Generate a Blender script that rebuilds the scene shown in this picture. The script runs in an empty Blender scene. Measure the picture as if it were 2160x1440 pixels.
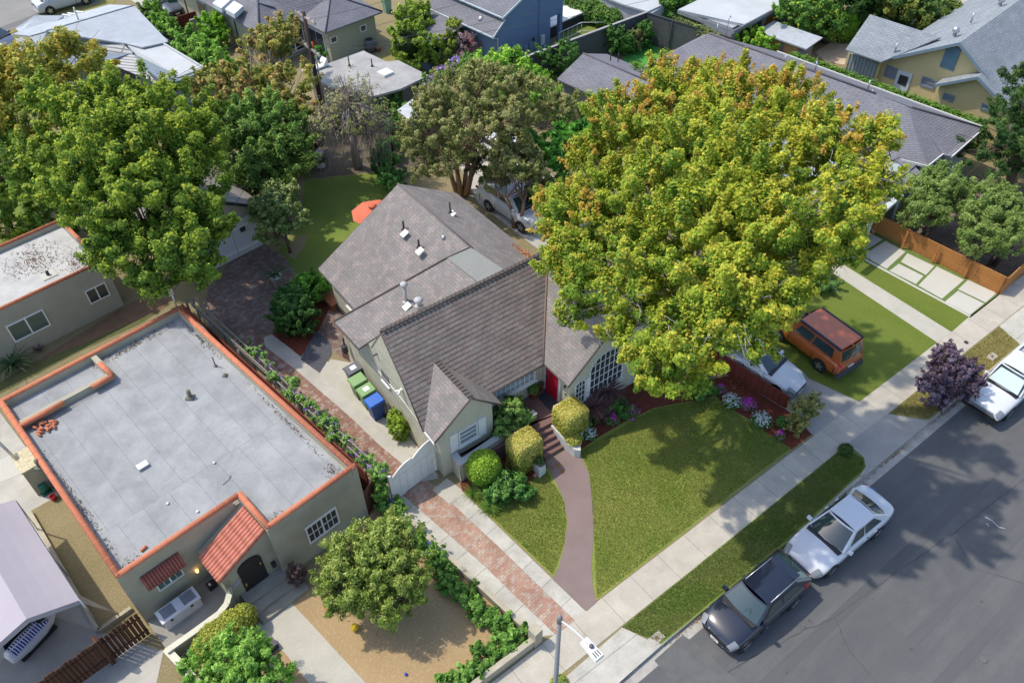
import bpy, math, random
import numpy as np
from mathutils import Vector
R_ = math.radians
S = bpy.context.scene
# ---------------------------------------------------------------- camera, sky, sun
W0, H0, FPX = 2160, 1440, 1727.9
PIT, ROL, YAW, CZ = 0.78201, -0.01596, 0.62719, 28.5
fw = np.array([math.sin(YAW)*math.cos(PIT), math.cos(YAW)*math.cos(PIT), -math.sin(PIT)])
r0 = np.array([math.cos(YAW), -math.sin(YAW), 0.0]); u0 = np.cross(r0, fw)
rt = math.cos(ROL)*r0+math.sin(ROL)*u0; up = -math.sin(ROL)*r0+math.cos(ROL)*u0
cam = bpy.data.objects.new('camera', bpy.data.cameras.new('camera')); S.collection.objects.link(cam)
from mathutils import Matrix
cam.matrix_world = Matrix(((rt[0], up[0], -fw[0], 0), (rt[1], up[1], -fw[1], 0), (rt[2], up[2], -fw[2], CZ), (0, 0, 0, 1)))
cam.data.sensor_width = 36; cam.data.lens = 36*FPX/W0; cam.data.clip_start = 0.5; cam.data.clip_end = 900
S.camera = cam
w = bpy.data.worlds.new('World'); S.world = w; w.use_nodes = True
nt = w.node_tree; sky = nt.nodes.new('ShaderNodeTexSky'); sky.sky_type = 'NISHITA'; sky.sun_disc = False
SUNV = Vector((-.36, .50, 1.0)).normalized()
sky.sun_elevation = math.asin(SUNV.z); sky.sun_rotation = math.atan2(SUNV.x, SUNV.y)
sky.air_density = 1.0; sky.dust_density = 1.5; sky.ozone_density = 1.0
bg = nt.nodes['Background']; bg.inputs[1].default_value = 0.15
nt.links.new(sky.outputs[0], bg.inputs[0])
sl = bpy.data.lights.new('sun', 'SUN'); sl.energy = 2.15; sl.angle = R_(0.9); sl.color = (1.0, 0.925, 0.78)
so = bpy.data.objects.new('sun', sl); S.collection.objects.link(so)
so.rotation_euler = (-SUNV).to_track_quat('-Z', 'Y').to_euler(); so.location = (0, 0, 60)
S.view_settings.view_transform = 'Standard'; S.view_settings.look = 'None'
S.view_settings.exposure = 0.80; S.view_settings.gamma = 1.0
S.cycles.max_bounces = 6; S.cycles.transparent_max_bounces = 4

# ---------------------------------------------------------------- coordinates
FR = {'M': 0.0, 'L': R_(7.67), 'S': R_(1.05)}
def tof(p, fr):
    a = FR[fr]; return (p[0]*math.cos(a)+p[1]*math.sin(a), -p[0]*math.sin(a)+p[1]*math.cos(a), p[2])
def tow(p, fr):
    a = FR[fr]; return (p[0]*math.cos(a)-p[1]*math.sin(a), p[0]*math.sin(a)+p[1]*math.cos(a), p[2])
def ray(px, py): return fw+rt*(px-1080)/FPX-up*(py-720)/FPX
def P(px, py, z=0.0, fr='M'):
    d = ray(px, py); t = (CZ-z)/-d[2]; return tof((d[0]*t, d[1]*t, z), fr)
def PX(px, py, x, fr='M'):
    d = tof(ray(px, py), fr); t = x/d[0]; return (x, d[1]*t, CZ+d[2]*t)
def PY(px, py, y, fr='M'):
    d = tof(ray(px, py), fr); t = y/d[1]; return (d[0]*t, y, CZ+d[2]*t)
# ---------------------------------------------------------------- materials
MATS = {}
def mat(name, col=(.5, .5, .5), rough=.8, spec=.5, metal=0., **k):
    if name in MATS: return MATS[name]
    m = bpy.data.materials.new(name); m.use_nodes = True; MATS[name] = m
    b = m.node_tree.nodes['Principled BSDF']
    b.inputs['Base Color'].default_value = (*col, 1); b.inputs['Roughness'].default_value = rough
    b.inputs['Metallic'].default_value = metal; b.inputs['Specular IOR Level'].default_value = spec
    if 'coat' in k: b.inputs['Coat Weight'].default_value = k['coat']; b.inputs['Coat Roughness'].default_value = .03
    if 'emit' in k: b.inputs['Emission Color'].default_value = (*k['emit'], 1); b.inputs['Emission Strength'].default_value = k.get('es', 1)
    return m
class N:
    def __init__(s, m): s.t = m.node_tree; s.b = s.t.nodes['Principled BSDF']
    def n(s, ty, **k):
        x = s.t.nodes.new('ShaderNode'+ty)
        for a, v in k.items(): setattr(x, a, v)
        return x
    def l(s, a, b): s.t.links.new(a, b)
    def uv(s, sc=(1, 1, 1), rot=0, obj=False):
        c = s.n('TexCoord'); m = s.n('Mapping'); s.l(c.outputs['Object' if obj else 'UV'], m.inputs[0])
        m.inputs['Scale'].default_value = sc; m.inputs['Rotation'].default_value = (0, 0, rot); return m.outputs[0]
    def noise(s, vec, sc, det=4, rough=.6, dist=0):
        x = s.n('TexNoise'); s.l(vec, x.inputs['Vector']); x.inputs['Scale'].default_value = sc
        x.inputs['Detail'].default_value = det; x.inputs['Roughness'].default_value = rough; x.inputs['Distortion'].default_value = dist
        return x.outputs['Fac']
    def ramp(s, fac, stops, interp='LINEAR'):
        x = s.n('ValToRGB'); x.color_ramp.interpolation = interp; s.l(fac, x.inputs[0]); e = x.color_ramp.elements
        while len(e) < len(stops): e.new(.5)
        for i, (p, c) in enumerate(stops):
            e[i].position = p; e[i].color = (*c, 1) if len(c) == 3 else c
        return x.outputs[0]
    def mix(s, fac, a, b, mode='MIX'):
        x = s.n('Mix', data_type='RGBA', blend_type=mode)
        for i, v in ((0, fac), (6, a), (7, b)):
            if hasattr(v, 'is_linked') or hasattr(v, 'links'): s.l(v, x.inputs[i])
            elif i == 0: x.inputs[0].default_value = v
            else: x.inputs[i].default_value = (*v, 1)
        return x.outputs[2]
    def bump(s, h, st=.3, d=.02):
        x = s.n('Bump'); x.inputs['Strength'].default_value = st; x.inputs['Distance'].default_value = d
        s.l(h, x.inputs['Height']); s.l(x.outputs[0], s.b.inputs['Normal'])
    def col(s, c): s.l(c, s.b.inputs['Base Color'])
def ground_mat(name, c1, c2, c3, sc=1.2, fine=14, rough=.95, bump=.3, bd=.03, streak=(1, 1, 1)):
    m = mat(name, c1, rough, .2); n = N(m); v = n.uv(streak)
    a = n.noise(v, sc, 5, .65); b = n.noise(v, fine, 3, .6)
    c = n.mix(n.ramp(a, [(.32, (0, 0, 0)), (.68, (1, 1, 1))]), c1, c2)
    c = n.mix(n.ramp(b, [(.5, (0, 0, 0)), (.75, (1, 1, 1))]), c, c3)
    n.col(c); n.bump(b, bump, bd); return m
def grid_mat(name, c1, c2, joint, bw, bh, off=0., rot=0, mort=.02, c3=None, bump=.2, rough=.9, nz=1.5, warp=0., obj=False, stain=.25, sq=1.0, rows=None):
    """brick texture in metres on the UV map: pavers, shingles, concrete panels"""
    m = mat(name, c1, rough, .25); n = N(m); v = n.uv((1, 1, 1), rot, obj)
    if warp:
        w_ = n.n('TexNoise'); n.l(v, w_.inputs['Vector']); w_.inputs['Scale'].default_value = 2.5
        vm = n.n('VectorMath', operation='MULTIPLY_ADD'); n.l(w_.outputs['Color'], vm.inputs[0]); vm.inputs[1].default_value = (warp, warp, 0); n.l(v, vm.inputs[2]); v = vm.outputs[0]
    b = n.n('TexBrick'); n.l(v, b.inputs['Vector']); b.offset = off; b.squash = sq
    b.inputs['Scale'].default_value = 1.0; b.inputs['Brick Width'].default_value = bw; b.inputs['Row Height'].default_value = bh
    b.inputs['Mortar Size'].default_value = mort; b.inputs['Mortar Smooth'].default_value = .3; b.inputs['Bias'].default_value = 0
    b.inputs['Color1'].default_value = (*c1, 1); b.inputs['Color2'].default_value = (*c2, 1); b.inputs['Mortar'].default_value = (*joint, 1)
    c = b.outputs['Color']
    if c3:
        f = n.ramp(n.noise(v, 2.2/bw*.35, 2, .5), [(.52, (0, 0, 0)), (.6, (1, 1, 1))]); inv = n.n('Math', operation='SUBTRACT'); inv.inputs[0].default_value = 1; n.l(b.outputs['Fac'], inv.inputs[1])
        mu = n.n('Math', operation='MULTIPLY'); n.l(f, mu.inputs[0]); n.l(inv.outputs[0], mu.inputs[1]); c = n.mix(mu.outputs[0], c, c3)
    st = n.ramp(n.noise(v, nz, 6, .7, .3), [(.3, (1-stain,)*3), (.7, (1.12,)*3)])
    c = n.mix(1.0, c, st, 'MULTIPLY'); fn = n.ramp(n.noise(v, 22, 3, .7), [(.3, (.86,)*3), (.7, (1.1,)*3)])
    c = n.mix(1.0, c, fn, 'MULTIPLY'); n.col(c)
    if rows:
        per, st_, thick = rows; sp = n.n('SeparateXYZ'); n.l(v, sp.inputs[0]); dv = n.n('Math', operation='DIVIDE'); n.l(sp.outputs[1], dv.inputs[0]); dv.inputs[1].default_value = per
        fr = n.n('Math', operation='FRACT'); n.l(dv.outputs[0], fr.inputs[0]); msk = n.noise(n.uv((.9, 4.7, 1)), 1.6, 2, .5); th = n.n('Math', operation='MULTIPLY_ADD'); n.l(msk, th.inputs[0]); th.inputs[1].default_value = thick*2.4; th.inputs[2].default_value = -thick*.5
        lt = n.n('Math', operation='LESS_THAN'); n.l(fr.outputs[0], lt.inputs[0]); n.l(th.outputs[0], lt.inputs[1]); ml = n.n('Math', operation='MULTIPLY'); n.l(lt.outputs[0], ml.inputs[0]); ml.inputs[1].default_value = st_
        c = n.mix(ml.outputs[0], c, joint); n.col(c)
    n.bump(b.outputs['Fac'], -bump if bump > 0 else bump, .02); return m
def plain(name, c, c2=None, sc=3, rough=.85, streak=(1, 1, 1), spec=.3, bump=.12, fine=30, lo=.35, hi=.65):
    m = mat(name, c, rough, spec); n = N(m); v = n.uv(streak)
    a = n.noise(v, sc, 6, .68); n.col(n.mix(n.ramp(a, [(lo, (0, 0, 0)), (hi, (1, 1, 1))]), c, c2 or tuple(x*.8 for x in c)))
    if bump: n.bump(n.noise(v, fine, 4, .7), bump, .02)
    return m
def leafmat(name, trans=.42):
    if name in MATS: return MATS[name]
    m = mat(name, (.1, .2, .05), .65, .25); n = N(m); a = n.n('Attribute'); a.attribute_name = 'tint'; n.col(a.outputs['Color'])
    tr = n.n('BsdfTranslucent'); n.l(a.outputs['Color'], tr.inputs[0]); mx = n.n('MixShader'); mx.inputs[0].default_value = trans
    o = m.node_tree.nodes['Material Output']; n.l(n.b.outputs[0], mx.inputs[1]); n.l(tr.outputs[0], mx.inputs[2]); n.l(mx.outputs[0], o.inputs[0]); return m
LEAF = leafmat('leaf')
BARK = plain('bark', (.16, .12, .09), (.08, .06, .045), 6, .95, (1, 1, .3))
GBARK = plain('pale_bark', (.34, .31, .27), (.2, .17, .14), 6, .9)
RBARK = plain('brown_bark', (.30, .19, .13), (.16, .10, .07), 5, .9)
GRASS = ground_mat('lawn_grass', (.13, .20, .03), (.24, .26, .06), (.36, .32, .11), .5, 20)
# ---------------------------------------------------------------- mesh building
class MB:
    def __init__(s): s.v = []; s.f = []; s.m = []; s.s = []
    def add(s, vs, fs, mi=0, sm=False):
        o = len(s.v); s.v += [tuple(map(float, v)) for v in vs]
        for f in fs: s.f.append([o+i for i in f]); s.m.append(mi); s.s.append(sm)
        return s
    def hexa(s, b, t, mi=0):
        n = len(b); vs = list(b)+list(t)
        fs = [list(range(n))[::-1], list(range(n, 2*n))]+[[i, (i+1) % n, n+(i+1) % n, n+i] for i in range(n)]
        a = sum(b[i][0]*b[(i+1) % n][1]-b[(i+1) % n][0]*b[i][1] for i in range(n))
        if a < 0: fs = [f[::-1] for f in fs]
        return s.add(vs, fs, mi)
    def box(s, x0, x1, y0, y1, z0, z1, mi=0):
        return s.hexa([(x0, y0, z0), (x1, y0, z0), (x1, y1, z0), (x0, y1, z0)], [(x0, y0, z1), (x1, y0, z1), (x1, y1, z1), (x0, y1, z1)], mi)
    def prism(s, poly, z0, z1, mi=0): return s.hexa([(p[0], p[1], z0) for p in poly], [(p[0], p[1], z1) for p in poly], mi)
    def slab(s, pts, th=.12, mi=0): return s.hexa([(p[0], p[1], p[2]-th) for p in pts], pts, mi)
    def poly(s, pts, mi=0):
        a = sum(pts[i][0]*pts[(i+1) % len(pts)][1]-pts[(i+1) % len(pts)][0]*pts[i][1] for i in range(len(pts)))
        return s.add(pts, [list(range(len(pts))) if a >= 0 else list(range(len(pts)))[::-1]], mi)
    def extr(s, prof, ax, a0, a1, mi=0):
        """profile (u,z) extruded along ax ('x' -> u is y, 'y' -> u is x)"""
        g = (lambda u, z, a: (a, u, z)) if ax == 'x' else (lambda u, z, a: (u, a, z))
        n = len(prof); A = [g(u, z, a0) for u, z in prof]; B = [g(u, z, a1) for u, z in prof]
        fs = [list(range(n)), list(range(2*n-1, n-1, -1))]+[[i, n+i, n+(i+1) % n, (i+1) % n] for i in range(n)]
        ar = sum(prof[i][0]*prof[(i+1) % n][1]-prof[(i+1) % n][0]*prof[i][1] for i in range(n))
        if (ar > 0) == (ax == 'x'): fs = [f[::-1] for f in fs]
        return s.add(A+B, fs, mi)
    def beam(s, a, b, w_, h, mi=0):
        """rectangular bar a->b, top at the points"""
        a = np.array(a, float); b = np.array(b, float); d = b-a; sd = np.array([-d[1], d[0], 0]); sd = sd/max(np.linalg.norm(sd), 1e-6)*w_/2
        q = [a-sd, b-sd, b+sd, a+sd]; return s.hexa([p-[0, 0, h] for p in q], q, mi)
    def tube(s, pts, r, n=6, mi=0, cap=True):
        pts = [np.array(p, float) for p in pts]; k = len(pts); rs = r if hasattr(r, '__len__') else [r]*k
        vs = []; fs = []
        for i, p in enumerate(pts):
            d = pts[min(i+1, k-1)]-pts[max(i-1, 0)]; d = d/max(np.linalg.norm(d), 1e-9)
            h = np.array([0, 0, 1.]) if abs(d[2]) < .9 else np.array([1., 0, 0]); a = np.cross(d, h); a /= np.linalg.norm(a); b = np.cross(d, a)
            for j in range(n):
                t = 2*math.pi*j/n; vs.append(p+rs[i]*(math.cos(t)*a+math.sin(t)*b))
        for i in range(k-1):
            for j in range(n): fs.append([i*n+j, i*n+(j+1) % n, (i+1)*n+(j+1) % n, (i+1)*n+j][::-1])
        if cap: fs += [list(range(n)), list(range((k-1)*n, k*n))[::-1]]
        return s.add(vs, fs, mi, True)
    def lathe(s, c, prof, n=14, mi=0):
        vs = []; fs = []; k = len(prof)
        for r, z in prof:
            for j in range(n): t = 2*math.pi*j/n; vs.append((c[0]+r*math.cos(t), c[1]+r*math.sin(t), c[2]+z))
        for i in range(k-1):
            for j in range(n): fs.append([i*n+j, i*n+(j+1) % n, (i+1)*n+(j+1) % n, (i+1)*n+j])
        fs += [list(range(n))[::-1], list(range((k-1)*n, k*n))]
        return s.add(vs, fs, mi, True)
    def build(s, name, mats, T=None, smooth=None):
        off = np.array(T.off if isinstance(T, Thing) else (0, 0, 0), float)
        me = bpy.data.meshes.new(name); V = [tuple(np.array(v)-off) for v in s.v]
        me.from_pydata(V, [], s.f); mats = mats if isinstance(mats, (list, tuple)) else [mats]
        for m in mats: me.materials.append(m)
        me.polygons.foreach_set('material_index', s.m)
        me.polygons.foreach_set('use_smooth', [bool(smooth) if smooth is not None else q for q in s.s])
        uvl = me.uv_layers.new(name='UVMap'); uv = np.zeros(len(me.loops)*2)
        for p in me.polygons:
            nn = p.normal
            if abs(nn.z) > .999: U = (1, 0, 0); Vv = (0, 1, 0)
            else:
                l = math.hypot(nn.x, nn.y); U = (-nn.y/l, nn.x/l, 0); Vv = tuple(nn.cross(Vector(U)))
            for li in p.loop_indices:
                q = s.v[me.loops[li].vertex_index]
                uv[2*li] = q[0]*U[0]+q[1]*U[1]+q[2]*U[2]; uv[2*li+1] = q[0]*Vv[0]+q[1]*Vv[1]+q[2]*Vv[2]
        uvl.data.foreach_set('uv', uv); me.update()
        o = bpy.data.objects.new(name, me); S.collection.objects.link(o)
        if T is not None: o.parent = T.e if isinstance(T, Thing) else T
        return o
class Thing:
    """an Empty at the thing's base; parts are meshed in the frame's own coordinates"""
    def __init__(s, name, label, cat, x, y, fr='M', z=0., group=None, rot=0.):
        s.e = bpy.data.objects.new(name, None); s.e.empty_display_size = .3; S.collection.objects.link(s.e); s.fr = fr
        s.e.location = tow((x, y, z), fr); s.e.rotation_euler = (0, 0, FR[fr]+rot); s.off = (x, y, z)
        s.e['label'] = label; s.e['category'] = cat
        if group: s.e['group'] = group
    def part(s, name, mb, mats, label=None, parent=None, smooth=None):
        o = mb.build(name, mats, s, smooth)
        if parent is not None: o.parent = parent
        if label: o['label'] = label
        return o
def tag(o, label, cat, group=None):
    o['label'] = label; o['category'] = cat
    if group: o['group'] = group
    return o
def structure(o, kind='structure'): o['kind'] = kind; return o
def copy_tree(o, parent=None):
    c = o.copy(); S.collection.objects.link(c)
    if parent is not None: c.parent = parent
    for ch in list(o.children): copy_tree(ch, c)
    return c
# window / door in an upright wall. pl='y': wall plane y=c facing -y ; pl='x': wall plane x=c facing -x
def fbox(mb, pl, c, a0, a1, z0, z1, d0, d1, mi=0):
    if pl == 'y': mb.box(a0, a1, c-d1, c-d0, z0, z1, mi)
    else: mb.box(c-d1, c-d0, a0, a1, z0, z1, mi)
WHITE = plain('white_paint', (.78, .78, .75), (.68, .68, .66), 2, .5, bump=0)
GLASS = mat('window_glass', (.035, .045, .055), .06, .6)
GLASSG = mat('green_window_glass', (.08, .12, .11), .1, .6)
def window(T, pl, c, a0, a1, z0, z1, fr=.07, cols=2, rows=1, fm=None, gm=None, mun=.03, sill=False, label=None, split=None):
    fm = fm or WHITE; gm = gm or GLASS; m = MB()
    fbox(m, pl, c, a0, a0+fr, z0, z1, 0, .06); fbox(m, pl, c, a1-fr, a1, z0, z1, 0, .06)
    fbox(m, pl, c, a0+fr, a1-fr, z0, z0+fr, 0, .06); fbox(m, pl, c, a0+fr, a1-fr, z1-fr, z1, 0, .06)
    for i in range(1, cols):
        a = a0+fr+(a1-a0-2*fr)*i/cols; ww = fr*.6 if split and i == split else mun/2; fbox(m, pl, c, a-ww, a+ww, z0+fr, z1-fr, .0, .045)
    for i in range(1, rows):
        z = z0+fr+(z1-z0-2*fr)*i/rows; fbox(m, pl, c, a0+fr, a1-fr, z-mun/2, z+mun/2, .0, .042)
    o = T.part('window', m, fm, label)
    g = MB(); fbox(g, pl, c, a0+fr, a1-fr, z0+fr, z1-fr, -.01, .02); T.part('pane', g, gm, parent=o)
    if sill:
        q = MB(); fbox(q, pl, c, a0-.08, a1+.08, z0-.08, z0-.003, 0, .12); T.part('sill', q, fm, parent=o)
    return o
# ---------------------------------------------------------------- foliage
RNG = np.random.default_rng(7); GAIN = 1.95
def leafcloud(name, lobes, n, size, pal, parent=None, clump=None, shell=(.6, 1.0), up_b=.35, box=False, top=None, flat=.75, mat_=None, asp=.55, seed=None, core=None, droop=0, off=(0, 0, 0)):
    rng = np.random.default_rng(seed if seed is not None else int(RNG.integers(1e9)))
    L = np.array([l[:6] if len(l) >= 6 else (l[0], l[1], l[2], l[3], l[3], l[3]*.8) for l in lobes], float); L[:, :3] -= off
    wt = (L[:, 3]*L[:, 4]+L[:, 3]*L[:, 5]+L[:, 4]*L[:, 5]); wt /= wt.sum()
    def sample(k):
        li = rng.choice(len(L), k, p=wt); d = rng.normal(size=(k, 3)); d[:, 2] += up_b*1.2
        if box:
            d = rng.uniform(-1, 1, (k, 3)); ax = rng.choice(3, k, p=[.3, .3, .4]); sg = np.sign(d[np.arange(k), ax]); sg[ax == 2] = np.where(rng.random((ax == 2).sum()) < .85, 1, -1)
            d[np.arange(k), ax] = sg; d = np.sign(d)*np.abs(d)**1.0; nrm = np.linalg.norm(np.abs(d)**6, axis=1)**(1/6); 
            l6 = (np.abs(d)**6).sum(1)**(1/6); d = d/l6[:, None]
        else: d /= np.linalg.norm(d, axis=1)[:, None]
        r = shell[0]+(shell[1]-shell[0])*rng.random(k)**.6
        return L[li, :3]+d*L[li, 3:6]*r[:, None], d, li
    if clump:
        nc, cr = clump; cc, cd, cli = sample(nc); cc = cc+cd*L[cli, 3:6]*rng.uniform(-.16, .2, nc)[:, None]; k = rng.integers(0, nc, n); g = rng.normal(size=(n, 3)); g /= np.linalg.norm(g, axis=1)[:, None]
        g *= (rng.random(n)**.5)[:, None]; crs = cr*(.6+.8*rng.random(nc)); dv_ = cd*.9+rng.normal(size=(nc, 3))*.45+[0, 0, .75]; dv_ /= np.linalg.norm(dv_, axis=1)[:, None]
        tt = rng.random(n)[:, None]; pos = cc[k]+dv_[k]*(tt*1.7-.6)*crs[k][:, None]+g*crs[k][:, None]*(.78-.42*tt)*[1, 1, flat]; g = g*.7+dv_[k]*tt*.6
        out = cd[k]*.5+g*.9; hgt = g[:, 2]; ck = rng.random(nc)[k]*.75+rng.random(n)*.25; zz = (cc[k][:, 2]-L[:, 2].min())/max(np.ptp(L[:, 2])+L[:, 5].max(), .1)
    else:
        pos, out, _ = sample(n); pos = pos+rng.normal(size=(n, 3))*size*.5; hgt = out[:, 2]; zz = (pos[:, 2]-pos[:, 2].min())/max(np.ptp(pos[:, 2]), .1)
        ph = np.sin(pos[:, 0]*2.1+1)*np.sin(pos[:, 1]*2.3)*np.sin(pos[:, 2]*2.6+2)*.25+.5; ck = np.clip(ph*.6+rng.random(n)*.5-.05, 0, .999)
    nn = out+rng.normal(size=(n, 3))*.55+[0, 0, .35]; nn /= np.linalg.norm(nn, axis=1)[:, None]
    tv = rng.normal(size=(n, 3)); tv[:, 2] -= droop; a = np.cross(nn, tv); a /= np.linalg.norm(a, axis=1)[:, None]; b = np.cross(nn, a)
    sz = size*(.6+.8*rng.random(n))[:, None]
    V = np.stack([pos-b*sz, pos+a*sz*asp+nn*sz*.12, pos+b*sz, pos-a*sz*asp+nn*sz*.12], 1).reshape(-1, 3)
    pal_ = np.array([p[:3] for p in pal]); ws = np.array([p[3] if len(p) > 3 else 1. for p in pal]); cs = np.cumsum(ws)/ws.sum()
    ci = np.searchsorted(cs, np.clip(ck, 0, .9999)); col = pal_[ci]
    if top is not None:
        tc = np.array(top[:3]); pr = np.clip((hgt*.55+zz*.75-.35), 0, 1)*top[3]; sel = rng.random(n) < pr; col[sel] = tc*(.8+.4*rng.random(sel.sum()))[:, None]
    col = np.clip(col*GAIN*(.80+.40*rng.random(n))[:, None], 0, .75)
    nv = len(V); F = np.arange(nv).reshape(-1, 4)
    cols = np.repeat(np.hstack([col, np.ones((n, 1))]), 4, axis=0)
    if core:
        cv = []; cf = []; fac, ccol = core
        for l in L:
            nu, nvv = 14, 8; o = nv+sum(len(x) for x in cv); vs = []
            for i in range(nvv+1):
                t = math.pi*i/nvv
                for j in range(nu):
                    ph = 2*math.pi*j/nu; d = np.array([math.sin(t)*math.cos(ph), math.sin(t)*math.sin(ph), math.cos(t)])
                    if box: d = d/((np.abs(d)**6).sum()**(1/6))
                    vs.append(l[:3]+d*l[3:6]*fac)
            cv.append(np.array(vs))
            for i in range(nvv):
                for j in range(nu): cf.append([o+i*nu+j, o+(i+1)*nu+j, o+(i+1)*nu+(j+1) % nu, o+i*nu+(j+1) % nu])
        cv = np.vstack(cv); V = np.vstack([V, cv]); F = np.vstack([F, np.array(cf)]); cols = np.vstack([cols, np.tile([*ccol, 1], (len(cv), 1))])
    me = bpy.data.meshes.new(name); me.vertices.add(len(V)); me.vertices.foreach_set('co', V.astype(np.float32).ravel())
    me.loops.add(F.size); me.loops.foreach_set('vertex_index', F.astype(np.int32).ravel())
    me.polygons.add(len(F)); me.polygons.foreach_set('loop_start', np.arange(0, F.size, 4, dtype=np.int32))
    me.polygons.foreach_set('loop_total', np.full(len(F), 4, dtype=np.int32))
    at = me.color_attributes.new('tint', 'FLOAT_COLOR', 'POINT'); at.data.foreach_set('color', cols.astype(np.float32).ravel())
    me.materials.append(mat_ or LEAF); me.update(calc_edges=True)
    o = bpy.data.objects.new(name, me); S.collection.objects.link(o)
    if parent is not None: o.parent = parent
    return o
def lob(px, py, z, r, rz=None, ry=None):
    p = P(px, py, z); return (p[0], p[1], z, r, ry or r, rz or r*.8)
def tree(name, label, cat, base, lobes, n, size, pal, clump, bark=None, tr=.25, branches=30, top=None, group=None, split=1, twr=.025, crownname='crown', seed=None, trunk_h=None, **k):
    bx, by = base[:2]; T = Thing(name, label, cat, bx, by, 'M', 0., group)
    rng = np.random.default_rng(seed or int(RNG.integers(1e9)))
    L = np.array([l[:6] for l in lobes]); cen = L[:, :3].mean(0); lowz = (L[:, 2]-L[:, 5]).min(); th = trunk_h or max(lowz+.6, L[:, 2].mean()*.4)
    m = MB(); fork = np.array([bx+(cen[0]-bx)*.25, by+(cen[1]-by)*.25, th])
    starts = []
    for s_ in range(split):
        a = 2*math.pi*s_/split+.5; o = np.array([math.cos(a), math.sin(a), 0])*(tr*.9 if split > 1 else 0); e = fork+o*(3.5 if split > 1 else 0)
        r_ = tr/(split**.4); mid = (np.array([bx, by, 0])+o+e)/2+rng.normal(size=3)*.1*[1, 1, 0]
        m.tube([np.array([bx, by, -.1])+o, mid, e], [r_*1.25, r_*.9, r_*.7], 9); starts.append((e, r_*.65))
    for i in range(branches):
        l = L[i % len(L)] if i < len(L) else L[rng.integers(len(L))]; d = rng.normal(size=3); d /= np.linalg.norm(d); e = l[:3]+d*l[3:6]*rng.uniform(.2, .85)
        s0, r_ = starts[rng.integers(len(starts))]; main = i < len(L)
        q = s0+(e-s0)*.5+rng.normal(size=3)*.25+[0, 0, .1*np.linalg.norm(e-s0)]; rr = r_*(.55 if main else .25)
        m.tube([s0, (s0+q)/2+rng.normal(size=3)*.12, q, (q+e)/2+rng.normal(size=3)*.12, e], [rr, rr*.8, rr*.6, rr*.4, twr*.6], 5, cap=False)
        for _ in range(3):
            e2 = e+rng.normal(size=3)*l[3]*.35; m.tube([q, (q+e2)/2+rng.normal(size=3)*.1, e2], [rr*.45+.005, twr, twr*.4], 4, cap=False)
    T.part('trunk', m, bark or BARK)
    leafcloud(crownname, lobes, n, size, pal, T.e, clump, top=top, off=(bx, by, 0), seed=seed, **k)
    return T
def bush(name, label, cat, lobes, n, size, pal, group=None, clump=None, fr='M', z=0, **k):
    c = np.mean([l[:2] for l in lobes], axis=0)
    o = leafcloud(name, lobes, n, size, pal, None, clump, off=(c[0], c[1], z), **k); o.location = (c[0], c[1], z)
    return tag(o, label, cat, group)
# ================================================================ GROUND
def sheet(name, pts, m, z, fr='M', kind='structure', px=True, thick=None, label=None):
    q = [P(*p, z, fr) for p in pts] if px else [(p[0], p[1], z) for p in pts]
    b = MB()
    if thick: b.prism(q, z-thick, z)
    else: b.poly(q)
    o = b.build(name, m); o.rotation_euler = (0, 0, FR[fr]); o['kind'] = kind
    return o
CONC = (.50, .48, .43); 
CONCRETE = plain('old_concrete', (.47, .45, .40), (.36, .345, .31), .8, .9, bump=.1, fine=25)
DARKCONC = plain('worn_concrete', (.36, .345, .315), (.28, .27, .25), .7, .9, bump=.1)
PANEL = grid_mat('sidewalk_concrete', (.48, .44, .37), (.45, .415, .35), (.24, .22, .19), 1.45, 60, 0, 0, .012, nz=.8, stain=.2)
PALE = grid_mat('pale_concrete', (.455, .435, .37), (.425, .405, .35), (.40, .39, .36), 50, 1.9, 0, 0, .012, nz=.7, stain=.1)
DRIVE = grid_mat('drive_concrete', (.50, .48, .42), (.46, .44, .39), (.26, .25, .22), 40, 1.05, 0, 0, .015, nz=1.1, stain=.28)
ASPH = mat('asphalt', (.1, .1, .1), .92, .25); n = N(ASPH); v = n.uv()
c = n.mix(n.ramp(n.noise(n.uv((.12, .9, 1)), 1.2, 6, .7), [(.35, (0, 0, 0)), (.68, (1, 1, 1))]), (.098, .10, .104), (.132, .132, .13))
c = n.mix(n.ramp(n.noise(v, .55, 5, .7, .5), [(.42, (0, 0, 0)), (.85, (1, 1, 1))]), c, (.088, .09, .094))
c = n.mix(1.0, c, n.ramp(n.noise(v, 30, 3, .8), [(.25, (.75,)*3), (.75, (1.3,)*3)]), 'MULTIPLY')
n.col(c); n.bump(n.noise(v, 45, 3, .8), .35, .01)
DIRT = ground_mat('bare_dirt', (.37, .265, .14), (.32, .22, .12), (.44, .33, .19), .5, 9)
MULCH = ground_mat('red_mulch', (.17, .045, .028), (.11, .03, .02), (.27, .09, .055), 3, 26, bump=.8, bd=.05)
DIRTG = ground_mat('dry_grass_dirt', (.25, .20, .115), (.20, .17, .085), (.34, .29, .18), .9, 14)
DRYG = ground_mat('dry_grass', (.25, .215, .075), (.18, .17, .05), (.36, .31, .13), .8, 18)
TURF = ground_mat('artificial_turf', (.095, .135, .018), (.135, .175, .03), (.165, .20, .045), .45, 20, bump=.2, bd=.02, streak=(1, .35, 1))
LAWN2 = ground_mat('green_lawn', (.11, .185, .035), (.18, .235, .055), (.30, .27, .11), 1.0, 22)
BYARD = ground_mat('back_lawn', (.12, .18, .03), (.17, .22, .04), (.23, .25, .08), .8, 16)
BRIGHT = ground_mat('bright_turf', (.06, .26, .045), (.09, .30, .06), (.12, .34, .08), .4, 14, bump=.1)
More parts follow.
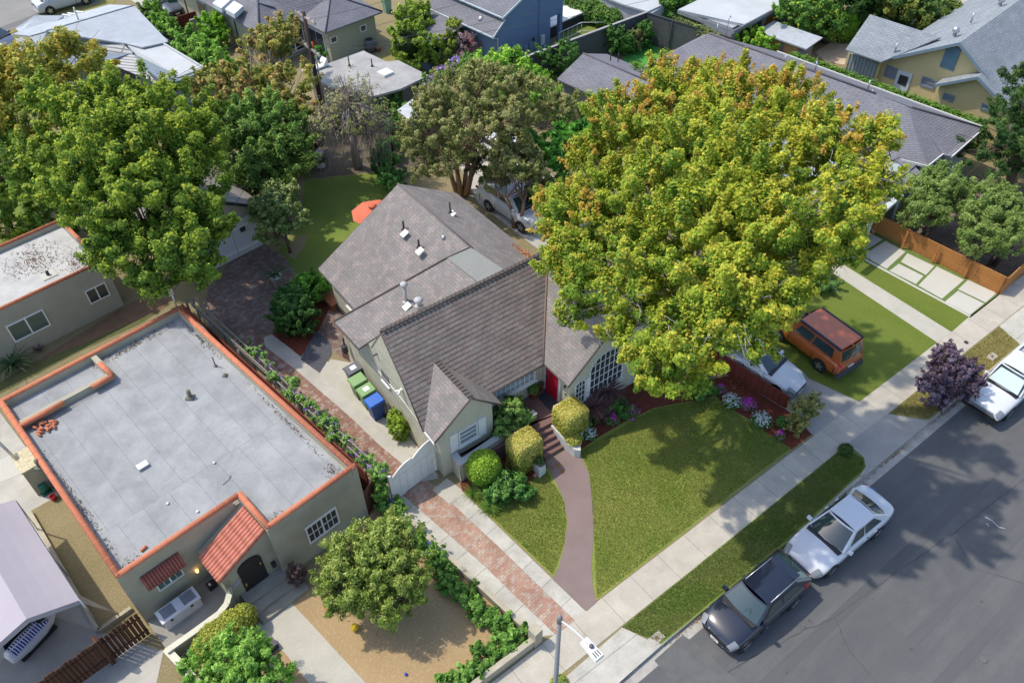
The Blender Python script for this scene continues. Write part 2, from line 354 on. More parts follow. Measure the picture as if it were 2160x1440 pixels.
BRICK = grid_mat('paving_brick', (.40, .20, .14), (.46, .29, .22), (.26, .225, .18), .21, .105, .5, 0, .012, c3=(.46, .37, .30), nz=.9, stain=.3, warp=.01)
DBRICK = grid_mat('dark_paving_brick', (.22, .125, .10), (.27, .17, .14), (.15, .13, .11), .21, .105, .5, R_(0), .014, c3=(.30, .26, .23), nz=1.1, stain=.35, warp=.01)
RBRICK = grid_mat('old_paving_brick', (.27, .12, .085), (.34, .19, .145), (.20, .165, .14), .21, .105, .5, 0, .012, c3=(.42, .34, .28), nz=1.0, stain=.35, warp=.01)
MAUVE = plain('mauve_concrete', (.225, .165, .155), (.195, .145, .137), .9, .75, bump=.05)
GRAVEL = ground_mat('slate_gravel', (.10, .105, .12), (.06, .062, .075), (.28, .29, .32), 8, 30, bump=1, bd=.05)
LIP = plain('kerb_concrete', (.42, .40, .36), (.30, .285, .26), 2, .9)

# one sheet to the horizon behind the kerb; kerb line runs along the street frame
kA = P(1440, 1327, 0, 'S'); kB = P(1960, 887, 0, 'S'); KY = (kA[1]+kB[1])/2
SWI = (P(1260, 1268, 0, 'S')[1]+P(2107, 620, 0, 'S')[1])/2; SWO = (P(1313, 1320, 0, 'S')[1]+P(2103, 688, 0, 'S')[1])/2
sheet('ground', [(-260, KY+.15), (300, KY+.15), (300, 420), (-260, 420)], DIRTG, 0, 'S', px=False)
sheet('road', [(-260, KY-11.2), (300, KY-11.2), (300, KY+.02), (-260, KY+.02)], ASPH, -.14, 'S', px=False)
sheet('far_roadside_ground', [(-260, KY-300), (300, KY-300), (300, KY-11.2), (-260, KY-11.2)], DRYG, 0, 'S', px=False)
b = MB(); b.box(-120, 160, KY-11.35, KY-11.2, -.2, .012); o = b.build('far_kerb', LIP); o.rotation_euler[2] = FR['S']; structure(o)
# gutter pan and kerb
sheet('gutter', [(-120, KY-.42), (160, KY-.42), (160, KY+.01), (-120, KY+.01)], LIP, -.134, 'S', px=False)
b = MB(); b.box(-120, 160, KY, KY+.16, -.2, .014); o = b.build('kerb', LIP); o.rotation_euler[2] = FR['S']; structure(o)
sheet('sidewalk', [(-120, SWO), (160, SWO), (160, SWI), (-120, SWI)], PANEL, .012, 'S', px=False)
# street repairs and marks
b = MB()
for a, c_ in (((1445, 1370), (1545, 1440)),):
    pass
sheet('road_patch', [(1440, 1338), (1470, 1358), (1560, 1440), (1420, 1440), (1380, 1392)], plain('older_asphalt', (.13, .13, .128), (.105, .105, .105), 2, .95, bump=.3), -.132)
0 and sheet('road_streak', [(1900, 1150), (2160, 960), (2160, 985), (1905, 1175), (1800, 1240)], plain('pale_asphalt', (.17, .168, .16), (.14, .138, .135), 3, .95, bump=.3), -.1355)
PT = P(1841, 1032, -.13); sheet('blue_survey_mark', [(PT[0]-.12, PT[1]-.1), (PT[0]+.1, PT[1]-.12), (PT[0]+.14, PT[1]+.06), (PT[0]-.05, PT[1]+.12)], plain('blue_paint', (.06, .16, .33), (.1, .15, .25), 14, .9, bump=0), -.129, px=False)

def crack(name, pts, m, w_=.012, z=-.1325, seed=0):
    rg = np.random.default_rng(seed); q = [np.array(P(*p, z)) for p in pts]; b = MB(); c = []
    for a, d in zip(q[:-1], q[1:]):
        k = max(2, int(np.linalg.norm(d-a)/.25))
        for i in range(k): c.append(a+(d-a)*i/k+np.array([*rg.normal(size=2)*.025, 0]))
    c.append(q[-1])
    for a, d in zip(c[:-1], c[1:]):
        t = d-a; nn = np.array([-t[1], t[0], 0])/max(np.linalg.norm(t), 1e-6)*w_*(.5+rg.random()); b.add([a-nn, d-nn, d+nn, a+nn], [[0, 1, 2, 3]])
    o = b.build(name, m); structure(o); return o
CRK = plain('crack_dark', (.05, .05, .05), (.075, .075, .075), 6, .95, bump=0)
crack('road_crack', [(1500, 1440), (1620, 1365), (1760, 1300), (1900, 1200), (2030, 1110), (2160, 1010)], CRK, .010, seed=1)
crack('road_crack', [(1760, 1300), (1790, 1370), (1850, 1440)], CRK, .008, seed=2)
crack('road_crack', [(2010, 1130), (2060, 1200), (2160, 1230)], CRK, .007, seed=3)
crack('road_scratch', [(2078, 1089), (2108, 1110), (2120, 1114)], plain('white_scuff', (.42, .42, .42), rough=.9), .018, seed=4)
crack('road_scratch', [(2085, 1108), (2082, 1103)], MATS['white_scuff'], .035, seed=5)
rgx = np.random.default_rng(77); b = MB()
for i in range(46):
    f = rgx.random(); q = P(1500+f*660, 1440-f*520+rgx.random()*330, -.1322); r = .015+.05*rgx.random()**3
    b.poly([(q[0]+r*math.cos(t)*(1+.3*math.sin(2*t+i)), q[1]+r*math.sin(t), -.1322) for t in [k*math.pi/4 for k in range(8)]])
o = b.build('road_spots', plain('oil_spot', (.06, .06, .062), (.09, .09, .09), 9, .7, bump=0)); structure(o)
b = MB()
for k_ in range(3):
    for sgn in (0, 1):
        a = P(1640+k_*210, 1440-k_*60, -.1335, 'S'); 
for k_, yy in enumerate((-1.9, -3.4, -5.6, -7.1)):
    b.poly([(-60, KY+yy, -.1345+.0004*k_), (120, KY+yy, -.1345+.0004*k_), (120, KY+yy+.42, -.1345+.0004*k_), (-60, KY+yy+.42, -.1345+.0004*k_)])
TW = plain('tyre_worn_asphalt', (.112, .113, .115), (.092, .094, .097), 1.1, .93, (.15, 1, 1), bump=.25, fine=40); o = b.build('worn_wheel_tracks', TW); o.rotation_euler[2] = FR['S']; structure(o)
lf0 = None
# parkway and aprons
sheet('parkway_grass', [(1313, 1320), (1757, 960), (1779, 942), (1800, 948), (1822, 965), (1826, 985), (1812, 1005), (1790, 1022), (1657, 1147), (1440, 1322), (1395, 1358)], LAWN2, .016)
sheet('driveway_apron', [(1195, 1440), (1195, 1425), (1313, 1322), (1393, 1362), (1310, 1435), (1300, 1445)], DRIVE, .018)
sheet('shared_driveway_apron', [(1785, 937), (1873, 872), (1960, 887), (1845, 985), (1833, 985), (1825, 962), (1803, 944)], DARKCONC, .018)
sheet('dry_parkway', [(1873, 872), (2107, 688), (2152, 726), (1960, 885)], DRYG, .016)
sheet('far_driveway_apron', [(2107, 688), (2160, 645), (2200, 640), (2200, 700), (2152, 726)], DRIVE, .018)
sheet('parkway_dirt', [(1170, 1440), (1193, 1412), (1208, 1440), (1210, 1470), (1170, 1470)], DRYG, .016)
b = MB(); b.tube([P(1781, 943, .02), P(1803, 947, .02), P(1824, 964, .02), P(1829, 985, .02), P(1815, 1005, .02)], .07, 6); o = b.build('apron_kerb', LIP); structure(o)

# front yard
sheet('front_lawn', [(1222, 950), (1262, 922), (1320, 888), (1380, 860), (1450, 846), (1510, 834), (1530, 857), (1587, 887), (1613, 910), (1670, 947), (1258, 1266), (1250, 1235), (1248, 1190), (1252, 1125), (1250, 1060), (1243, 1000)], GRASS, .010)
sheet('small_front_lawn', [(975, 1034), (1040, 1000), (1120, 1000), (1155, 985), (1172, 1015), (1190, 1055), (1197, 1100), (1191, 1150), (1178, 1195), (1168, 1216), (1105, 1157)], GRASS, .008)
sheet('front_path', [(1150, 972), (1196, 948), (1222, 957), (1243, 1000), (1250, 1060), (1252, 1125), (1248, 1190), (1250, 1235), (1259, 1269), (1237, 1288), (1166, 1222), (1178, 1195), (1191, 1150), (1197, 1100), (1190, 1055), (1172, 1015)], MAUVE, .022)
b = MB()
for cx, cy, r in ((1178, 981, .13), (1186, 993, .12), (1164, 985, .1)):
    q = P(cx, cy, .026); b.poly([(q[0]+r*math.cos(t)*(1+.2*math.sin(3*t)), q[1]+r*1.1*math.sin(t), .026) for t in [i*math.pi/5 for i in range(10)]])
o = b.build('path_stain', plain('rust_patch', (.27, .14, .08), (.2, .1, .06), 5, .9)); structure(o)
sheet('house_flowerbed', [(1222, 950), (1262, 922), (1320, 888), (1380, 860), (1450, 846), (1510, 834), (1470, 780), (1320, 790), (1215, 880), (1200, 930)], MULCH, .014)
sheet('fence_flowerbed', [(1510, 834), (1530, 857), (1587, 887), (1613, 910), (1670, 947), (1712, 915), (1672, 872), (1540, 792), (1500, 800)], MULCH, .013)
sheet('shrub_bed', [(975, 1034), (1050, 1062), (1100, 1030), (1155, 985), (1150, 960), (1080, 915), (960, 975)], MULCH, .012)

# driveway (a skewed pair of strips with a brick ribbon); joint grid follows the strip
def strip(name, pts, m, z, fr='L'): return sheet(name, pts, m, z, fr)
sheet('driveway_slab', [(810, 1045), (862, 1015), (973, 1034), (1237, 1290), (1210, 1310), (1170, 1338), (1120, 1345), (1118, 1328)], DRIVE, .010, 'L')
sheet('driveway_brick_ribbon', [(850, 1044), (897, 1008), (1060, 1160), (1213, 1308), (1172, 1338), (1010, 1182)], BRICK, .018, 'L')
sheet('new_concrete_patch', [(912, 1033), (943, 1008), (975, 1033), (948, 1062)], PALE, .019, 'L')
sheet('rear_driveway_slab', [(620, 700), (700, 770), (740, 765), (823, 867), (925, 1003), (890, 1013), (862, 1020), (640, 790), (560, 720), (580, 690)], DRIVE, .007, 'L')
sheet('bright_side_slab', [(698, 757), (742, 765), (823, 867), (905, 975), (897, 985), (838, 936), (715, 824), (674, 788)], PALE, .015, 'L')
sheet('rear_brick_ribbon', [(500, 705), (530, 692), (575, 735), (627, 782), (652, 804), (740, 880), (796, 934), (893, 1013), (860, 1038), (740, 932), (640, 850), (560, 775)], RBRICK, .0165, 'L')
sheet('rear_concrete_strip', [(560, 731), (556, 712), (574, 704), (635, 757), (677, 790), (715, 823), (838, 934), (925, 1008), (893, 1015), (796, 934), (740, 880), (652, 804), (627, 782)], CONCRETE, .0185, 'L')
sheet('rear_brick_court', [(440, 610), (470, 575), (485, 548), (557, 517), (600, 540), (640, 600), (680, 640), (580, 705), (500, 708), (430, 650)], DBRICK, .012, 'L')
0 and sheet('garage_apron', [(470, 575), (485, 548), (557, 517), (582, 530), (560, 545), (520, 560)], DARKCONC, .019, 'L')
0 and sheet('court_sunlit_slab', [(468, 605), (600, 588), (600, 605), (500, 622)], CONCRETE, .0205, 'L')
sheet('shrub_bed_back', [(574, 705), (635, 752), (672, 697), (700, 640), (640, 610), (600, 650)], MULCH, .022, 'L')
sheet('gravel_patch', [(634, 758), (665, 697), (698, 722), (700, 745), (674, 786)], GRAVEL, .024, 'L')
sheet('brick_patio', [(664, 697), (690, 640), (716, 655), (728, 700), (760, 760), (740, 765), (700, 738)], DBRICK, .020, 'M')
sheet('back_lawn', [(600, 575), (585, 530), (640, 470), (640, 380), (790, 365), (840, 380), (800, 480), (700, 590), (660, 625), (620, 600)], BYARD, .010)
sheet('dirt_patch', [(620, 500), (650, 495), (640, 525), (622, 548), (600, 535)], DIRTG, .014)

# right-hand neighbour
sheet('shared_driveway', [(1460, 740), (1540, 700), (1640, 762), (1690, 790), (1813, 847), (1873, 872), (1785, 940), (1712, 915), (1672, 872), (1540, 792)], DARKCONC, .009)
sheet('turf_lawn', [(1813, 847), (1977, 722), (1767, 582), (1600, 480), (1540, 640), (1590, 730), (1690, 790)], TURF, .014)
sheet('turf_strip', [(2007, 700), (2045, 667), (1807, 539), (1700, 490), (1720, 530), (1787, 563)], TURF, .014)
sheet('entry_walk', [(1977, 722), (2007, 700), (1787, 563), (1690, 500), (1640, 510), (1767, 582)], PALE, .016)
PADJ = plain('paver_turf', (.13, .19, .05), (.10, .15, .035), 3, .95)
sheet('paver_turf_joints', [(2047, 670), (2108, 622), (1900, 513), (1750, 440), (1660, 470), (1807, 537)], PADJ, .012)
FLAT = plain('white_concrete', (.50, .485, .43), (.46, .45, .40), .7, .8, bump=.04)
for i, q in enumerate([[(2046, 664), (2076, 640), (2021, 613), (1993, 636)], [(2079, 638), (2102, 618), (2042, 590), (2021, 610)],
          [(1987, 630), (2034, 590), (1976, 562), (1937, 602)], [(1932, 599), (1948, 582), (1896, 556), (1876, 571)], [(1953, 580), (1971, 561), (1914, 534), (1900, 552)],
          [(1870, 567), (1910, 531), (1868, 508), (1820, 538)], [(1814, 535), (1862, 505), (1780, 465), (1730, 495)]]):
    sheet('concrete_paver', q, FLAT, .022, 'L')
sheet('white_edging', [(2044, 668), (2048, 666), (1808, 536), (1803, 538)], FLAT, .024)
sheet('planted_bed', [(1900, 500), (2110, 600), (2160, 575), (2160, 420), (2060, 370), (1960, 400), (1890, 460)], ground_mat('brown_mulch', (.13, .095, .07), (.19, .15, .12), (.3, .25, .21), 2, 20, bump=.6), .01)
sheet('bright_turf', [(1255, 165), (1365, 85), (1425, 103), (1470, 130), (1330, 230)], BRIGHT, .012, 'L')
# left neighbour
DIRT2 = DIRT
sheet('dirt_front_yard', [(420, 1440), (520, 1300), (640, 1240), (777, 1087), (815, 1050), (1118, 1330), (1000, 1440), (700, 1500), (400, 1500)], DIRT, .006)
sheet('dirt_front_yard_left', [(330, 1500), (395, 1425), (450, 1340), (560, 1330), (700, 1500)], DIRT, .0045)
sheet('neighbour_walk', [(530, 1330), (600, 1255), (652, 1310), (772, 1440), (800, 1470), (700, 1500), (600, 1375)], PALE, .014, 'L')
sheet('side_dirt_yard', [(62, 1078), (150, 1030), (318, 1280), (212, 1330), (200, 1290)], DIRTG, .012, 'L')
sheet('side_concrete', [(0, 1000), (0, 870), (60, 950), (128, 1050), (62, 1078), (206, 1330), (345, 1372), (330, 1440), (150, 1560), (-100, 1450), (-100, 1000)], CONCRETE, .008, 'L')
sheet('side_bright_slab', [(-30, 985), (38, 950), (52, 995), (12, 1012), (-30, 1030)], FLAT, .016, 'L')
sheet('carport_slab', [(-20, 1440), (60, 1280), (206, 1330), (345, 1372), (240, 1440), (100, 1500)], DARKCONC, .011, 'L')
sheet('alley_grass', [(-40, 830), (0, 805), (60, 770), (235, 685), (300, 640), (360, 640), (300, 680), (170, 740), (0, 830)], ground_mat('shaded_grass', (.08, .10, .03), (.13, .13, .05), (.2, .17, .09), 1.5, 14), .01, 'L')
sheet('alley_bark', [(60, 770), (110, 740), (283, 633), (360, 628), (345, 650), (180, 722)], ground_mat('bark_chips', (.22, .13, .08), (.16, .095, .06), (.3, .2, .13), 3, 20), .014, 'L')
# far top left street
sheet('far_road', [(-60, 110), (0, 72), (120, 25), (200, 12), (330, -30), (-60, -60)], plain('far_asphalt', (.26, .25, .235), (.21, .205, .195), .5, .95), .012)
sheet('far_road_gutter', [(-60, 108), (0, 70), (130, 16), (128, 10), (0, 58), (-60, 92)], plain('far_gutter', (.17, .165, .16), (.15, .15, .145), .5, .95), .016)
sheet('far_verge', [(-60, 122), (0, 74), (130, 18), (205, 8), (215, -8), (250, -12), (232, 22), (70, 52), (0, 80), (-60, 128)], DRYG, .02)
sheet('far_verge_left', [(-40, 116), (60, 68), (105, 110), (40, 112), (-20, 130)], DRYG, .02)
sheet('far_driveway', [(262, -10), (330, -10), (372, 28), (362, 42), (320, 32)], PALE, .02)
sheet('far_front_grass', [(340, -10), (400, -10), (410, 20), (378, 28)], DRYG, .024)
sheet('rear_dry_yard', [(795, 120), (835, 100), (930, 150), (905, 175), (960, 190), (870, 200), (800, 140)], DRYG, .01)
sheet('blue_house_lawn', [(1180, 30), (1250, -20), (1330, 28), (1190, 100)], BYARD, .01)
sheet('hedge_side_grass', [(1265, -15), (1330, -15), (1410, 8), (1355, 35), (1310, 25)], DRYG, .014)
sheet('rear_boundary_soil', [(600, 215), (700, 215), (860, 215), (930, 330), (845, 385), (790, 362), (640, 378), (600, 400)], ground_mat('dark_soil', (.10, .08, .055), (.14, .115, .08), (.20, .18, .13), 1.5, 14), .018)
sheet('neighbour_rear_drive', [(960, 330), (1060, 300), (1240, 420), (1260, 560), (1180, 560), (1010, 430)], CONCRETE, .008)
sheet('sandy_yard', [(1720, 110), (1760, 85), (1830, 75), (1800, 140), (1740, 130)], ground_mat('sand_rubble', (.55, .45, .33), (.42, .33, .24), (.68, .58, .45), 2, 8, bump=.6), .012)
sheet('rubble_patch', [(2000, 0), (2100, -10), (2160, -10), (2080, 20), (1990, 25)], ground_mat('pale_rubble', (.45, .40, .36), (.3, .26, .24), (.6, .56, .52), 1.5, 5, bump=1, bd=.1), .012)
sheet('trampoline_shade_yard', [(0, 400), (60, 395), (110, 430), (40, 470), (-20, 460)], BYARD, .012)
# ================================================================ BUILDINGS
SHF = grid_mat('dark_shingle', (.245, .212, .188), (.198, .174, .157), (.052, .044, .046), .33, .20, .5, 0, .006, c3=(.225, .175, .165), nz=1.2, stain=.22, bump=.4, rows=(.20, .92, .22))
SHR = grid_mat('grey_brown_shingle', (.235, .218, .205), (.205, .190, .179), (.165, .148, .146), .33, .145, .5, 0, .012, c3=(.285, .24, .225), nz=1.0, stain=.18, bump=.4, rows=(.145, .35, .16))
SHG = grid_mat('slate_shingle', (.205, .206, .235), (.182, .183, .21), (.12, .118, .13), .6, .17, .5, 0, .02, nz=.8, stain=.18, bump=.6)
SHB = grid_mat('blue_grey_shingle', (.285, .315, .345), (.235, .265, .295), (.16, .18, .20), .5, .15, .5, 0, .018, nz=1.0, stain=.18, bump=.5)
SHL = grid_mat('pale_shingle', (.42, .46, .49), (.39, .43, .465), (.32, .35, .38), .5, .15, .5, 0, .012, nz=.8, stain=.1, bump=.4)
RIDGE = plain('ridge_cap', (.085, .068, .064), (.12, .10, .09), 9, .95)
STUC = plain('cream_stucco', (.55, .53, .415), (.47, .45, .35), 1.4, .92, (1, .25, 1), bump=.4, fine=18)
STREAK = grid_mat('raked_cream_stucco', (.57, .55, .44), (.53, .51, .405), (.40, .38, .295), .17, 9, 0, 0, .03, nz=2, stain=.2, warp=.05, bump=.5)
TRIM = plain('grey_trim', (.50, .52, .53), (.44, .46, .47), 2, .6, bump=0)
METAL = mat('galvanised', (.55, .56, .58), .35, .5, .8)
DKMET = mat('dark_metal', (.03, .03, .032), .5)
PIPEW = mat('painted_pipe', (.42, .42, .42), .6)
def roofpipe(T, p, h=.6, r=.05, cap=True, m=None, flash=True):
    b = MB(); b.tube([(p[0], p[1], p[2]-.15), (p[0], p[1], p[2]+h)], r, 8)
    if cap: b.lathe((p[0], p[1], p[2]+h-.02), [(r*2.2, 0), (r*2.4, .08), (r*.8, .16)], 10)
    if flash: b.tube([(p[0]-.02, p[1]-.02, p[2]-.05), (p[0], p[1], p[2]+.06)], r*2.6, 4)
    T.part('vent_pipe', b, m or PIPEW)
# ---- main cottage (frame M)
T = main = Thing('cottage', 'cream stucco cottage with steep brown shingled gables and a red front door', 'house', 9.7, 18.4, 'M')
b = MB()
b.extr([(19.3, 0), (19.3, 2.98), (22.4, 5.32), (24.2, 3.3), (25, 0)], 'x', 9.7, 22)
T.part('wall', b, STREAK)
b = MB(); b.extr([(9.703, 0), (9.703, 2.98), (11.15, 4.12), (12.3, 3.0), (12.3, 0)], 'y', 18.45, 20.9); T.part('wall', b, STUC)
b = MB(); b.extr([(15.8, 0), (15.8, 3.08), (18.9, 5.82), (22, 3.08), (22, 0)], 'y', 17.6, 22.3); T.part('wall', b, STUC)
b = MB(); b.extr([(9.706, 0), (9.706, 3.52), (10.9, 3.8), (10.9, 0)], 'y', 24.1, 25.85); b.extr([(10.9, 0), (10.9, 3.8), (14.6, 4.7), (14.6, 0)], 'y', 24.1, 25.15); b.box(9.8, 10.9, 25.9, 27.0, 0, 1.9); T.part('wall', b, STREAK)
b = MB(); b.extr([(11.1, 0), (11.1, 2.68), (15.7, 5.33), (18.5, 3.68), (18.5, 0)], 'y', 25.6, 30.7); T.part('wall', b, STUC)
b = MB(); b.slab([(9.69, 22.4, 5.5), (9.52, 20.6, 4.14), (9.3, 18.96, 2.9), (15.41, 18.95, 2.89), (18.3, 22.38, 5.48), (22.2, 22.4, 5.5), (22.25, 22.42, 5.5)][:5]+[(18.34, 22.4, 5.5)], .11)
b.slab([(15.4, 18.9, 2.85), (22.3, 18.9, 2.85), (22.3, 22.4, 5.49), (15.4, 22.4, 5.49)][0:0] or [(18.34, 22.4, 5.495), (22.3, 22.4, 5.495), (22.3, 22.0, 5.2), (18.0, 22.0, 5.2)], .1)
b.slab([(9.69, 22.41, 5.49), (22.3, 22.41, 5.49), (22.3, 23.7, 3.6), (9.69, 23.7, 3.6)], .1)
rf = T.part('roof', b, SHF, 'steep main roof of dark brown shingles in rows')
b = MB(); b.tube([(9.66, 22.42, 5.5), (22.3, 22.42, 5.5)], .055, 6)
for i in range(46): x = 9.75+i*.21; b.beam((x, 22.40, 5.585), (x+.17, 22.42, 5.555), .2, .03)
b.tube([(9.28, 18.94, 2.84), (15.4, 18.93, 2.84)], .035, 5); b.tube([(9.67, 22.4, 5.44), (9.50, 20.6, 4.08), (9.28, 18.96, 2.84)], .03, 5)
T.part('ridge_cap', b, RIDGE, parent=rf)
b = MB(); b.slab([(9.33, 18.2, 2.88), (11.15, 18.2, 4.3), (11.15, 20.82, 4.31), (9.33, 18.96, 2.905)], .1)
b.slab([(11.15, 18.2, 4.3), (12.66, 18.2, 2.83), (12.66, 18.9, 2.865), (11.15, 20.82, 4.31)], .1)
r2 = T.part('roof', b, SHR)
b = MB(); b.tube([(9.31, 18.18, 2.84), (11.15, 18.18, 4.27), (12.68, 18.18, 2.79)], .045, 5)
for i in range(13): y = 18.25+i*.195; b.beam((11.15, y, 4.355), (11.15, y+.15, 4.335), .26, .03)
T.part('ridge_cap', b, RIDGE, parent=r2)
b = MB(); b.slab([(15.42, 17.3, 2.9), (18.9, 17.3, 6.0), (18.9, 23.0, 6.0), (18.34, 22.4, 5.51), (15.42, 18.96, 2.905)], .1)
b.slab([(18.9, 17.3, 6.0), (22.4, 17.3, 2.9), (22.4, 23, 2.9), (18.9, 23, 6.0)], .1)
r3 = T.part('roof', b, SHR)
b = MB(); b.tube([(15.40, 17.28, 2.86), (18.9, 17.28, 5.96), (22.42, 17.28, 2.86)], .04, 5); b.tube([(18.9, 17.3, 6.01), (18.9, 23, 6.01)], .06, 6); T.part('ridge_cap', b, RIDGE, parent=r3)
b = MB(); b.tube([(15.41, 18.97, 2.93), (16.2, 19.93, 3.66), (18.3, 22.4, 5.53)], .045, 4); T.part('valley_flashing', b, plain('leaf_litter', (.24, .16, .12), (.17, .13, .11), 12, .95))
# low side roof, flat patch and long rear gable
b = MB(); b.slab([(9.26, 24.0, 3.55), (10.6, 23.9, 3.9), (14.88, 23.1, 4.97), (14.75, 25.29, 4.93), (9.18, 26.1, 3.57)], .13)
b.slab([(9.8, 22.5, 4.4), (14.9, 22.5, 4.9), (14.88, 23.2, 4.95), (9.8, 24.0, 3.62)][0:0] or [(9.5, 23.2, 3.6), (14.9, 22.45, 5.0), (14.88, 23.12, 4.96), (10.6, 23.95, 3.86)], .1)
r4 = T.part('roof', b, SHR); b = MB(); b.tube([(9.15, 26.12, 3.58), (14.72, 25.33, 4.95), (15.66, 24.72, 5.5)], .045, 5); b.tube([(9.14, 26.1, 3.5), (9.22, 23.98, 3.48), (10.6, 23.88, 3.84)], .035, 5); T.part('edge_trim', b, RIDGE, parent=r4)
b = MB(); b.slab([(14.75, 25.31, 4.98), (15.68, 24.68, 5.52), (15.9, 22.5, 5.58), (14.88, 22.8, 5.06)], .1)
T.part('roof_patch', b, plain('mineral_felt', (.235, .24, .225), (.21, .215, .205), 4, .95, (1, .3, 1)), 'flat grey felt patch on the rear roof')
b = MB(); b.slab([(10.7, 31.0, 2.6), (10.7, 24.9, 2.6), (14.75, 24.9, 4.95), (15.7, 24.6, 5.5), (15.7, 31.05, 5.5)], .12)
b.slab([(15.7, 31.05, 5.5), (15.7, 24.6, 5.5), (15.9, 22.45, 5.5), (16.4, 22.44, 5.2), (19.0, 22.7, 3.6), (19.0, 31.0, 3.6)], .12)
r5 = T.part('roof', b, SHR)
b = MB(); b.tube([(15.7, 31.05, 5.5), (15.72, 24.6, 5.51)], .05, 6); b.tube([(10.68, 31.02, 2.56), (15.7, 31.06, 5.46)], .04, 4); T.part('ridge_cap', b, plain('soft_ridge', (.13, .115, .11), (.16, .14, .135), 9, .95), parent=r5)
b = MB(); b.beam((9.72, 24.08, 3.52), (10.5, 24.08, 3.72), .04, .34); T.part('fascia', b, TRIM)
# leaf litter on the eave
rg = np.random.default_rng(3)
lob5 = [(18.6, 24.6, 3.85, .3, 1.8, .12)]
lf = leafcloud('fallen_leaves', [(18.35, 24.2, 3.93, .45, 1.5, .05)], 1500, .05, [(.42, .22, .11, 2), (.30, .15, .08, 1), (.5, .32, .2, 1)], main.e, off=(9.7, 18.4, 0), shell=(0, 1), seed=5); lf['kind'] = 'stuff'
for q, h, cp in (((852, 484), .5, 0), ((884, 521), .42, 0), ((937, 520), .5, 1)):
    p = P(*q, 4.75); roofpipe(T, p, h, .05, cp, DKMET if not cp else METAL)
p = P(857, 637, 4.2); roofpipe(T, p, 1.0, .075, True)
p = P(884, 645, 4.55); roofpipe(T, p, .3, .09, True)
p = P(950, 448, 4.9); roofpipe(T, p, .6, .04, False, DKMET)
for q in ((950, 447), (850, 487), (882, 524), (936, 523), (855, 640), (882, 648)):
    b = MB(); p = P(*q, 4.9 if q[1] < 600 else 4.3); b.slab([(p[0]-.2, p[1]-.35, p[2]-.1+0.02), (p[0]+.12, p[1]-.35, p[2]+.08), (p[0]+.12, p[1]-.02, p[2]+.08), (p[0]-.2, p[1]-.02, p[2]-.08)], .03); T.part('flashing', b, WHITE)
# windows and door
a = PX(802, 768, 9.70); c_ = PX(819, 814, 9.70); b = MB(); wy0, wy1, wz = PX(819, 793, 9.7)[1], PX(802, 768, 9.7)[1], PX(820, 813, 9.7)[2]; b.box(9.675, 9.699, wy0, wy1, wz, wz+.64); wn = T.part('window', b, mat('side_glass', (.13, .135, .14), .5)); b = MB(); b.box(9.60, 9.699, wy0-.03, wy1+.03, wz-.06, wz-.003); T.part('sill', b, WHITE, parent=wn)
a = PX(700, 615, 11.1); c_ = PX(748, 662, 11.1)
window(T, 'x', 11.1, 26.5, 29.0, 1.4, 2.45, .08, 2, 1, split=1, sill=True)
x0 = PY(979, 906, 18.45)[0]; x1 = PY(1002, 890, 18.45)[0]
lw = PY(966, 920, 18.45); rw = PY(1002, 880, 18.45)
window(T, 'y', 18.45, lw[0], lw[0]+.95, 1.45, 2.35, .07, 1, 3, mun=.05, gm=mat('blind_glass', (.22, .25, .28), .3), sill=True)
for k in (0, 1):
    b = MB(); xx = lw[0]-.42 if k == 0 else lw[0]+.98; b.box(xx, xx+.38, 18.38, 18.449, 1.36, 2.42); T.part('shutter', b, WHITE)
window(T, 'y', 19.3, 12.75, 15.2, 1.75, 2.75, .08, 9, 3, mun=.03, gm=mat('day_glass', (.30, .36, .42), .15), sill=True)
# arched windows of the right gable
def arched(T, y, xc, wd, z0, z1, cols, rows, fr=.055):
    r = wd/2; zs = z1-r*.75
    def out(rr, off): return [(xc-rr, z0-off)]+[(xc-rr*math.cos(t), zs+(rr*.75 if True else rr)*math.sin(t)) for t in [math.pi*i/14 for i in range(15)]]+[(xc+rr, z0-off)]
    o = out(r+fr, fr); i_ = out(r, 0); m = MB(); n_ = len(o)
    for k in range(n_-1):
        m.hexa([(o[k][0], y-.06, o[k][1]), (i_[k][0], y-.06, i_[k][1]), (i_[k+1][0], y-.06, i_[k+1][1]), (o[k+1][0], y-.06, o[k+1][1])], [(o[k][0], y, o[k][1]), (i_[k][0], y, i_[k][1]), (i_[k+1][0], y, i_[k+1][1]), (o[k+1][0], y, o[k+1][1])])
    m.box(xc-r-fr-.05, xc+r+fr+.05, y-.12, y, z0-fr, z0)
    for c in range(1, cols):
        x = xc-r+wd*c/cols; zt = zs+.75*math.sqrt(max(r*r-(x-xc)**2, 0)); m.box(x-.013, x+.013, y-.05, y, z0, zt)
    for k in range(1, rows):
        z = z0+(z1-z0)*k/rows; hw = r if z < zs else r*math.sqrt(max(1-((z-zs)/(r*.75))**2, 0)); m.box(xc-hw, xc+hw, y-.045, y, z-.013, z+.013)
    f = T.part('window', m, WHITE)
    g = MB(); pr = [(p[0], p[1]) for p in i_]; g.extr(pr, 'y', y-.02, y+.01); T.part('pane', g, GLASS, parent=f)
c1 = PY(1272, 800, 17.6); arched(T, 17.6, c1[0]+.12, 1.9, 1.05, 3.3, 7, 5)
c2 = PY(1223, 818, 17.6); arched(T, 17.6, c2[0], .5, 1.0, 2.35, 3, 4, .06)
b = MB(); b.box(c2[0]+.33, c2[0]+.56, 17.53, 17.599, .95, 2.3); T.part('shutter', b, WHITE)
b = MB(); b.box(15.72, 15.80, 18.2, 19.28, .85, 2.84); dr = T.part('door', b, WHITE, 'red arched-top front door in white frame')
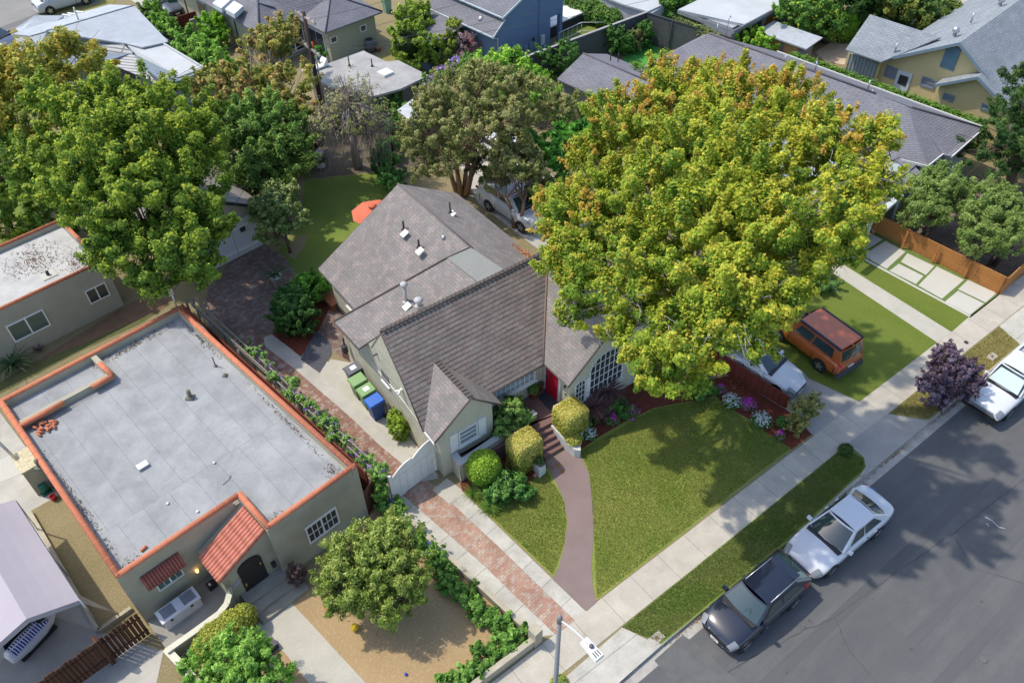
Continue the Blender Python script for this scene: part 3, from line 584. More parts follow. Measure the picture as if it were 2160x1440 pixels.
b = MB(); b.box(15.66, 15.719, 18.32, 19.1, .86, 2.68); T.part('door_leaf', b, plain('red_paint', (.50, .012, .03), (.45, .01, .025), 3, .45, bump=0), parent=dr)
b = MB(); b.box(15.62, 15.66, 19.0, 19.05, 1.75, 1.95); b.box(15.63, 15.66, 18.68, 18.74, 2.1, 2.2); T.part('handle', b, DKMET, parent=dr)
b = MB(); q = [(P(1196, 820, 2.0))]; b.box(15.71, 15.8, 17.85, 17.92, 2.1, 2.2); b.box(15.73, 15.8, 17.8, 17.86, 1.65, 1.7); T.part('porch_light', b, DKMET)
b = MB(); b.box(9.62, 9.70, 21.2, 21.3, 3.0, 3.1); b.tube([(9.6, 21.25, 3.05), (9.45, 21.15, 2.95)], .05, 6); b.tube([(9.6, 21.25, 3.05), (9.45, 21.4, 2.95)], .05, 6); T.part('flood_light', b, WHITE)
b = MB(); b.tube([(9.69, 24.0, 2.35), (9.68, 21.6, 2.35), (9.66, 19.3, 2.0)], .018, 5); T.part('cable', b, WHITE)
b = MB(); b.tube([(9.62, 26.7, 1.8), (9.62, 26.7, 1.1), (9.6, 26.5, .9)], .05, 5); b.box(9.45, 9.69, 26.5, 26.72, 1.0, 1.4); T.part('gas_meter', b, DKMET)
b = MB(); b.beam((9.32, 19.0, 2.86), (9.32, 18.2, 2.8), .07, .08); b.tube([(9.36, 19.1, 2.9), (9.45, 18.75, 2.4), (9.62, 18.6, 1.6)], .035, 6); T.part('gutter', b, WHITE)
# porch, steps, low walls
BR2 = plain('porch_red_concrete', (.20, .115, .105), (.165, .095, .09), 2, .8, bump=.05)
WS = plain('white_stucco', (.60, .60, .57), (.52, .52, .49), 1.5, .9)
cA = P(967, 985, .95); cB = P(1085, 905, .95); cC = P(943, 953, .95)
T = Thing('front_porch', 'raised brown porch with low white walls and a flight of brown steps', 'porch', 12.6, 18.2, 'M')
pf = [(10.2, 18.44), (cC[0]+.2, cC[1]), (cA[0]+.15, cA[1]+.12), (13.55, 17.55), (15.35, 17.45), (15.79, 17.62), (15.79, 19.29), (12.31, 19.29), (12.31, 18.44)]
b = MB(); b.prism(pf, 0, .85); T.part('floor', b, BR2)
b = MB()
b.prism([(cC[0], cC[1]+.1), (cC[0]+.26, cC[1]+.15), (cA[0]+.24, cA[1]+.1), (cA[0], cA[1]-.1)], 0, 1.15)
b.prism([(cA[0], cA[1]-.1), (cA[0]+.24, cA[1]+.1), (cB[0]+1.2, cB[1]+.2), (cB[0]+1.2, cB[1]-.02)], 0, 1.148); lw_ = T.part('low_wall', b, STREAK)
b = MB(); b.beam((cC[0]+.13, cC[1]+.12, 1.20), (cA[0]+.12, cA[1]-.06, 1.20), .30, .05); b.beam((cA[0]+.02, cA[1]+0, 1.202), (cB[0]+1.2, cB[1]+.09, 1.202), .28, .05); T.part('wall_cap', b, TRIM, parent=lw_)
s0 = P(1153, 975, 0); s1 = P(1197, 948, 0); t0 = P(1128, 905, .85); t1 = P(1159, 894, .85)
for i in range(5):
    z1 = .85-.17*i; fb = (i+0)/5; fa = (i+1)/5
    def lerp(p, q, f): return (p[0]+(q[0]-p[0])*f, p[1]+(q[1]-p[1])*f)
    l0 = lerp((t0[0]-.12, t0[1]), s0, i/4.6 if i else 0); l1 = lerp(t1, s1, i/4.6 if i else 0); m0 = lerp((t0[0]-.12, t0[1]), s0, (i-1)/4.6); m1 = lerp(t1, s1, (i-1)/4.6)
    b = MB()
    if i == 0: continue
    b.prism([l0, l1, m1, m0], 0, z1); T.part('step', b, BR2)
b = MB(); l0 = lerp((t0[0]-.12, t0[1]), s0, 1.02); l1 = lerp(t1, s1, 1.02)
b = MB(); e0 = P(1150, 872, 1.5); b.box(15.0, 15.3, 17.45, 17.75, .0, 1.5); T.part('pillar', b, WS)
# planter beside the steps
T = Thing('curved_planter', 'curved white planter wall with brick cap beside the front steps', 'planter', 15.3, 16.9, 'M')
pp = [P(1162, 897, .8), P(1176, 912, .75), P(1196, 935, .55), P(1212, 948, .5), P(1225, 950, .5), P(1224, 932, .5), P(1230, 905, .6), P(1190, 885, .8)]
b = MB(); b.hexa([(p[0], p[1], 0) for p in pp], [p for p in pp]); T.part('planter_wall', b, WS)
b = MB(); b.slab([(p[0], p[1], p[2]+.04) for p in (P(1163, 893, .82), P(1178, 905, .78), P(1196, 925, .6), P(1200, 912, .65), P(1180, 890, .82))], .03); T.part('brick_cap', b, plain('brick_cap_red', (.33, .17, .13), (.27, .13, .10), 6, .9))
T = Thing('brick_planter', 'small brown raised planter against the cottage side wall', 'planter', 9.4, 26.2, 'M')
b = MB(); q = [P(724, 735, .55), P(745, 722, .55), P(752, 745, .55), P(748, 775, .3)]
b.hexa([(p[0], p[1], 0) for p in [P(720, 738, .5), P(728, 706, .5), P(742, 722, .5), P(745, 752, .5)]], [(p[0], p[1], .5) for p in [P(720, 738, .5), P(728, 706, .5), P(742, 722, .5), P(745, 752, .5)]]); T.part('planter_wall', b, BR2)
b = MB(); b.box(9.35, 9.69, 25.3, 26.2, 0, .62); T.part('white_side', b, STUC)

# ---- Spanish flat-roofed bungalow (frame L)
ox, oy = tof((6.19, 18.69, 0), 'L')[:2]
OST = plain('olive_grey_stucco', (.40, .375, .285), (.33, .31, .24), .9, .93, bump=.2)
TERRA = plain('terracotta_tile', (.56, .20, .105), (.44, .15, .085), 2.2, .85, bump=.1)
FELT = grid_mat('silver_roof_felt', (.335, .345, .35), (.315, .323, .33), (.18, .188, .20), 1.0, 11, .37, 0, .008, nz=.7, stain=.30)
OCON = plain('porch_concrete', (.30, .285, .25), (.25, .235, .205), 1.5, .9)
CREAM = plain('cream_cap', (.62, .60, .49), (.55, .53, .43), 3, .8)
T = sp = Thing('spanish_bungalow', 'olive stucco flat-roofed bungalow edged with orange clay tiles, silver felt roof', 'house', ox-4.3, oy+1, 'L')
def O(x, y): return (x+ox, y+oy)
fp = [O(0, 0), O(-3.95, 0), O(-3.95, 1.95), O(-8.66, 1.95), O(-8.55, 13.1), O(-.35, 13.1)]
b = MB(); b.prism(fp, 0, 2.93)
def wseg(b, a, c, z0, z1, t=.24):
    a = np.array(O(*a)); c = np.array(O(*c)); d = (c-a)/np.linalg.norm(c-a); nrm = np.array([-d[1], d[0]])*t; b.prism([tuple(a), tuple(c), tuple(c+nrm), tuple(a+nrm)], z0, z1)
PZ = 3.28
# parapet walls (inner side to the left of a->c); corner pieces butt
wseg(b, (0, 0), (-.35, 13.1), 2.90, PZ); wseg(b, (-.36, 13.096), (-8.3, 13.096), 2.90, PZ); wseg(b, (-8.55, 13.1), (-8.657, 2.2), 2.90, PZ)
wseg(b, (-8.655, 1.953), (-4.2, 1.953), 2.9, PZ); wseg(b, (-3.953, 2.19), (-3.953, .243), 2.9, PZ); wseg(b, (-3.95, .003), (-.25, .003), 2.9, PZ)
wseg(b, (-4.7, 12.86), (-4.62, 11.27), 2.9, PZ-.01); wseg(b, (-4.62, 11.25), (-8.3, 11.25), 2.9, PZ-.02, -.22)
T.part('wall', b, OST)
b = MB(); b.poly([(*O(-.3, .2), 2.945), (*O(-3.8, .2), 2.945), (*O(-3.8, 2.1), 2.945), (*O(-8.45, 2.1), 2.945), (*O(-8.4, 13), 2.945), (*O(-.5, 13), 2.945)]); T.part('flat_roof', b, FELT)
b = MB(); tz = PZ+.0
def cap(b, a, c, z=tz, r=.118):
    a = np.array(O(*a)); c = np.array(O(*c)); L_ = np.linalg.norm(c-a); k = max(1, int(L_/.45)); 
    b.tube([(a[0], a[1], z), (c[0], c[1], z)], r, 12)
    for i in range(1, k):
        p = a+(c-a)*i/k; q = a+(c-a)*(i+.07)/k; b.tube([(p[0], p[1], z), (q[0], q[1], z)], r*1.035, 12, cap=False)
for args in (((-.12, 0), (-.47, 13.0)), ((-.3, 12.98), (-8.5, 12.98)), ((-8.43, 13.0), (-8.54, 2.0)), ((-8.6, 2.07), (-3.9, 2.07)), ((-3.83, 2.1), (-3.83, .05)), ((-3.85, .12), (0, .12)), ((-4.57, 12.2), (-4.5, 11.2), tz-.01), ((-4.5, 11.14), (-5.4, 11.14), tz-.02), ((-6.6, 11.14), (-8.45, 11.14), tz-.02)):
    b = MB(); cap(b, *args); T.part('coping_tiles', b, TERRA)

# loose tiles and debris
b = MB(); rg = np.random.default_rng(2)
for i in range(16):
    c0 = O(-8.2+rg.random()*.9+.05, 10.35+rg.random()*.6); a = rg.random()*3; d = (math.cos(a)*.12, math.sin(a)*.12); b.tube([(c0[0]-d[0], c0[1]-d[1], 2.99+rg.random()*.08), (c0[0]+d[0], c0[1]+d[1], 3.0+rg.random()*.1)], .055, 6)
T.part('broken_tiles', b, TERRA)
lf = leafcloud('roof_debris', [(*O(-.62, 11), 2.97, .2, 2.0, .02), (*O(-.55, 4), 2.96, .12, 3.5, .015), (*O(-8.25, 6), 2.96, .15, 4.0, .015), (*O(-3, 12.6), 2.96, 2.5, .3, .02), (*O(-8, 2.5), 2.96, .5, .3, .02), (*O(-3.4, .5), 2.96, .4, .3, .02), (*O(-.7, .7), 2.96, .4, .5, .02)], 1300, .035, [(.08, .06, .05, 2), (.17, .12, .09, 1), (.35, .14, .08, .5)], sp.e, off=sp.off, shell=(0, 1), seed=9); lf['kind'] = 'stuff'
RS = plain('roof_dirt_stain', (.20, .185, .165), (.30, .30, .30), 5, .95, bump=0)
for q in ([(178, 762), (260, 705), (345, 668), (300, 700), (235, 745), (215, 775)], [(55, 905), (110, 870), (200, 830), (150, 862), (80, 905)], [(400, 665), (430, 690), (470, 735), (455, 732), (415, 695)], [(540, 1095), (566, 1108), (600, 1085), (575, 1092)]):
    b = MB(); b.poly([P(*p, 2.955, 'L') for p in q]); T.part('dirt_stain', b, RS)
for q, h, r in (((402, 838), .42, .09), ((455, 772), .55, .03), ((475, 792), .12, .05), ((85, 985), .45, .08)):
    roofpipe(T, P(*q, 2.95, 'L'), h, r, False, plain('weathered_pipe', (.20, .19, .15), (.14, .13, .10), 8, .8))
b = MB(); p = P(303, 984, 2.95, 'L'); b.box(p[0]-.22, p[0]+.2, p[1]-.13, p[1]+.15, 2.95, 3.08); T.part('roof_vent', b, METAL)
b = MB(); p = P(304, 1158, 2.95, 'L'); b.tube([(p[0]-.12, p[1]-.02, 3.0), (p[0]+.12, p[1]+.03, 3.0)], .06, 7); T.part('loose_tile', b, TERRA)
for q in ((354, 1062), (417, 1079), (452, 976)):
    b = MB(); p = P(*q, 2.96, 'L'); b.lathe(p, [(.05, 0), (.06, .03), (.03, .06)], 8); T.part('roof_cap', b, WHITE)
b = MB(); p = P(470, 1022, 2.96, 'L'); b.tube([p, (p[0]+.3, p[1]+.05, 2.98), (p[0]+.45, p[1]+.16, 2.97)], .012, 4); T.part('fallen_twig', b, BARK)
# front wall windows
window(T, 'y', oy, -2.67+ox, -1.26+ox, .95, 2.0, .06, 6, 2, split=3, mun=.025)
w_y = oy+1.95
wl = PY(332, 1240, w_y, 'L'); wr = PY(388, 1213, w_y, 'L')
window(T, 'y', w_y, wl[0], wr[0]+.04, 1.35, 2.2, .05, 4, 2, split=2, mun=.015, gm=GLASSG, label='white window under the small clay-tile awning')
# tile awning
b = MB(); x0, x1 = PY(300, 1227, w_y, 'L')[0], PY(392, 1190, w_y-.35, 'L')[0]; k = 13
for i in range(k):
    x = x0+(x1-x0)*(i+.5)/k; b.tube([(x, w_y-.02, 2.66), (x, w_y-.25, 2.50), (x, w_y-.48, 2.32)], (x1-x0)/k*.55, 6)
T.part('tile_awning', b, plain('dark_clay', (.33, .10, .07), (.25, .085, .06), 7, .85))
b = MB(); p = PY(410, 1195, w_y, 'L'); b.lathe((p[0], w_y-.12, p[2]-.25), [(.02, 0), (.05, .04), (.065, .16), (.02, .22)], 8); T.part('wall_lamp', b, mat('lit_lamp', (1, .6, .2), .4, emit=(1, .55, .15), es=2.2))
# porch block with tile roof
A_, B_, C_, D_ = P(508, 1071, 3.05, 'L'), P(564, 1131, 2.95, 'L'), P(473, 1228, 1.95, 'L'), P(423, 1158, 2.15, 'L')
pxl, pxr, pyf = ox-6.0, ox-3.65, C_[1]+.12
b = MB(); b.extr([(pxl, 0), (pxl, 1.98), (ox-3.95, 2.95), (ox-3.7, 2.5), (pxr, 1.6), (pxr, 0)], 'y', pyf, oy+1.94); T.part('porch_wall', b, OST)
b = MB(); k = 9; yb = oy+1.2
x_top, x_bot = ox-3.98, ox-6.12; yf = C_[1]+.02; ybk = A_[1]-.05
for i in range(k):
    y = yf+(ybk-yf)*(i+.5)/k; rr = (ybk-yf)/k*.56
    for j in range(6):
        fa, fb = j/6, (j+1)/6; b.tube([(x_top+(x_bot-x_top)*fa, y, 3.12-1.0*fa), (x_top+(x_bot-x_top)*fb, y, 3.12-1.0*fb-.015)], [rr*.9, rr*1.05], 7)
b.slab([(x_top, yf, 3.05), (x_bot, yf, 2.05), (x_bot, ybk, 2.05), (x_top, ybk, 3.05)], .06)
T.part('porch_tile_roof', b, plain('pink_clay', (.56, .215, .15), (.47, .16, .11), 5, .85))
b = MB(); b.beam((ox-3.86, yf-.03, 3.12), (ox-3.86, oy+1.7, 3.12), .16, .14); b.tube([(ox-3.75, pyf-.03, 2.95), (ox-3.62, pyf-.03, 2.2), (ox-3.6, pyf-.03, 1.2), (ox-3.55, pyf-.03, .45)], .05, 6); T.part('porch_trim', b, CREAM)
# arched security door
dm = MB(); dl = PY(512, 1230, pyf, 'L')[0]; dr_ = PY(570, 1225, pyf, 'L')[0]; dr_ = min(max(dr_, dl+.95), dl+1.15); dz0 = .45; dz1 = 2.15; r_ = (dr_-dl)/2
pr = [(dl, dz0)]+[(dl+r_-r_*math.cos(t), dz1-.35+.35*math.sin(t)) for t in [math.pi*i/12 for i in range(13)]]+[(dr_, dz0)]
dm.extr(pr, 'y', pyf-.05, pyf-.004); d_ = T.part('arched_door', dm, mat('black_grille', (.012, .012, .014), .7))
b = MB(); 
for i in range(1, 12): x = dl+(dr_-dl)*i/12; b.box(x-.008, x+.008, pyf-.065, pyf-.052, dz0+.05, dz1-.1)
T.part('door_bar', b, mat('grille_bar', (.03, .03, .033), .5), parent=d_); b = MB(); b.box(dl+.05, dl+.12, pyf-.075, pyf-.066, .8, 1.0); b.box(dr_-.14, dr_-.08, pyf-.075, pyf-.066, 1.45, 1.57); T.part('latch_plate', b, mat('brass', (.6, .42, .1), .4, .5, .6), parent=d_)
b = MB(); p = PY(575, 1187, pyf, 'L'); b.box(p[0]-.08, p[0]+.08, pyf-.14, pyf, p[2]-.15, p[2]+.12); T.part('wall_lamp', b, DKMET)
b = MB(); p = PY(498, 1235, pyf, 'L'); b.beam((p[0]-.3, pyf-.02, p[2]+.0), (p[0]+.25, pyf-.02, p[2]+.3), .03, .14); T.part('number_plaque', b, plain('plaque', (.42, .40, .47), (.34, .30, .45), 14, .6))
for i, (dz, dy) in enumerate(((.45, .55), (.30, .95), (.15, 1.35))):
    b = MB(); b.box(dl-.25+.02*i, dr_+.75+.05*i, pyf-dy, pyf-(0 if i == 0 else (.55, .95, 1.35)[i-1]), 0, dz); T.part('step', b, OCON)
# patio with curved low wall
b = MB(); b.prism([O(-8.62, 1.94), O(-8.62, .35), O(-6.0, .35), O(-5.98, 1.94)], 0, .25); T.part('patio', b, OCON)
cw = [P(350, 1372, .95, 'L'), P(410, 1330, .95, 'L'), P(462, 1292, .95, 'L'), P(478, 1272, .97, 'L'), P(484, 1250, 1.1, 'L'), P(480, 1236, 1.4, 'L'), P(473, 1226, 1.8, 'L')]
b = MB(); 
for i in range(len(cw)-1):
    a, c = cw[i], cw[i+1]; b.hexa([(a[0], a[1]-.1, 0), (c[0], c[1]-.1, 0), (c[0]+.02, c[1]+.1, 0), (a[0]+.02, a[1]+.1, 0)], [(a[0], a[1]-.1, a[2]-.04), (c[0], c[1]-.1, c[2]-.04), (c[0]+.02, c[1]+.1, c[2]-.04), (a[0]+.02, a[1]+.1, a[2]-.04)])
lw_ = T.part('low_wall', b, OST)
b = MB(); 
for i in range(len(cw)-1): b.beam(cw[i], cw[i+1], .22, .05)
T.part('wall_cap', b, CREAM, parent=lw_)
b = MB(); p = P(25, 860, 3.0, 'L')
T2 = Thing('gas_flue_box', 'olive stucco box with peeling cream top and thin black fork beside the bungalow', 'utility box', *P(75, 1010, 0, 'L')[:2], 'L')
q = [P(80, 1046, 0, 'L'), P(105, 1036, 0, 'L')]; xq, yq = P(82, 1045, 0, 'L')[:2]
b = MB(); b.box(xq-.02, xq+.85, yq, yq+1.1, 0, 1.55); T2.part('box_body', b, OST)
b = MB(); b.box(xq-.06, xq+.89, yq-.04, yq+1.2, 1.55, 1.62); T2.part('box_top', b, plain('peeling_cream', (.68, .60, .38), (.35, .32, .25), 9, .8))
b = MB(); b.tube([(xq+.1, yq+.8, 1.6), (xq-.1, yq+1.4, 2.6), (xq-.25, yq+2.2, 3.1)], .06, 6); T2.part('vent_pipe', b, METAL)
# weatherhead mast
b = MB(); p = P(380, 640, 3.2, 'L'); b.tube([(ox-.5, oy+13.0, 3.1), (ox-.5, oy+13.0, 4.3)], .035, 6); b.box(ox-.62, ox-.42, oy+12.9, oy+13.05, 4.2, 4.45); T = sp; T.part('service_mast', b, METAL)

# ---- rear flat-roofed unit, left edge
OST2 = plain('pale_olive_stucco', (.37, .355, .29), (.32, .305, .25), .7, .93, bump=.15)
T = Thing('rear_flat_unit', 'pale olive flat-roofed building with two white sliding windows at left edge', 'house', 4, 37.5, 'L')
x1_, y0_ = 7.35, 36.95
b = MB(); b.box(-8, x1_, y0_, 42.0, 0, 2.62); b.box(-8, x1_, y0_, y0_+.22, 2.62, 2.9); b.box(x1_-.22, x1_, y0_+.22, 41.78, 2.62, 2.9); b.box(-8, x1_, 41.78, 42.0, 2.62, 2.9); T.part('wall', b, OST2)
b = MB(); b.poly([(-7.9, 37.1, 2.64), (7.2, 37.1, 2.64), (7.2, 41.85, 2.64), (-7.9, 41.85, 2.64)]); T.part('flat_roof', b, plain('pale_roof_coat', (.50, .50, .485), (.38, .38, .37), .9, .9, bump=.05))
for yy in (y0_+.1, 41.9):
    b = MB()
    b.tube([(-8, yy, 2.91), (x1_, yy, 2.91)], .105, 10)
    for i in range(38): x = -8+i*.404; b.tube([(x, yy, 2.91), (x+.03, yy, 2.91)], .109, 10, cap=False)
    T.part('coping_tiles', b, TERRA)
b = MB()
b.tube([(x1_-.1, y0_+.1, 2.91), (x1_-.1, 42, 2.91)], .1, 10)
T.part('coping_tiles', b, TERRA)
a = PY(13, 692, y0_, 'L'); c = PY(95, 662, y0_, 'L'); window(T, 'y', y0_, a[0], c[0], .95, 2.0, .06, 2, 1, split=1, gm=GLASSG)
a = PY(177, 613, y0_, 'L'); c = PY(222, 598, y0_, 'L'); window(T, 'y', y0_, a[0], c[0], 1.0, 1.85, .05, 2, 1, split=1)
b = MB(); p = P(102, 580, 2.66, 'L'); b.box(p[0]-.35, p[0]+.35, p[1]-.3, p[1]+.3, 2.64, 2.68); fl = T.part('roof_flashing', b, FLAT); b = MB(); b.tube([(p[0], p[1], 2.6), (p[0], p[1], 2.9)], .08, 8); T.part('vent_pipe', b, DKMET, parent=fl)
lf = leafcloud('roof_debris', [(6.3, 38.2, 2.66, .8, 1.0, .02), (3.5, 37.4, 2.66, 1.5, .2, .02), (5, 40, 2.66, 2, 1.5, .01)], 900, .045, [(.12, .08, .06, 2), (.25, .12, .10, 1)], T.e, off=T.off, shell=(0, 1), seed=19); lf['kind'] = 'stuff'

# ---- garage with white doors behind the court
T = Thing('garage', 'white garage with double barn doors and grey shingle gable behind the brick court', 'garage', 13.2, 36.3, 'L')
b = MB(); b.extr([(10.9, 0), (10.9, 2.4), (13.2, 3.95), (15.35, 2.5), (15.35, 0)], 'y', 36.25, 41.5); T.part('wall', b, plain('beige_stucco', (.42, .385, .30), (.38, .35, .27), 1, .9))
b = MB(); b.slab([(10.5, 36.0, 2.3), (13.2, 36.0, 4.15), (13.2, 41.7, 4.15), (10.5, 41.7, 2.3)], .1); b.slab([(13.2, 36.0, 4.15), (15.85, 36.0, 2.45), (15.85, 41.7, 2.45), (13.2, 41.7, 4.15)], .1); rf = T.part('roof', b, plain('taupe_roll_roof', (.27, .245, .23), (.24, .22, .205), 2, .9))
b = MB(); b.beam((15.87, 35.97, 2.44), (13.2, 35.97, 4.14), .05, .2); T.part('barge_board', b, DKMET, parent=rf)
for x0, x1 in ((13.72, 15.22), (12.2, 13.70)):
    b = MB(); b.box(x0, x1, 36.18, 36.249, .03, 2.25); dd = T.part('barn_door', b, plain('white_boards', (.56, .58, .62), (.53, .55, .59), 2, .6, bump=0))
    b = MB(); b.box(x0+.02, x1-.02, 36.15, 36.18, .35, .5); b.box(x0+.02, x1-.02, 36.15, 36.18, 1.75, 1.87); T.part('rail', b, WHITE, parent=dd)
b = MB(); b.box(14.2, 14.5, 36.14, 36.18, 1.45, 1.75); T.part('door_window', b, DKMET)
# ---- green hip-roofed house, top centre
GST = plain('sage_stucco', (.40, .42, .31), (.36, .38, .28), .8, .9)
T = Thing('green_house', 'sage green house with grey hip roof, skylights and white sliding doors, top centre', 'house', 31, 52, 'L')
b = MB(); b.box(27.45, 36.2, 54.65, 70, 0, 2.58); b.box(30.85, 35.15, 51.45, 54.64, 0, 2.579); T.part('wall', b, GST)
b = MB(); e = 2.7
b.slab([(26.97, 54.3, e), (30.42, 54.25, e), (29.2, 55.6, 3.55), (28.35, 56.2, 4.0)], .1)
b.slab([(26.97, 54.3, e), (28.35, 56.2, 4.0), (31.6, 62, 4.9), (31.6, 72, 4.9), (26.97, 72, e)], .1)
b.slab([(30.46, 51.05, e), (35.6, 50.95, e), (33.0, 53.6, 4.0)], .1); b.slab([(30.46, 51.05, e), (33, 53.6, 4.0), (33, 62, 4.2), (29.6, 56.5, 3.9), (29.25, 55.5, 3.55), (30.44, 54.3, e)], .1)
b.slab([(35.6, 50.95, e), (36.6, 72, e), (33, 72, 4.3), (33, 53.6, 4.0)], .1); b.slab([(28.35, 56.2, 4.0), (29.25, 55.5, 3.56), (33, 62, 4.2), (33, 72, 4.88), (31.6, 72, 4.9), (31.6, 62, 4.9)], .1)
rf = T.part('roof', b, SHG)
b = MB(); b.tube([(26.97, 54.3, e+.03), (28.35, 56.2, 4.03), (31.6, 62, 4.93)], .07, 5); b.tube([(30.46, 51.05, e+.03), (33, 53.6, 4.03), (35.6, 50.95, e+.03)], .06, 5); b.tube([(28.35, 56.2, 4.03), (29.25, 55.5, 3.58)], .05, 5); b.tube([(33, 53.6, 4.03), (33, 62, 4.22)], .05, 5)
T.part('ridge_cap', b, plain('slate_cap', (.10, .095, .11), (.13, .125, .14), 6, .95), parent=rf)
for q in (((470, 12), 0), ((497, 24), 1)):
    p = P(*q[0], 3.35, 'L'); b = MB(); b.hexa([(p[0]-.45, p[1]-.6, 3.1), (p[0]+.4, p[1]-.6, 3.45), (p[0]+.4, p[1]+.7, 3.45), (p[0]-.45, p[1]+.7, 3.1)], [(p[0]-.45, p[1]-.6, 3.45), (p[0]+.4, p[1]-.6, 3.8), (p[0]+.4, p[1]+.7, 3.8), (p[0]-.45, p[1]+.7, 3.45)]); T.part('skylight', b, plain('skylight_white', (.62, .66, .70), (.5, .55, .6), 1, .3, bump=0))
a = PY(592, 63, 54.65, 'L'); c = PY(634, 52, 54.65, 'L'); window(T, 'y', 54.65, a[0], c[0]+.1, .3, 2.25, .09, 2, 1, split=1, label='wide white sliding door')
b = MB(); b.box(30.78, 30.849, 52.0, 53.9, .3, 2.2); f = T.part('sliding_door', b, WHITE); b = MB(); b.box(30.74, 30.78, 52.08, 52.9, .4, 2.12); b.box(30.74, 30.78, 53.0, 53.82, .4, 2.12); T.part('pane', b, GLASS, parent=f)
for q, w_ in (((703, 80), .62), ((765, 56), .58)):
    p = PY(*q, 51.45, 'L'); window(T, 'y', 51.45, p[0]-w_/2, p[0]+w_/2, 1.55, 2.05, .07, 1, 1)
b = MB(); b.box(27.38, 27.449, 63.2, 64.6, .9, 2.2); f = T.part('side_window', b, TRIM); b = MB(); b.box(27.34, 27.38, 63.3, 64.5, 1, 2.1); T.part('pane', b, GLASS, parent=f)
b = MB(); 
for y in (56.5, 58.8, 61): b.tube([(27.4, y, .1), (27.4, y, 2.5)], .04, 5)
T.part('downpipe', b, DKMET)
# ---- flat roofed garage with skylight
T = Thing('flat_roofed_garage', 'low garage with grey felt flat roof and small white skylight', 'garage', 28.8, 44, 'L')
pg = [(26.2, 47.5), (30.95, 47.2), (31.05, 44.75), (31.75, 44.3), (31.8, 41.1), (29.3, 41.0), (27.4, 41.5), (26.2, 44.4)]
b = MB(); b.prism([(26.45, 47.2), (30.7, 46.9), (30.8, 44.6), (31.5, 44.1), (31.5, 41.4), (27.5, 41.8), (26.45, 44.4)], 0, 2.3); T.part('wall', b, plain('grey_block', (.27, .26, .245), (.22, .21, .2), 1, .9))
b = MB(); b.prism(pg, 2.301, 2.45); T.part('flat_roof', b, plain('grey_felt', (.39, .385, .375), (.28, .275, .27), .9, .95, bump=.1))
p = P(813, 155, 2.5, 'L'); b = MB(); b.box(p[0]-.4, p[0]+.4, p[1]-.4, p[1]+.4, 2.45, 2.62); T.part('skylight', b, WHITE)
for q, h in (((737, 138), .9), ((785, 139), .5), ((675, 138), .6)): roofpipe(T, P(*q, 2.5, 'L'), h, .04, False, DKMET)
T = Thing('chaise', 'white plastic sun lounger lying on the felt roof of the flat garage', 'lounger', *P(665, 145, 2.5, 'L')[:2], 'L', 2.5)
p = T.off; b = MB(); b.box(p[0]-.9, p[0]+.9, p[1]-.3, p[1]+.3, 2.52, 2.62); b.hexa([(p[0]+.5, p[1]-.3, 2.62), (p[0]+.9, p[1]-.3, 2.62), (p[0]+.9, p[1]+.3, 2.62), (p[0]+.5, p[1]+.3, 2.62)], [(p[0]+.8, p[1]-.3, 3.0), (p[0]+.86, p[1]-.3, 3.0), (p[0]+.86, p[1]+.3, 3.0), (p[0]+.8, p[1]+.3, 3.0)]); T.part('seat', b, WHITE)
# ---- blue two-storey house
BLUE = grid_mat('blue_siding', (.135, .215, .33), (.13, .205, .315), (.095, .155, .25), 30, .2, 0, 0, .01, nz=.6, stain=.08, bump=.3, rough=.7)
BWT = plain('blue_white_trim', (.52, .58, .64), (.5, .56, .6), 1, .6, bump=0)
T = Thing('blue_house', 'blue clapboard two-storey house with grey shingle roofs and white trim', 'house', 39, 42, 'L')
Y = 41.8
b = MB(); b.extr([(38.75, 0), (38.75, 2.75), (39.6, 3.4), (39.6, 3.85), (41.3, 4.5), (42.6, 5.2), (42.6, 7), (45.7, 7), (45.7, 2.3), (44.35, 2.3), (44.35, 0)], 'y', Y, 49)
b.box(45.4, 45.7, Y, Y+.3, 0, 2.29); T.part('wall', b, BLUE)
b = MB(); b.box(35.2, 38.749, 45.4, 49, 0, 2.1); T.part('wall', b, BLUE)
b = MB(); b.slab([(38.33, Y-.12, 2.8), (39.6, Y-.12, 3.78), (39.6, 49, 3.78), (38.33, 49, 2.8)], .1); b.slab([(36.3, 44.9, 2.15), (38.76, 44.9, 2.8), (38.76, 49, 2.8), (36.3, 49, 2.15)], .08); T.part('roof', b, SHG, 'lower lean-to roof')
b = MB(); b.slab([(39.3, Y-.15, 3.95), (42.65, Y-.15, 5.33), (42.65, 50, 5.33), (39.3, 50, 3.95)], .1); T.part('roof', b, SHG, 'upper roof')
b = MB(); b.beam((38.28, Y-.16, 2.82), (39.5, Y-.16, 3.76), .05, .16); b.beam((39.2, Y-.19, 3.93), (42.7, Y-.19, 5.36), .05, .16); b.beam((38.3, Y-.1, 2.8), (38.3, 49, 2.8), .08, .1); b.beam((39.24, Y-.1, 3.94), (39.24, 49, 3.94), .08, .1)
b.tube([(38.33, Y-.05, 2.7), (38.8, Y-.06, 2.5), (38.8, Y-.06, 0)], .05, 6); b.tube([(39.25, Y-.1, 3.85), (39.45, Y-.06, 3.7)], .05, 6); T.part('gutter', b, BWT)
p = P(1015, 40, 3.3, 'L'); b = MB(); b.lathe((p[0], p[1], 3.2), [(.22, 0), (.2, .15), (.12, .25), (.02, .3)], 12); T.part('roof_vent', b, METAL)
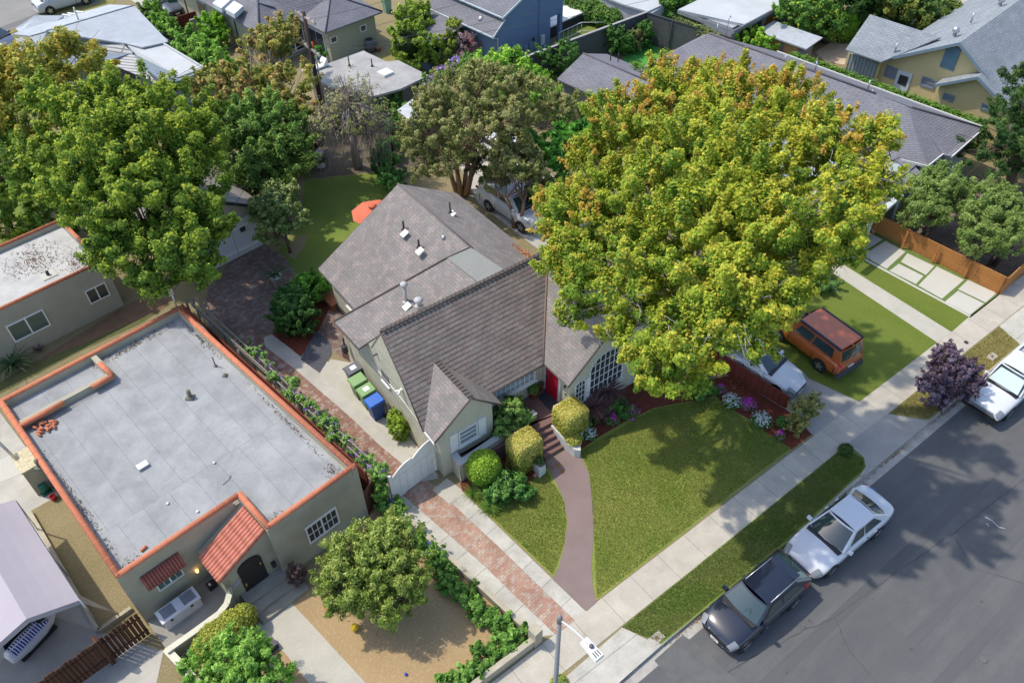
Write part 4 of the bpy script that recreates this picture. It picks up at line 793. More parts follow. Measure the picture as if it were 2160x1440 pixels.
b = MB(); p = PY(1143, 85, Y, 'L'); b.box(p[0]-.18, p[0]+.18, Y-.15, Y-.002, .55, 1.25); T.part('meter_box', b, BWT); b = MB(); b.box(p[0]-1.9, p[0]-1.65, Y-.12, Y-.002, 0.3, 1.0); b.box(p[0]-1.35, p[0]-1.15, Y-.12, Y-.002, .3, 1.1); T.part('meter_box', b, plain('blue_grey_box', (.22, .29, .38), rough=.6))
b = MB(); p = PY(1124, 82, Y, 'L'); b.lathe((p[0], Y-.1, p[2]-.15), [(.03, 0), (.09, .06), (.07, .25)], 8); T.part('wall_lamp', b, DKMET)
b = MB(); b.beam((PY(1137, 50, Y, 'L')[0], Y-.03, 6.9), (PY(1137, 50, Y, 'L')[0], Y-.03, .4), .06, .06); b.box(PY(1137, 50, Y, 'L')[0]-.04, PY(1137, 50, Y, 'L')[0]+.04, Y-.06, Y-.002, .3, 6.9); T.part('corner_board', b, plain('blue_board', (.15, .235, .35), rough=.6))
# ---- neighbour fence in charcoal render
DKF = plain('charcoal_render', (.085, .085, .09), (.075, .075, .08), .6, .9)
DKF2 = grid_mat('charcoal_boards', (.12, .12, .125), (.105, .105, .11), (.04, .04, .042), .14, 9, 0, 0, .02, nz=.8)
fa, fc, fe = P(1080, 131, 2.3, 'L'), P(1363, 27, 2.3, 'L'), P(1475, 60, 2.3, 'L')
T = Thing('charcoal_wall', 'tall charcoal grey wall running beside the blue house', 'wall', fa[0], fa[1], 'L')
b = MB(); b.beam((fa[0]-1, fa[1]+.12, 2.3), (fc[0]+.1, fc[1], 2.3), .14, 2.3); T.part('panel', b, DKF); b = MB(); b.beam((fa[0]-1, fa[1]+.12, 2.35), (fc[0]+.1, fc[1], 2.35), .2, .05); T.part('capping', b, plain('pale_capping', (.36, .35, .35), rough=.8))
T = Thing('board_fence', 'charcoal vertical board fence with creeper along its top', 'fence', fc[0], fc[1], 'L')
b = MB(); b.beam((fc[0], fc[1]-.1, 2.3), (fe[0]+.2, fe[1]-3, 2.3), .12, 2.3); T.part('panel', b, DKF2)
b = MB(); b.beam((fc[0], fc[1]-.1, 2.36), (fe[0]+.2, fe[1]-3, 2.36), .18, .06); p = P(1420, 45, 2.3, 'L'); b.tube([(p[0]-.1, p[1], 0), (p[0]-.1, p[1], 2.3)], .04, 5); T.part('top_rail', b, DKMET)
leafcloud('creeper', [(fe[0]+.05, fe[1]+.2, 2.3, .2, 2.4, .25), (fe[0]-.05, fe[1]-1.2, 1.8, .25, 1.5, .7)], 2600, .09, [(.11, .16, .05, 1), (.2, .22, .08, 1), (.06, .1, .03, 1)], T.e, off=T.off, shell=(.3, 1))
# ---- detached grey garage gable behind the big tree
T = Thing('grey_gable_garage', 'grey shingled gable garage roof beside bright green turf', 'garage', 38.5, 31.5, 'L')
q = [P(1230, 113, 3.4, 'L'), P(1178, 168, 2.5, 'L'), P(1284, 116, 2.6, 'L')]
rx, ey = q[0][0], q[1][0]; yb = q[0][1]; RZ = 3.4
b = MB(); b.extr([(ey+.35, 0), (ey+.35, 2.55), (rx, 3.22), (2*rx-ey-.35, 2.55), (2*rx-ey-.35, 0)], 'y', yb-6, yb-.3); T.part('wall', b, plain('grey_stucco', (.3, .31, .32), rough=.9))
b = MB(); b.slab([(ey, yb, 2.5), (ey, yb-6.5, 2.5), (rx, yb-6.5, RZ), (rx, yb, RZ)], .1); b.slab([(rx, yb, RZ), (rx, yb-6.5, RZ), (2*rx-ey, yb-6.5, 2.5), (2*rx-ey, yb, 2.5)], .1); rf = T.part('roof', b, SHG)
b = MB(); b.tube([(rx, yb, RZ+.02), (rx, yb-6.5, RZ+.02)], .06, 5); T.part('ridge_cap', b, MATS['slate_cap'], parent=rf)
for qq in ((1288, 124), (1304, 127)): roofpipe(T, P(*qq, 3.6, 'L'), .5, .035, False, DKMET, False)
# ---- long grey hip-roofed house on the right
GW = plain('pale_blue_grey_wall', (.36, .41, .44), (.32, .37, .40), .8, .9)
T = Thing('grey_long_house', 'long low grey shingled house behind the large yellow-green tree', 'house', 45, 12.8, 'L')
rX, rZ = 47.25, 4.05
b = MB(); b.box(41.9, 50.2, 13.4, 31, 0, 2.5); b.box(44.8, 46.2, 12.8, 13.39, 0, 2.499); b.box(46.5, 50.2, 12.2, 13.39, 0, 2.498); b.box(36.5, 41.89, 14.0, 24, 0, 2.3); T.part('wall', b, GW)
b = MB(); e = 2.6
b.slab([(50.73, 11.9, e), (50.73, 26.3, e), (49.3, 31.5, e), (rX-.2, 29.5, rZ), (rX, 17.5, rZ), (rX+.3, 15.3, rZ-.15)], .1)
b.slab([(49.3, 31.5, e), (42.5, 31.5, e), (rX-.2, 29.5, rZ)], .1)
b.slab([(42.5, 31.5, e), (41.0, 24, 2.2), (41.0, 15, 2.1), (44.0, 13.9, 2.68), (rX, 17.5, rZ), (rX-.2, 29.5, rZ)], .1); b.slab([(43.4, 12.9, 2.52), (46.5, 12.9, 2.6), (rX+.2, 15.5, 3.7), (rX, 17.8, rZ-.06), (44.5, 16, 2.8)], .1)
b.slab([(46.2, 12.35, e), (rX+.1, 15.5, rZ-.1), (rX, 17.5, rZ), (44.0, 13.9, e+.1), (44.45, 12.4, e)], .1)
b.slab([(46.35, 11.85, e), (50.73, 11.9, e), (rX+.3, 15.3, rZ-.15), (rX+.1, 15.5, rZ-.12), (46.2, 12.3, e+.01)], .1)
rf = T.part('roof', b, SHG)
b = MB(); b.slab([(41.3, 12.3, 2.38), (43.9, 12.3, 2.38), (45.0, 15.0, 2.75), (44.0, 17.0, 2.9), (41.3, 16, 2.4)], .1)
b.slab([(41.32, 12.35, 2.37), (41.32, 24, 2.3), (37.0, 24, 2.0), (37.0, 12.35, 2.05)], .1); T.part('roof', b, SHG, 'lower front roof slope')
b = MB(); b.tube([(50.73, 11.85, e+.02), (rX+.3, 15.3, rZ-.1)], .04, 5); b.tube([(rX-.2, 29.5, rZ+.03), (rX, 17.5, rZ+.03)], .08, 5); T.part('ridge_cap', b, MATS['slate_cap'], parent=rf)
b = MB(); b.beam((46.35, 11.82, 2.66), (50.8, 11.86, 2.66), .05, .14); b.beam((44.42, 12.33, 2.66), (46.25, 12.3, 2.66), .05, .14); b.beam((44.4, 12.33, 2.66), (43.9, 13.7, 2.72), .05, .14); b.beam((41.3, 12.26, 2.44), (43.4, 12.26, 2.44), .05, .14); b.beam((50.78, 11.9, 2.66), (50.78, 26.3, 2.66), .05, .12); T.part('fascia', b, WHITE)
b = MB(); b.beam((41.25, 12.2, 2.35), (36, 12.3, 2.2), .3, .18); b.tube([(41.4, 12.25, 2.2), (41.35, 12.2, 0)], .12, 4); b.tube([(38.4, 12.3, 2.1), (38.4, 12.3, 0)], .1, 4); T.part('porch_post', b, TRIM)
for qq, h in (((1838, 200), .3), ((1720, 145), .5), ((1832, 183), .4), ((1655, 130), .4), ((1512, 66), .5)): roofpipe(T, P(*qq, 3.8, 'L'), h, .05, False, METAL, False)
p = P(1533, 68, 3.7, 'L'); b = MB(); b.tube([(p[0], p[1], 3.4), (p[0], p[1], 4.6), (p[0]+.12, p[1], 4.8), (p[0]+.2, p[1], 4.65)], .03, 6); T.part('service_mast', b, METAL)
# ---- flat-roofed modern studio, top right
T = Thing('studio_building', 'modern pale grey studio with oversailing white flat roof', 'building', 55, 31, 'L')
e0, e1, e2 = P(1430, 22, 3.0, 'L'), P(1570, 53, 3.0, 'L'), P(1667, 0, 3.0, 'L')
b = MB(); b.box(e0[0]+.6, e2[0]+2, e1[1]+.5, e0[1]-.4, 0, 2.85); T.part('wall', b, plain('lilac_grey_render', (.36, .37, .40), (.33, .34, .37), .8, .85))
b = MB(); b.prism([(e0[0], e0[1]), (e1[0], e1[1]), (e2[0]+3, e1[1]), (e2[0]+3, e0[1])], 2.86, 3.05); rf = T.part('flat_roof', b, grid_mat('white_membrane', (.45, .47, .485), (.43, .45, .465), (.46, .48, .49), 1.0, 30, 0, 0, .015, nz=.5, stain=.08))
b = MB(); b.prism([(e0[0]-.05, e0[1]), (e0[0]-.05, e1[1]-.06), (e2[0]+3, e1[1]-.06), (e2[0]+3, e1[1]-.002), (e0[0]-.002, e1[1]-.002), (e0[0]-.002, e0[1])], 2.78, 3.03); T.part('fascia', b, plain('grey_fascia', (.25, .26, .29), rough=.7), parent=rf)
yw = e1[1]+.5; xw = e0[0]+.6
window(T, 'x', xw, 33.0, 34.5, 1.7, 2.4, .06, 3, 1, fm=DKMET)
for qa, qb, z0, z1 in (((1588, 50), (1607, 40), .2, 2.2), ((1572, 60), (1577, 58), 1.2, 2.0)):
    a = PY(*qa, yw, 'L'); c = PY(*qb, yw, 'L'); b = MB(); b.box(a[0], c[0], yw-.04, yw-.002, z0, z1); T.part('door', b, DKMET)
a = PY(1617, 38, yw, 'L'); b = MB(); b.box(a[0], a[0]+1.0, yw-.05, yw-.002, 0, 2.1); T.part('door', b, plain('orange_timber', (.42, .17, .05), (.35, .13, .04), 3, .7), 'orange timber door')
# ---- orange-doored shed
T = Thing('garden_shed', 'low shed with two ochre doors and white flat roof', 'shed', 54.2, 27.8, 'L')
b = MB(); b.box(54.0, 55.3, 25.95, 29.3, 0, 1.95); T.part('wall', b, plain('shed_grey', (.24, .26, .29), rough=.8))
b = MB(); b.slab([(53.65, 25.6, 2.05), (55.75, 25.6, 2.2), (55.75, 29.7, 2.2), (53.65, 29.7, 2.05)], .1); T.part('flat_roof', b, plain('pale_shed_roof', (.42, .45, .49), rough=.7))
for y in (26.35, 27.75):
    b = MB(); b.box(53.94, 53.999, y, y+1.15, .1, 1.85); T.part('shed_door', b, plain('ochre_board', (.46, .29, .12), (.40, .25, .10), 2, .8))
# ---- yellow house
YST = plain('yellow_clapboard', (.56, .47, .25), (.52, .44, .23), .6, .8, bump=.05); BGT = plain('blue_grey_trim', (.17, .235, .29), (.15, .21, .26), 1, .7, bump=0)
T = Thing('yellow_house', 'pale yellow gabled house with blue-grey trim and grey shingle roof, top right', 'house', 55, 16, 'L')
XR = 54.5; ap = PX(2025, 90, XR, 'L'); lf_ = PX(1849, 128, XR, 'L'); rt_ = PX(2072, 150, XR, 'L')
s_l = (ap[2]-lf_[2])/(lf_[1]-ap[1]); s_r = (ap[2]-rt_[2])/(ap[1]-rt_[1])
yr = ap[1]-(ap[2]-2.3)/s_r; yl = lf_[1]
b = MB(); b.extr([(yr+.3, 0), (yr+.3, 2.3), (ap[1], ap[2]-.14), (yl-.3, lf_[2]), (yl-.3, 0)], 'x', 55.0, 72); T.part('wall', b, YST)
b = MB(); b.box(54.65, 60, yl-.3, 23.0, 0, 2.6); T.part('wall', b, YST)
b = MB(); b.slab([(XR, yr, 2.3), (75, yr, 2.3), (75, ap[1], ap[2]), (XR, ap[1], ap[2])], .1); b.slab([(XR, ap[1], ap[2]), (75, ap[1], ap[2]), (75, yl, lf_[2]), (XR, yl, lf_[2])], .1); rf = T.part('roof', b, SHB)
b = MB(); b.beam((XR-.03, yl+.05, lf_[2]+.03), (XR-.03, ap[1], ap[2]+.03), .07, .22); b.beam((XR-.03, yr-.05, 2.33), (XR-.03, ap[1], ap[2]+.03), .07, .22); T.part('barge_board', b, BGT, parent=rf)
we0, we1 = P(1786, 103, 2.8, 'L'), P(1849, 128, 2.8, 'L')
b = MB(); b.slab([(54.0, 20.3, 2.78), (56.3, 17.9, 4.5), (56.3, 22.95, 4.5), (54.0, 22.95, 2.78)], .1); b.slab([(56.3, 17.9, 4.5), (59, 20.3, 2.7), (59, 22.95, 2.7), (56.3, 22.95, 4.5)], .1); T.part('roof', b, SHB)
XL = 53.8; la = PX(2063, 162, XL, 'L'); ll = PX(1971, 179, XL, 'L'); lr = PX(2107, 208, XL, 'L')
b = MB(); b.extr([(lr[1]-.8, 0), (lr[1]-.8, 2.1), (la[1], la[2]-.15), (ll[1]-.2, ll[2]+.02), (ll[1]-.2, 0)], 'x', 54.25, 55.0); T.part('wall', b, YST)
sr = (la[2]-lr[2])/(la[1]-lr[1])
b = MB(); b.slab([(XL, la[1], la[2]), (56, la[1]+.02, la[2]), (56, ll[1], ll[2]), (XL, ll[1], ll[2])], .08); b.slab([(XL, la[1]-2.4, la[2]-2.4*sr), (75, la[1]-2.4, la[2]-2.4*sr-.02), (75, la[1]-.02, la[2]-.02), (XL, la[1], la[2])], .08); rf = T.part('roof', b, SHB)
b = MB(); b.beam((XL-.03, ll[1], ll[2]+.03), (XL-.03, la[1], la[2]+.03), .07, .2); b.beam((XL-.03, la[1]-2.4, la[2]-2.4*sr+.03), (XL-.03, la[1], la[2]+.03), .07, .2); T.part('barge_board', b, BGT, parent=rf)
def ywin(qa, qb, x, cols=1, rows=1, name='window', gm=None):
    a = PX(*qa, x, 'L'); c = PX(*qb, x, 'L'); y0, y1 = min(a[1], c[1]), max(a[1], c[1]); z0, z1 = min(a[2], c[2]), max(a[2], c[2])
    return window(T, 'x', x, y0, y1, z0, z1, .1, cols, rows, fm=BGT, gm=gm or mat('curtained_glass', (.22, .22, .26), .2), mun=.05)
ywin((1871, 137), (1886, 168), 55.0); ywin((1947, 160), (1970, 190), 55.0, 1, 2); ywin((1992, 195), (2009, 216), 54.25, 1, 3); ywin((2072, 217), (2098, 240), 54.25)
ywin((2012, 100), (2012, 136), 55.0, name='gable_vent') if False else None
vy = PX(2006, 120, 55.0, 'L'); b = MB(); b.box(54.93, 54.999, vy[1]-.45, vy[1]+.45, vy[2]-.8, vy[2]+.7); T.part('gable_vent', b, plain('teal_vent', (.115, .21, .27), rough=.7))
a = PX(1897, 146, 55.0, 'L'); b = MB(); b.box(54.93, 54.999, a[1]-1.0, a[1], .1, 2.2); dr = T.part('door', b, BWT); b = MB(); b.box(54.9, 54.93, a[1]-.8, a[1]-.2, 1.3, 1.95); T.part('door_window', b, DKMET, parent=dr)
b = MB(); b.box(54.56, 54.649, 20.75, 22.8, .95, 2.35); g_ = T.part('screened_window', b, plain('sage_screen', (.30, .34, .32), rough=.8)); b = MB()
for i in range(9): b.box(54.53, 54.56, 20.75+i*.25, 20.79+i*.25, .95, 2.35)
T.part('batten', b, BGT, parent=g_); b = MB(); b.box(54.45, 54.649, 20.65, 22.9, .85, .94); T.part('sill', b, BGT, parent=g_)
for q, z in (((2014, 72), 4.9), ((2050, 42), 4.9), ((2110, 8), 5.0), ((1889, 105), 3.5)):
    p = P(*q, z, 'L'); b = MB(); (b.lathe((p[0], p[1], z-.1), [(.12, 0), (.12, .2), (.24, .3), (.22, .5), (.1, .58)], 10) if q[0] > 2000 and q[0] != 2050 else b.tube([(p[0], p[1], z-.2), (p[0], p[1], z+.45)], .06, 6)); T.part('roof_vent', b, METAL)
T.fr = 'L'
# ---- white-roofed house, top left
T = Thing('pale_roofed_house', 'house with pale blue-white shingled gable roof at top left', 'house', 18.5, 61, 'L')
b = MB(); b.box(14.9, 22.0, 58.5, 65.8, 0, 2.55); b.box(18.8, 21.0, 52.6, 58.49, 0, 2.4); T.part('wall', b, plain('slate_blue_wall', (.21, .25, .30), rough=.9))
hq = lambda q, z: P(*q, z, 'L')
rA, rB = hq((97, 66), 3.7), hq((283, 12), 3.7)
b = MB(); b.slab([rA, hq((265, 92), 2.9), hq((300, 100), 2.85), hq((355, 88), 2.7), rB], .1); b.slab([hq((27, 72), 2.8), hq((62, 76), 2.9), rA, rB, hq((230, 10), 2.75), hq((130, 38), 2.75)], .1)
b.slab([hq((62, 76), 2.9), hq((80, 96), 2.6), hq((130, 105), 2.4), rA], .1); b.slab([hq((33, 60), 2.55), hq((73, 33), 3.1), hq((135, 33), 3.0), hq((120, 44), 2.8), hq((40, 68), 2.6)], .1); rf = T.part('roof', b, SHL)
b = MB(); b.tube([(rA[0], rA[1], rA[2]+.02), (rB[0], rB[1], rB[2]+.02)], .05, 5); T.part('ridge_cap', b, plain('pale_cap', (.34, .38, .41), rough=.9), parent=rf)
PT_ = grid_mat('patio_metal', (.42, .43, .43), (.42, .43, .43), (.17, .15, .14), 40, .32, 0, R_(0), .06, nz=.5, stain=.1)
b = MB(); b.slab([hq((85, 64), 3.0), hq((192, 118), 2.4), hq((330, 175), 2.2), hq((282, 116), 2.5), hq((262, 94), 2.85)], .06); T.part('patio_roof', b, PT_)
b = MB(); b.slab([hq((265, 93), 2.8), hq((340, 88), 2.6), hq((428, 140), 2.4), hq((376, 160), 2.4), hq((290, 118), 2.45)], .1); b.beam(hq((340, 88), 2.72), hq((430, 142), 2.52), .12, .2); b.beam(hq((430, 142), 2.5), hq((372, 163), 2.5), .1, .5); T.part('patio_roof', b, plain('white_patio', (.50, .52, .53), (.44, .46, .47), .8, .8))
for q, in (((132, 33),), ((143, 29),), ((154, 26),), ((168, 22),)):
    p = hq(q, 2.9); b = MB(); b.beam((p[0]-.35, p[1]+.2, 2.9), (p[0]+.05, p[1]-.5, 2.9), .16, .16); T.part('pergola_beam', b, WHITE)
b = MB(); p = hq((163, 36), 3.4); b.tube([(p[0], p[1], 3.2), (p[0], p[1], 4.1)], .06, 6); T.part('vent_pipe', b, plain('cream_pipe', (.55, .55, .4), rough=.7))
p = hq((220, 46), 3.4); b = MB(); b.lathe((p[0], p[1], 3.2), [(.1, 0), (.08, .25)], 8); T.part('vent_pipe', b, WHITE)
T = Thing('carport_canopy', 'white ribbed metal lean-to roof beside pale-roofed house, far left', 'canopy', 14, 62.5, 'L')
b = MB(); b.slab([hq((27, 88), 2.2), hq((45, 78), 2.2), hq((80, 100), 2.2), hq((45, 108), 2.2)], .06); b.slab([hq((-40, 140), 2.0), hq((-30, 118), 2.0), hq((42, 104), 2.0), hq((30, 118), 2.0)], .06); T.part('roof', b, PT_)
# ---- white flat roofs top centre-right
T = Thing('white_flat_building', 'low white flat-roofed outbuilding behind the long clipped hedge', 'building', 51, 38.5, 'L')
p0 = P(1305, 10, 2.3, 'L'); b = MB(); b.prism([P(1268, -6, 2.2, 'L')[:2], P(1322, 14, 2.2, 'L')[:2], P(1372, 30, 2.2, 'L')[:2], P(1440, -10, 2.2, 'L')[:2], P(1440, -60, 2.2, 'L')[:2]], 0, 2.2); T.part('wall', b, plain('white_wall_grey', (.5, .52, .56), rough=.9))
b = MB(); b.prism([P(1262, -10, 2.3, 'L')[:2], P(1318, 12, 2.3, 'L')[:2], P(1366, 26, 2.3, 'L')[:2], P(1450, -12, 2.3, 'L')[:2], P(1450, -70, 2.3, 'L')[:2]], 2.21, 2.35); T.part('flat_roof', b, plain('white_roofing', (.45, .47, .49), (.4, .42, .44), .8, .8))
# ---- lavender fabric carport, lower left
FAB = plain('lavender_fabric', (.40, .365, .40), (.37, .335, .37), .5, .85, bump=.05)
T = Thing('fabric_carport', 'lavender fabric carport tent with peaked roof at the lower left', 'carport tent', -1.5, 21, 'L')
yF = 20.66; b = MB()
for (xa, za), (xb, zb) in (((-1.3, 2.2), (-2.82, 2.95)), ((-2.82, 2.95), (-5.6, 2.2))):
    for i in range(5):
        y0 = yF+i*1.17; y1 = y0+1.17
        for j in range(4):
            f0, f1 = j/4, (j+1)/4; sg = lambda f, y: -.05*math.sin(math.pi*f)-.015*math.sin(y*5)
            b.add([(xa+(xb-xa)*f0, y0, za+(zb-za)*f0+sg(f0, y0)), (xa+(xb-xa)*f1, y0, za+(zb-za)*f1+sg(f1, y0)), (xa+(xb-xa)*f1, y1, za+(zb-za)*f1+sg(f1, y1)), (xa+(xb-xa)*f0, y1, za+(zb-za)*f0+sg(f0, y1))], [[0, 1, 2, 3] if xa < xb else [3, 2, 1, 0]], 0, True)
b.add([(-1.3, yF, 2.2), (-2.82, yF, 2.95), (-2.82, yF-.02, 2.72), (-1.32, yF-.02, 1.98)], [[0, 1, 2, 3]]); b.add([(-2.82, yF, 2.95), (-5.6, yF, 2.2), (-5.6, yF-.02, 1.98), (-2.82, yF-.02, 2.72)], [[0, 1, 2, 3]])
b.add([(-1.3, yF, 2.2), (-1.3, yF+5.85, 2.2), (-1.28, yF+5.85, 2.0), (-1.28, yF, 2.0)], [[0, 1, 2, 3]]); T.part('canopy', b, FAB)
for x, y in ((-1.3, yF), (-1.3, yF+2.9), (-1.3, yF+5.8), (-5.5, yF)):
    b = MB(); b.tube([(x, y, 0), (x, y, 2.2)], .03, 6); T.part('pole', b, METAL)
b = MB(); b.slab([(-1.32, yF, 2.1), (-1.32, yF+.5, 2.1), (-.55, yF+.02, .1), (-.6, yF-.02, .1)], .02); T.part('side_flap', b, plain('tan_flap', (.40, .34, .29), rough=.8))
# ---- fences and garden walls (lot frame)
WOOD = grid_mat('dark_brown_boards', (.125, .055, .032), (.10, .045, .027), (.03, .015, .01), .14, 9, 0, 0, .02, nz=1, stain=.3)
RWOOD = grid_mat('red_stained_boards', (.20, .045, .03), (.17, .04, .027), (.06, .015, .01), .3, 9, 0, 0, .015, nz=.8, stain=.3)
GWOOD = plain('weathered_grey_wood', (.27, .24, .21), (.19, .165, .15), 4, .9)
T = Thing('red_side_fence', 'dark red stained board fence between the flat-roofed bungalow and the brick driveway', 'fence', 9.1, 26, 'L')
b = MB(); b.beam((8.95, 32.8, 1.75), (9.25, 18.3, 1.75), .06, 1.75); T.part('panel', b, RWOOD)
for i in range(7):
    b = MB(); y = 18.4+i*2.38; b.tube([(9.27-.02*i, y, 0), (9.27-.02*i, y, 1.85)], .06, 4); T.part('post', b, GWOOD)
T = Thing('trellis', 'weathered grey timber trellis rails carrying the flowering vine over the brick driveway', 'trellis', 9.6, 25, 'L')
b = MB(); 
for z, x in ((1.8, 9.52), (1.5, 9.56), (1.8, 9.76)): b = MB(); b.beam((x-.2, 32.7, z), (x, 18.3, z), .07, .05); T.part('rail', b, GWOOD)
for i in range(12):
    b = MB(); y = 18.4+i*1.29; b.tube([(9.62-.014*i, y, 0), (9.62-.014*i, y, 1.8)], .035, 4); T.part('post', b, GWOOD)
T = Thing('brown_gate_panel', 'dark brown board panel closing the gap beside bungalow corner', 'gate', 9.2, 17.9, 'L')
b = MB(); b.beam((8.66, 17.72, 1.5), (9.5, 18.15, 1.5), .05, 1.5); T.part('panel', b, plain('chocolate_board', (.13, .05, .035), rough=.7))
T = Thing('retaining_wall', 'low cream retaining wall with end pillar along the brick-strip driveway', 'wall', 9.7, 14, 'L')
RW = plain('cream_block', (.46, .41, .31), (.34, .31, .24), 1.3, .95)
b = MB(); b.prism([(9.42, 18.2), (9.58, 9.4), (9.78, 9.4), (9.62, 18.2)], 0, .42); b.prism([(9.5, 9.08), (9.55, 9.28), (4.5, 9.88), (4.45, 9.68)], 0, .45); T.part('wall', b, RW)
b = MB(); b.box(9.5, 9.86, 9.02, 9.39, 0, .95); T.part('pillar', b, RW)
T = Thing('slatted_fence', 'dark brown slatted timber fence and gate at the lower left', 'fence', -2, 19.3, 'L')
b = MB(); k = 0
for i in range(56):
    x = -.12-i*.155; gap = .03 if i < 9 else .008; hh = 1.62+(.04*math.sin(i*1.7)); b.box(x-.155+gap, x, 19.24, 19.27, .05, hh-.05); 
T.part('slat', b, WOOD); b = MB()
for z in (.35, 1.25): b = MB(); b.box(-8.8, -.1, 19.2, 19.239, z, z+.09); T.part('rail', b, WOOD)
b = MB(); b.box(-1.65, -1.5, 19.1, 19.35, 0, 1.75); T.part('post', b, WOOD)
T = Thing('patio_end_wall', 'low olive wall with cap at the end of the bungalow driveway', 'wall', .1, 18.9, 'L')
q0 = P(345, 1372, .8, 'L'); q1 = P(395, 1425, .8, 'L'); b = MB(); b.beam((q0[0]+.1, q0[1], .8), (q1[0]+.15, q1[1]-.6, .8), .22, .8); T.part('wall', b, OST); b = MB(); b.beam((q0[0]+.1, q0[1], .85), (q1[0]+.15, q1[1]-.6, .85), .26, .05); T.part('cap', b, CREAM)
T = Thing('side_kerb_wall', 'low cream kerb wall along side dirt yard beside the fabric carport', 'wall', 0, 22, 'L')
a0, a1, a2 = P(62, 1078, .2, 'L'), P(206, 1328, .2, 'L'), P(275, 1280, .2, 'L'); b = MB(); b.beam(a0, a1, .14, .2); b.beam(a1, a2, .14, .199); T.part('wall', b, RW)
# orange slat fence of the right neighbour
OW = grid_mat('orange_cedar', (.52, .24, .075), (.47, .21, .065), (.26, .10, .03), 3.0, .12, .3, 0, .02, nz=1, stain=.2)
T = Thing('orange_cedar_fence', 'low orange cedar slat fence beside the white concrete pavers', 'fence', 40.2, 9, 'L')
b = MB(); b.beam((40.5, 12.9, 1.12), (40.1, 5.45, 1.12), .06, 1.1); b.beam((40.1, 5.4, 1.12), (46.5, 5.05, 1.12), .06, 1.1); T.part('slat_panel', b, OW)
for i in range(5):
    b = MB(); b.box(40.03+.02*i, 40.09+.02*i, 5.5+1.75*i, 5.62+1.75*i, 0, 1.15); T.part('post', b, OW)
T = Thing('dark_board_fence', 'reddish dark board fence between the flower bed and neighbour driveway', 'fence', 25.5, 10, 'L')
b = MB(); b.beam((25.4, 14.5, 1.15), (25.6, 8.9, .75), .06, 1.15); T.part('panel', b, RWOOD)
T = Thing('orange_garden_fence', 'short orange timber fence behind the sandy yard and hedge', 'fence', 54.7, 24, 'L'); b = MB(); b.beam((54.2, 25.9, 1.3), (53.9, 22.9, 1.3), .06, 1.3); T.part('panel', b, plain('orange_board', (.36, .10, .03), (.28, .08, .025), 3, .7))
T = Thing('red_yard_gate', 'tall dark red board gate between hedge and green house', 'gate', 25.5, 60, 'L'); g0, g1 = P(340, 45, 2.0, 'L'), P(412, 24, 2.0, 'L'); b = MB(); b.beam(g0, g1, .08, 2.0); T.part('panel', b, plain('oxblood_board', (.14, .025, .02), rough=.7))
b = MB(); b.tube([(g1[0]-.6, g1[1], 0), (g1[0]-.6, g1[1], 3.3)], .06, 5); T.part('post', b, RWOOD)
T = Thing('beige_gate_wall', 'beige rendered wall stub beside dark red gate', 'wall', 26.8, 57.5, 'L'); g0, g1 = P(400, 45, 1.6, 'L'), P(418, 40, 1.6, 'L'); b = MB(); b.beam((g0[0], g0[1], 1.7), (g1[0]+.1, g1[1], 1.7), .15, 1.7); T.part('wall', b, plain('beige_render', (.42, .38, .31), rough=.9))
# white arched driveway gate
T = Thing('driveway_gate', 'white twin-arched timber driveway gate', 'gate', *tof((8.5, 18.8, 0), 'L')[:2], 'L')
gl = tof((7.37, 18.62, 0), 'L'); gr = tof((9.66, 19.02, 0), 'L'); gy = (gl[1]+gr[1])/2; gw = gr[0]-gl[0]
def gtop(u):
    v_ = (u*2) % 1 if u < 1 else 1.0
    base = 1.55+(.28 if u > .5 else .0)*1.0; return base+.42*math.sqrt(max(0, math.sin(math.pi*min(max(v_, .0), 1)*.62+.0)))
for s_ in (0, 1):
    m = MB(); pr = []; ks = 16
    for i in range(ks+1):
        f = i/ks; u = gl[0]+.08+(gw-.16)*(s_*.5+f*.5); z = (1.45 if s_ == 0 else 1.72)+.40*math.sin(min(f*1.25, 1)*math.pi*.5+(max(f-.8, 0)*1.2)); pr.append((u, z))
    pr2 = [(pr[0][0], .06)]+pr+[(pr[-1][0]-.006, .06)]; m.extr(pr2, 'y', gy-.03, gy+.03); lf_ = T.part('gate_leaf', m, WHITE)
    m = MB(); m.tube([(p[0], gy, p[1]) for p in pr], .04, 5); T.part('top_rail', m, WHITE, parent=lf_)
    m = MB(); 
    for f in (.33, .66): x = pr[0][0]+(pr[-1][0]-pr[0][0])*f; m.box(x-.006, x+.006, gy-.034, gy-.0305, .1, 1.35)
    m.box(pr[0][0]+.05, pr[-1][0]-.05, gy-.036, gy-.031, 1.38, 1.395); T.part('board_groove', m, plain('groove_grey', (.42, .43, .45), rough=.8), parent=lf_)
for x in (gl[0], gr[0]):
    m = MB(); m.box(x-.06, x+.06, gy-.06, gy+.06, 0, 1.75 if x < gr[0] else 2.05); T.part('post', m, WHITE)
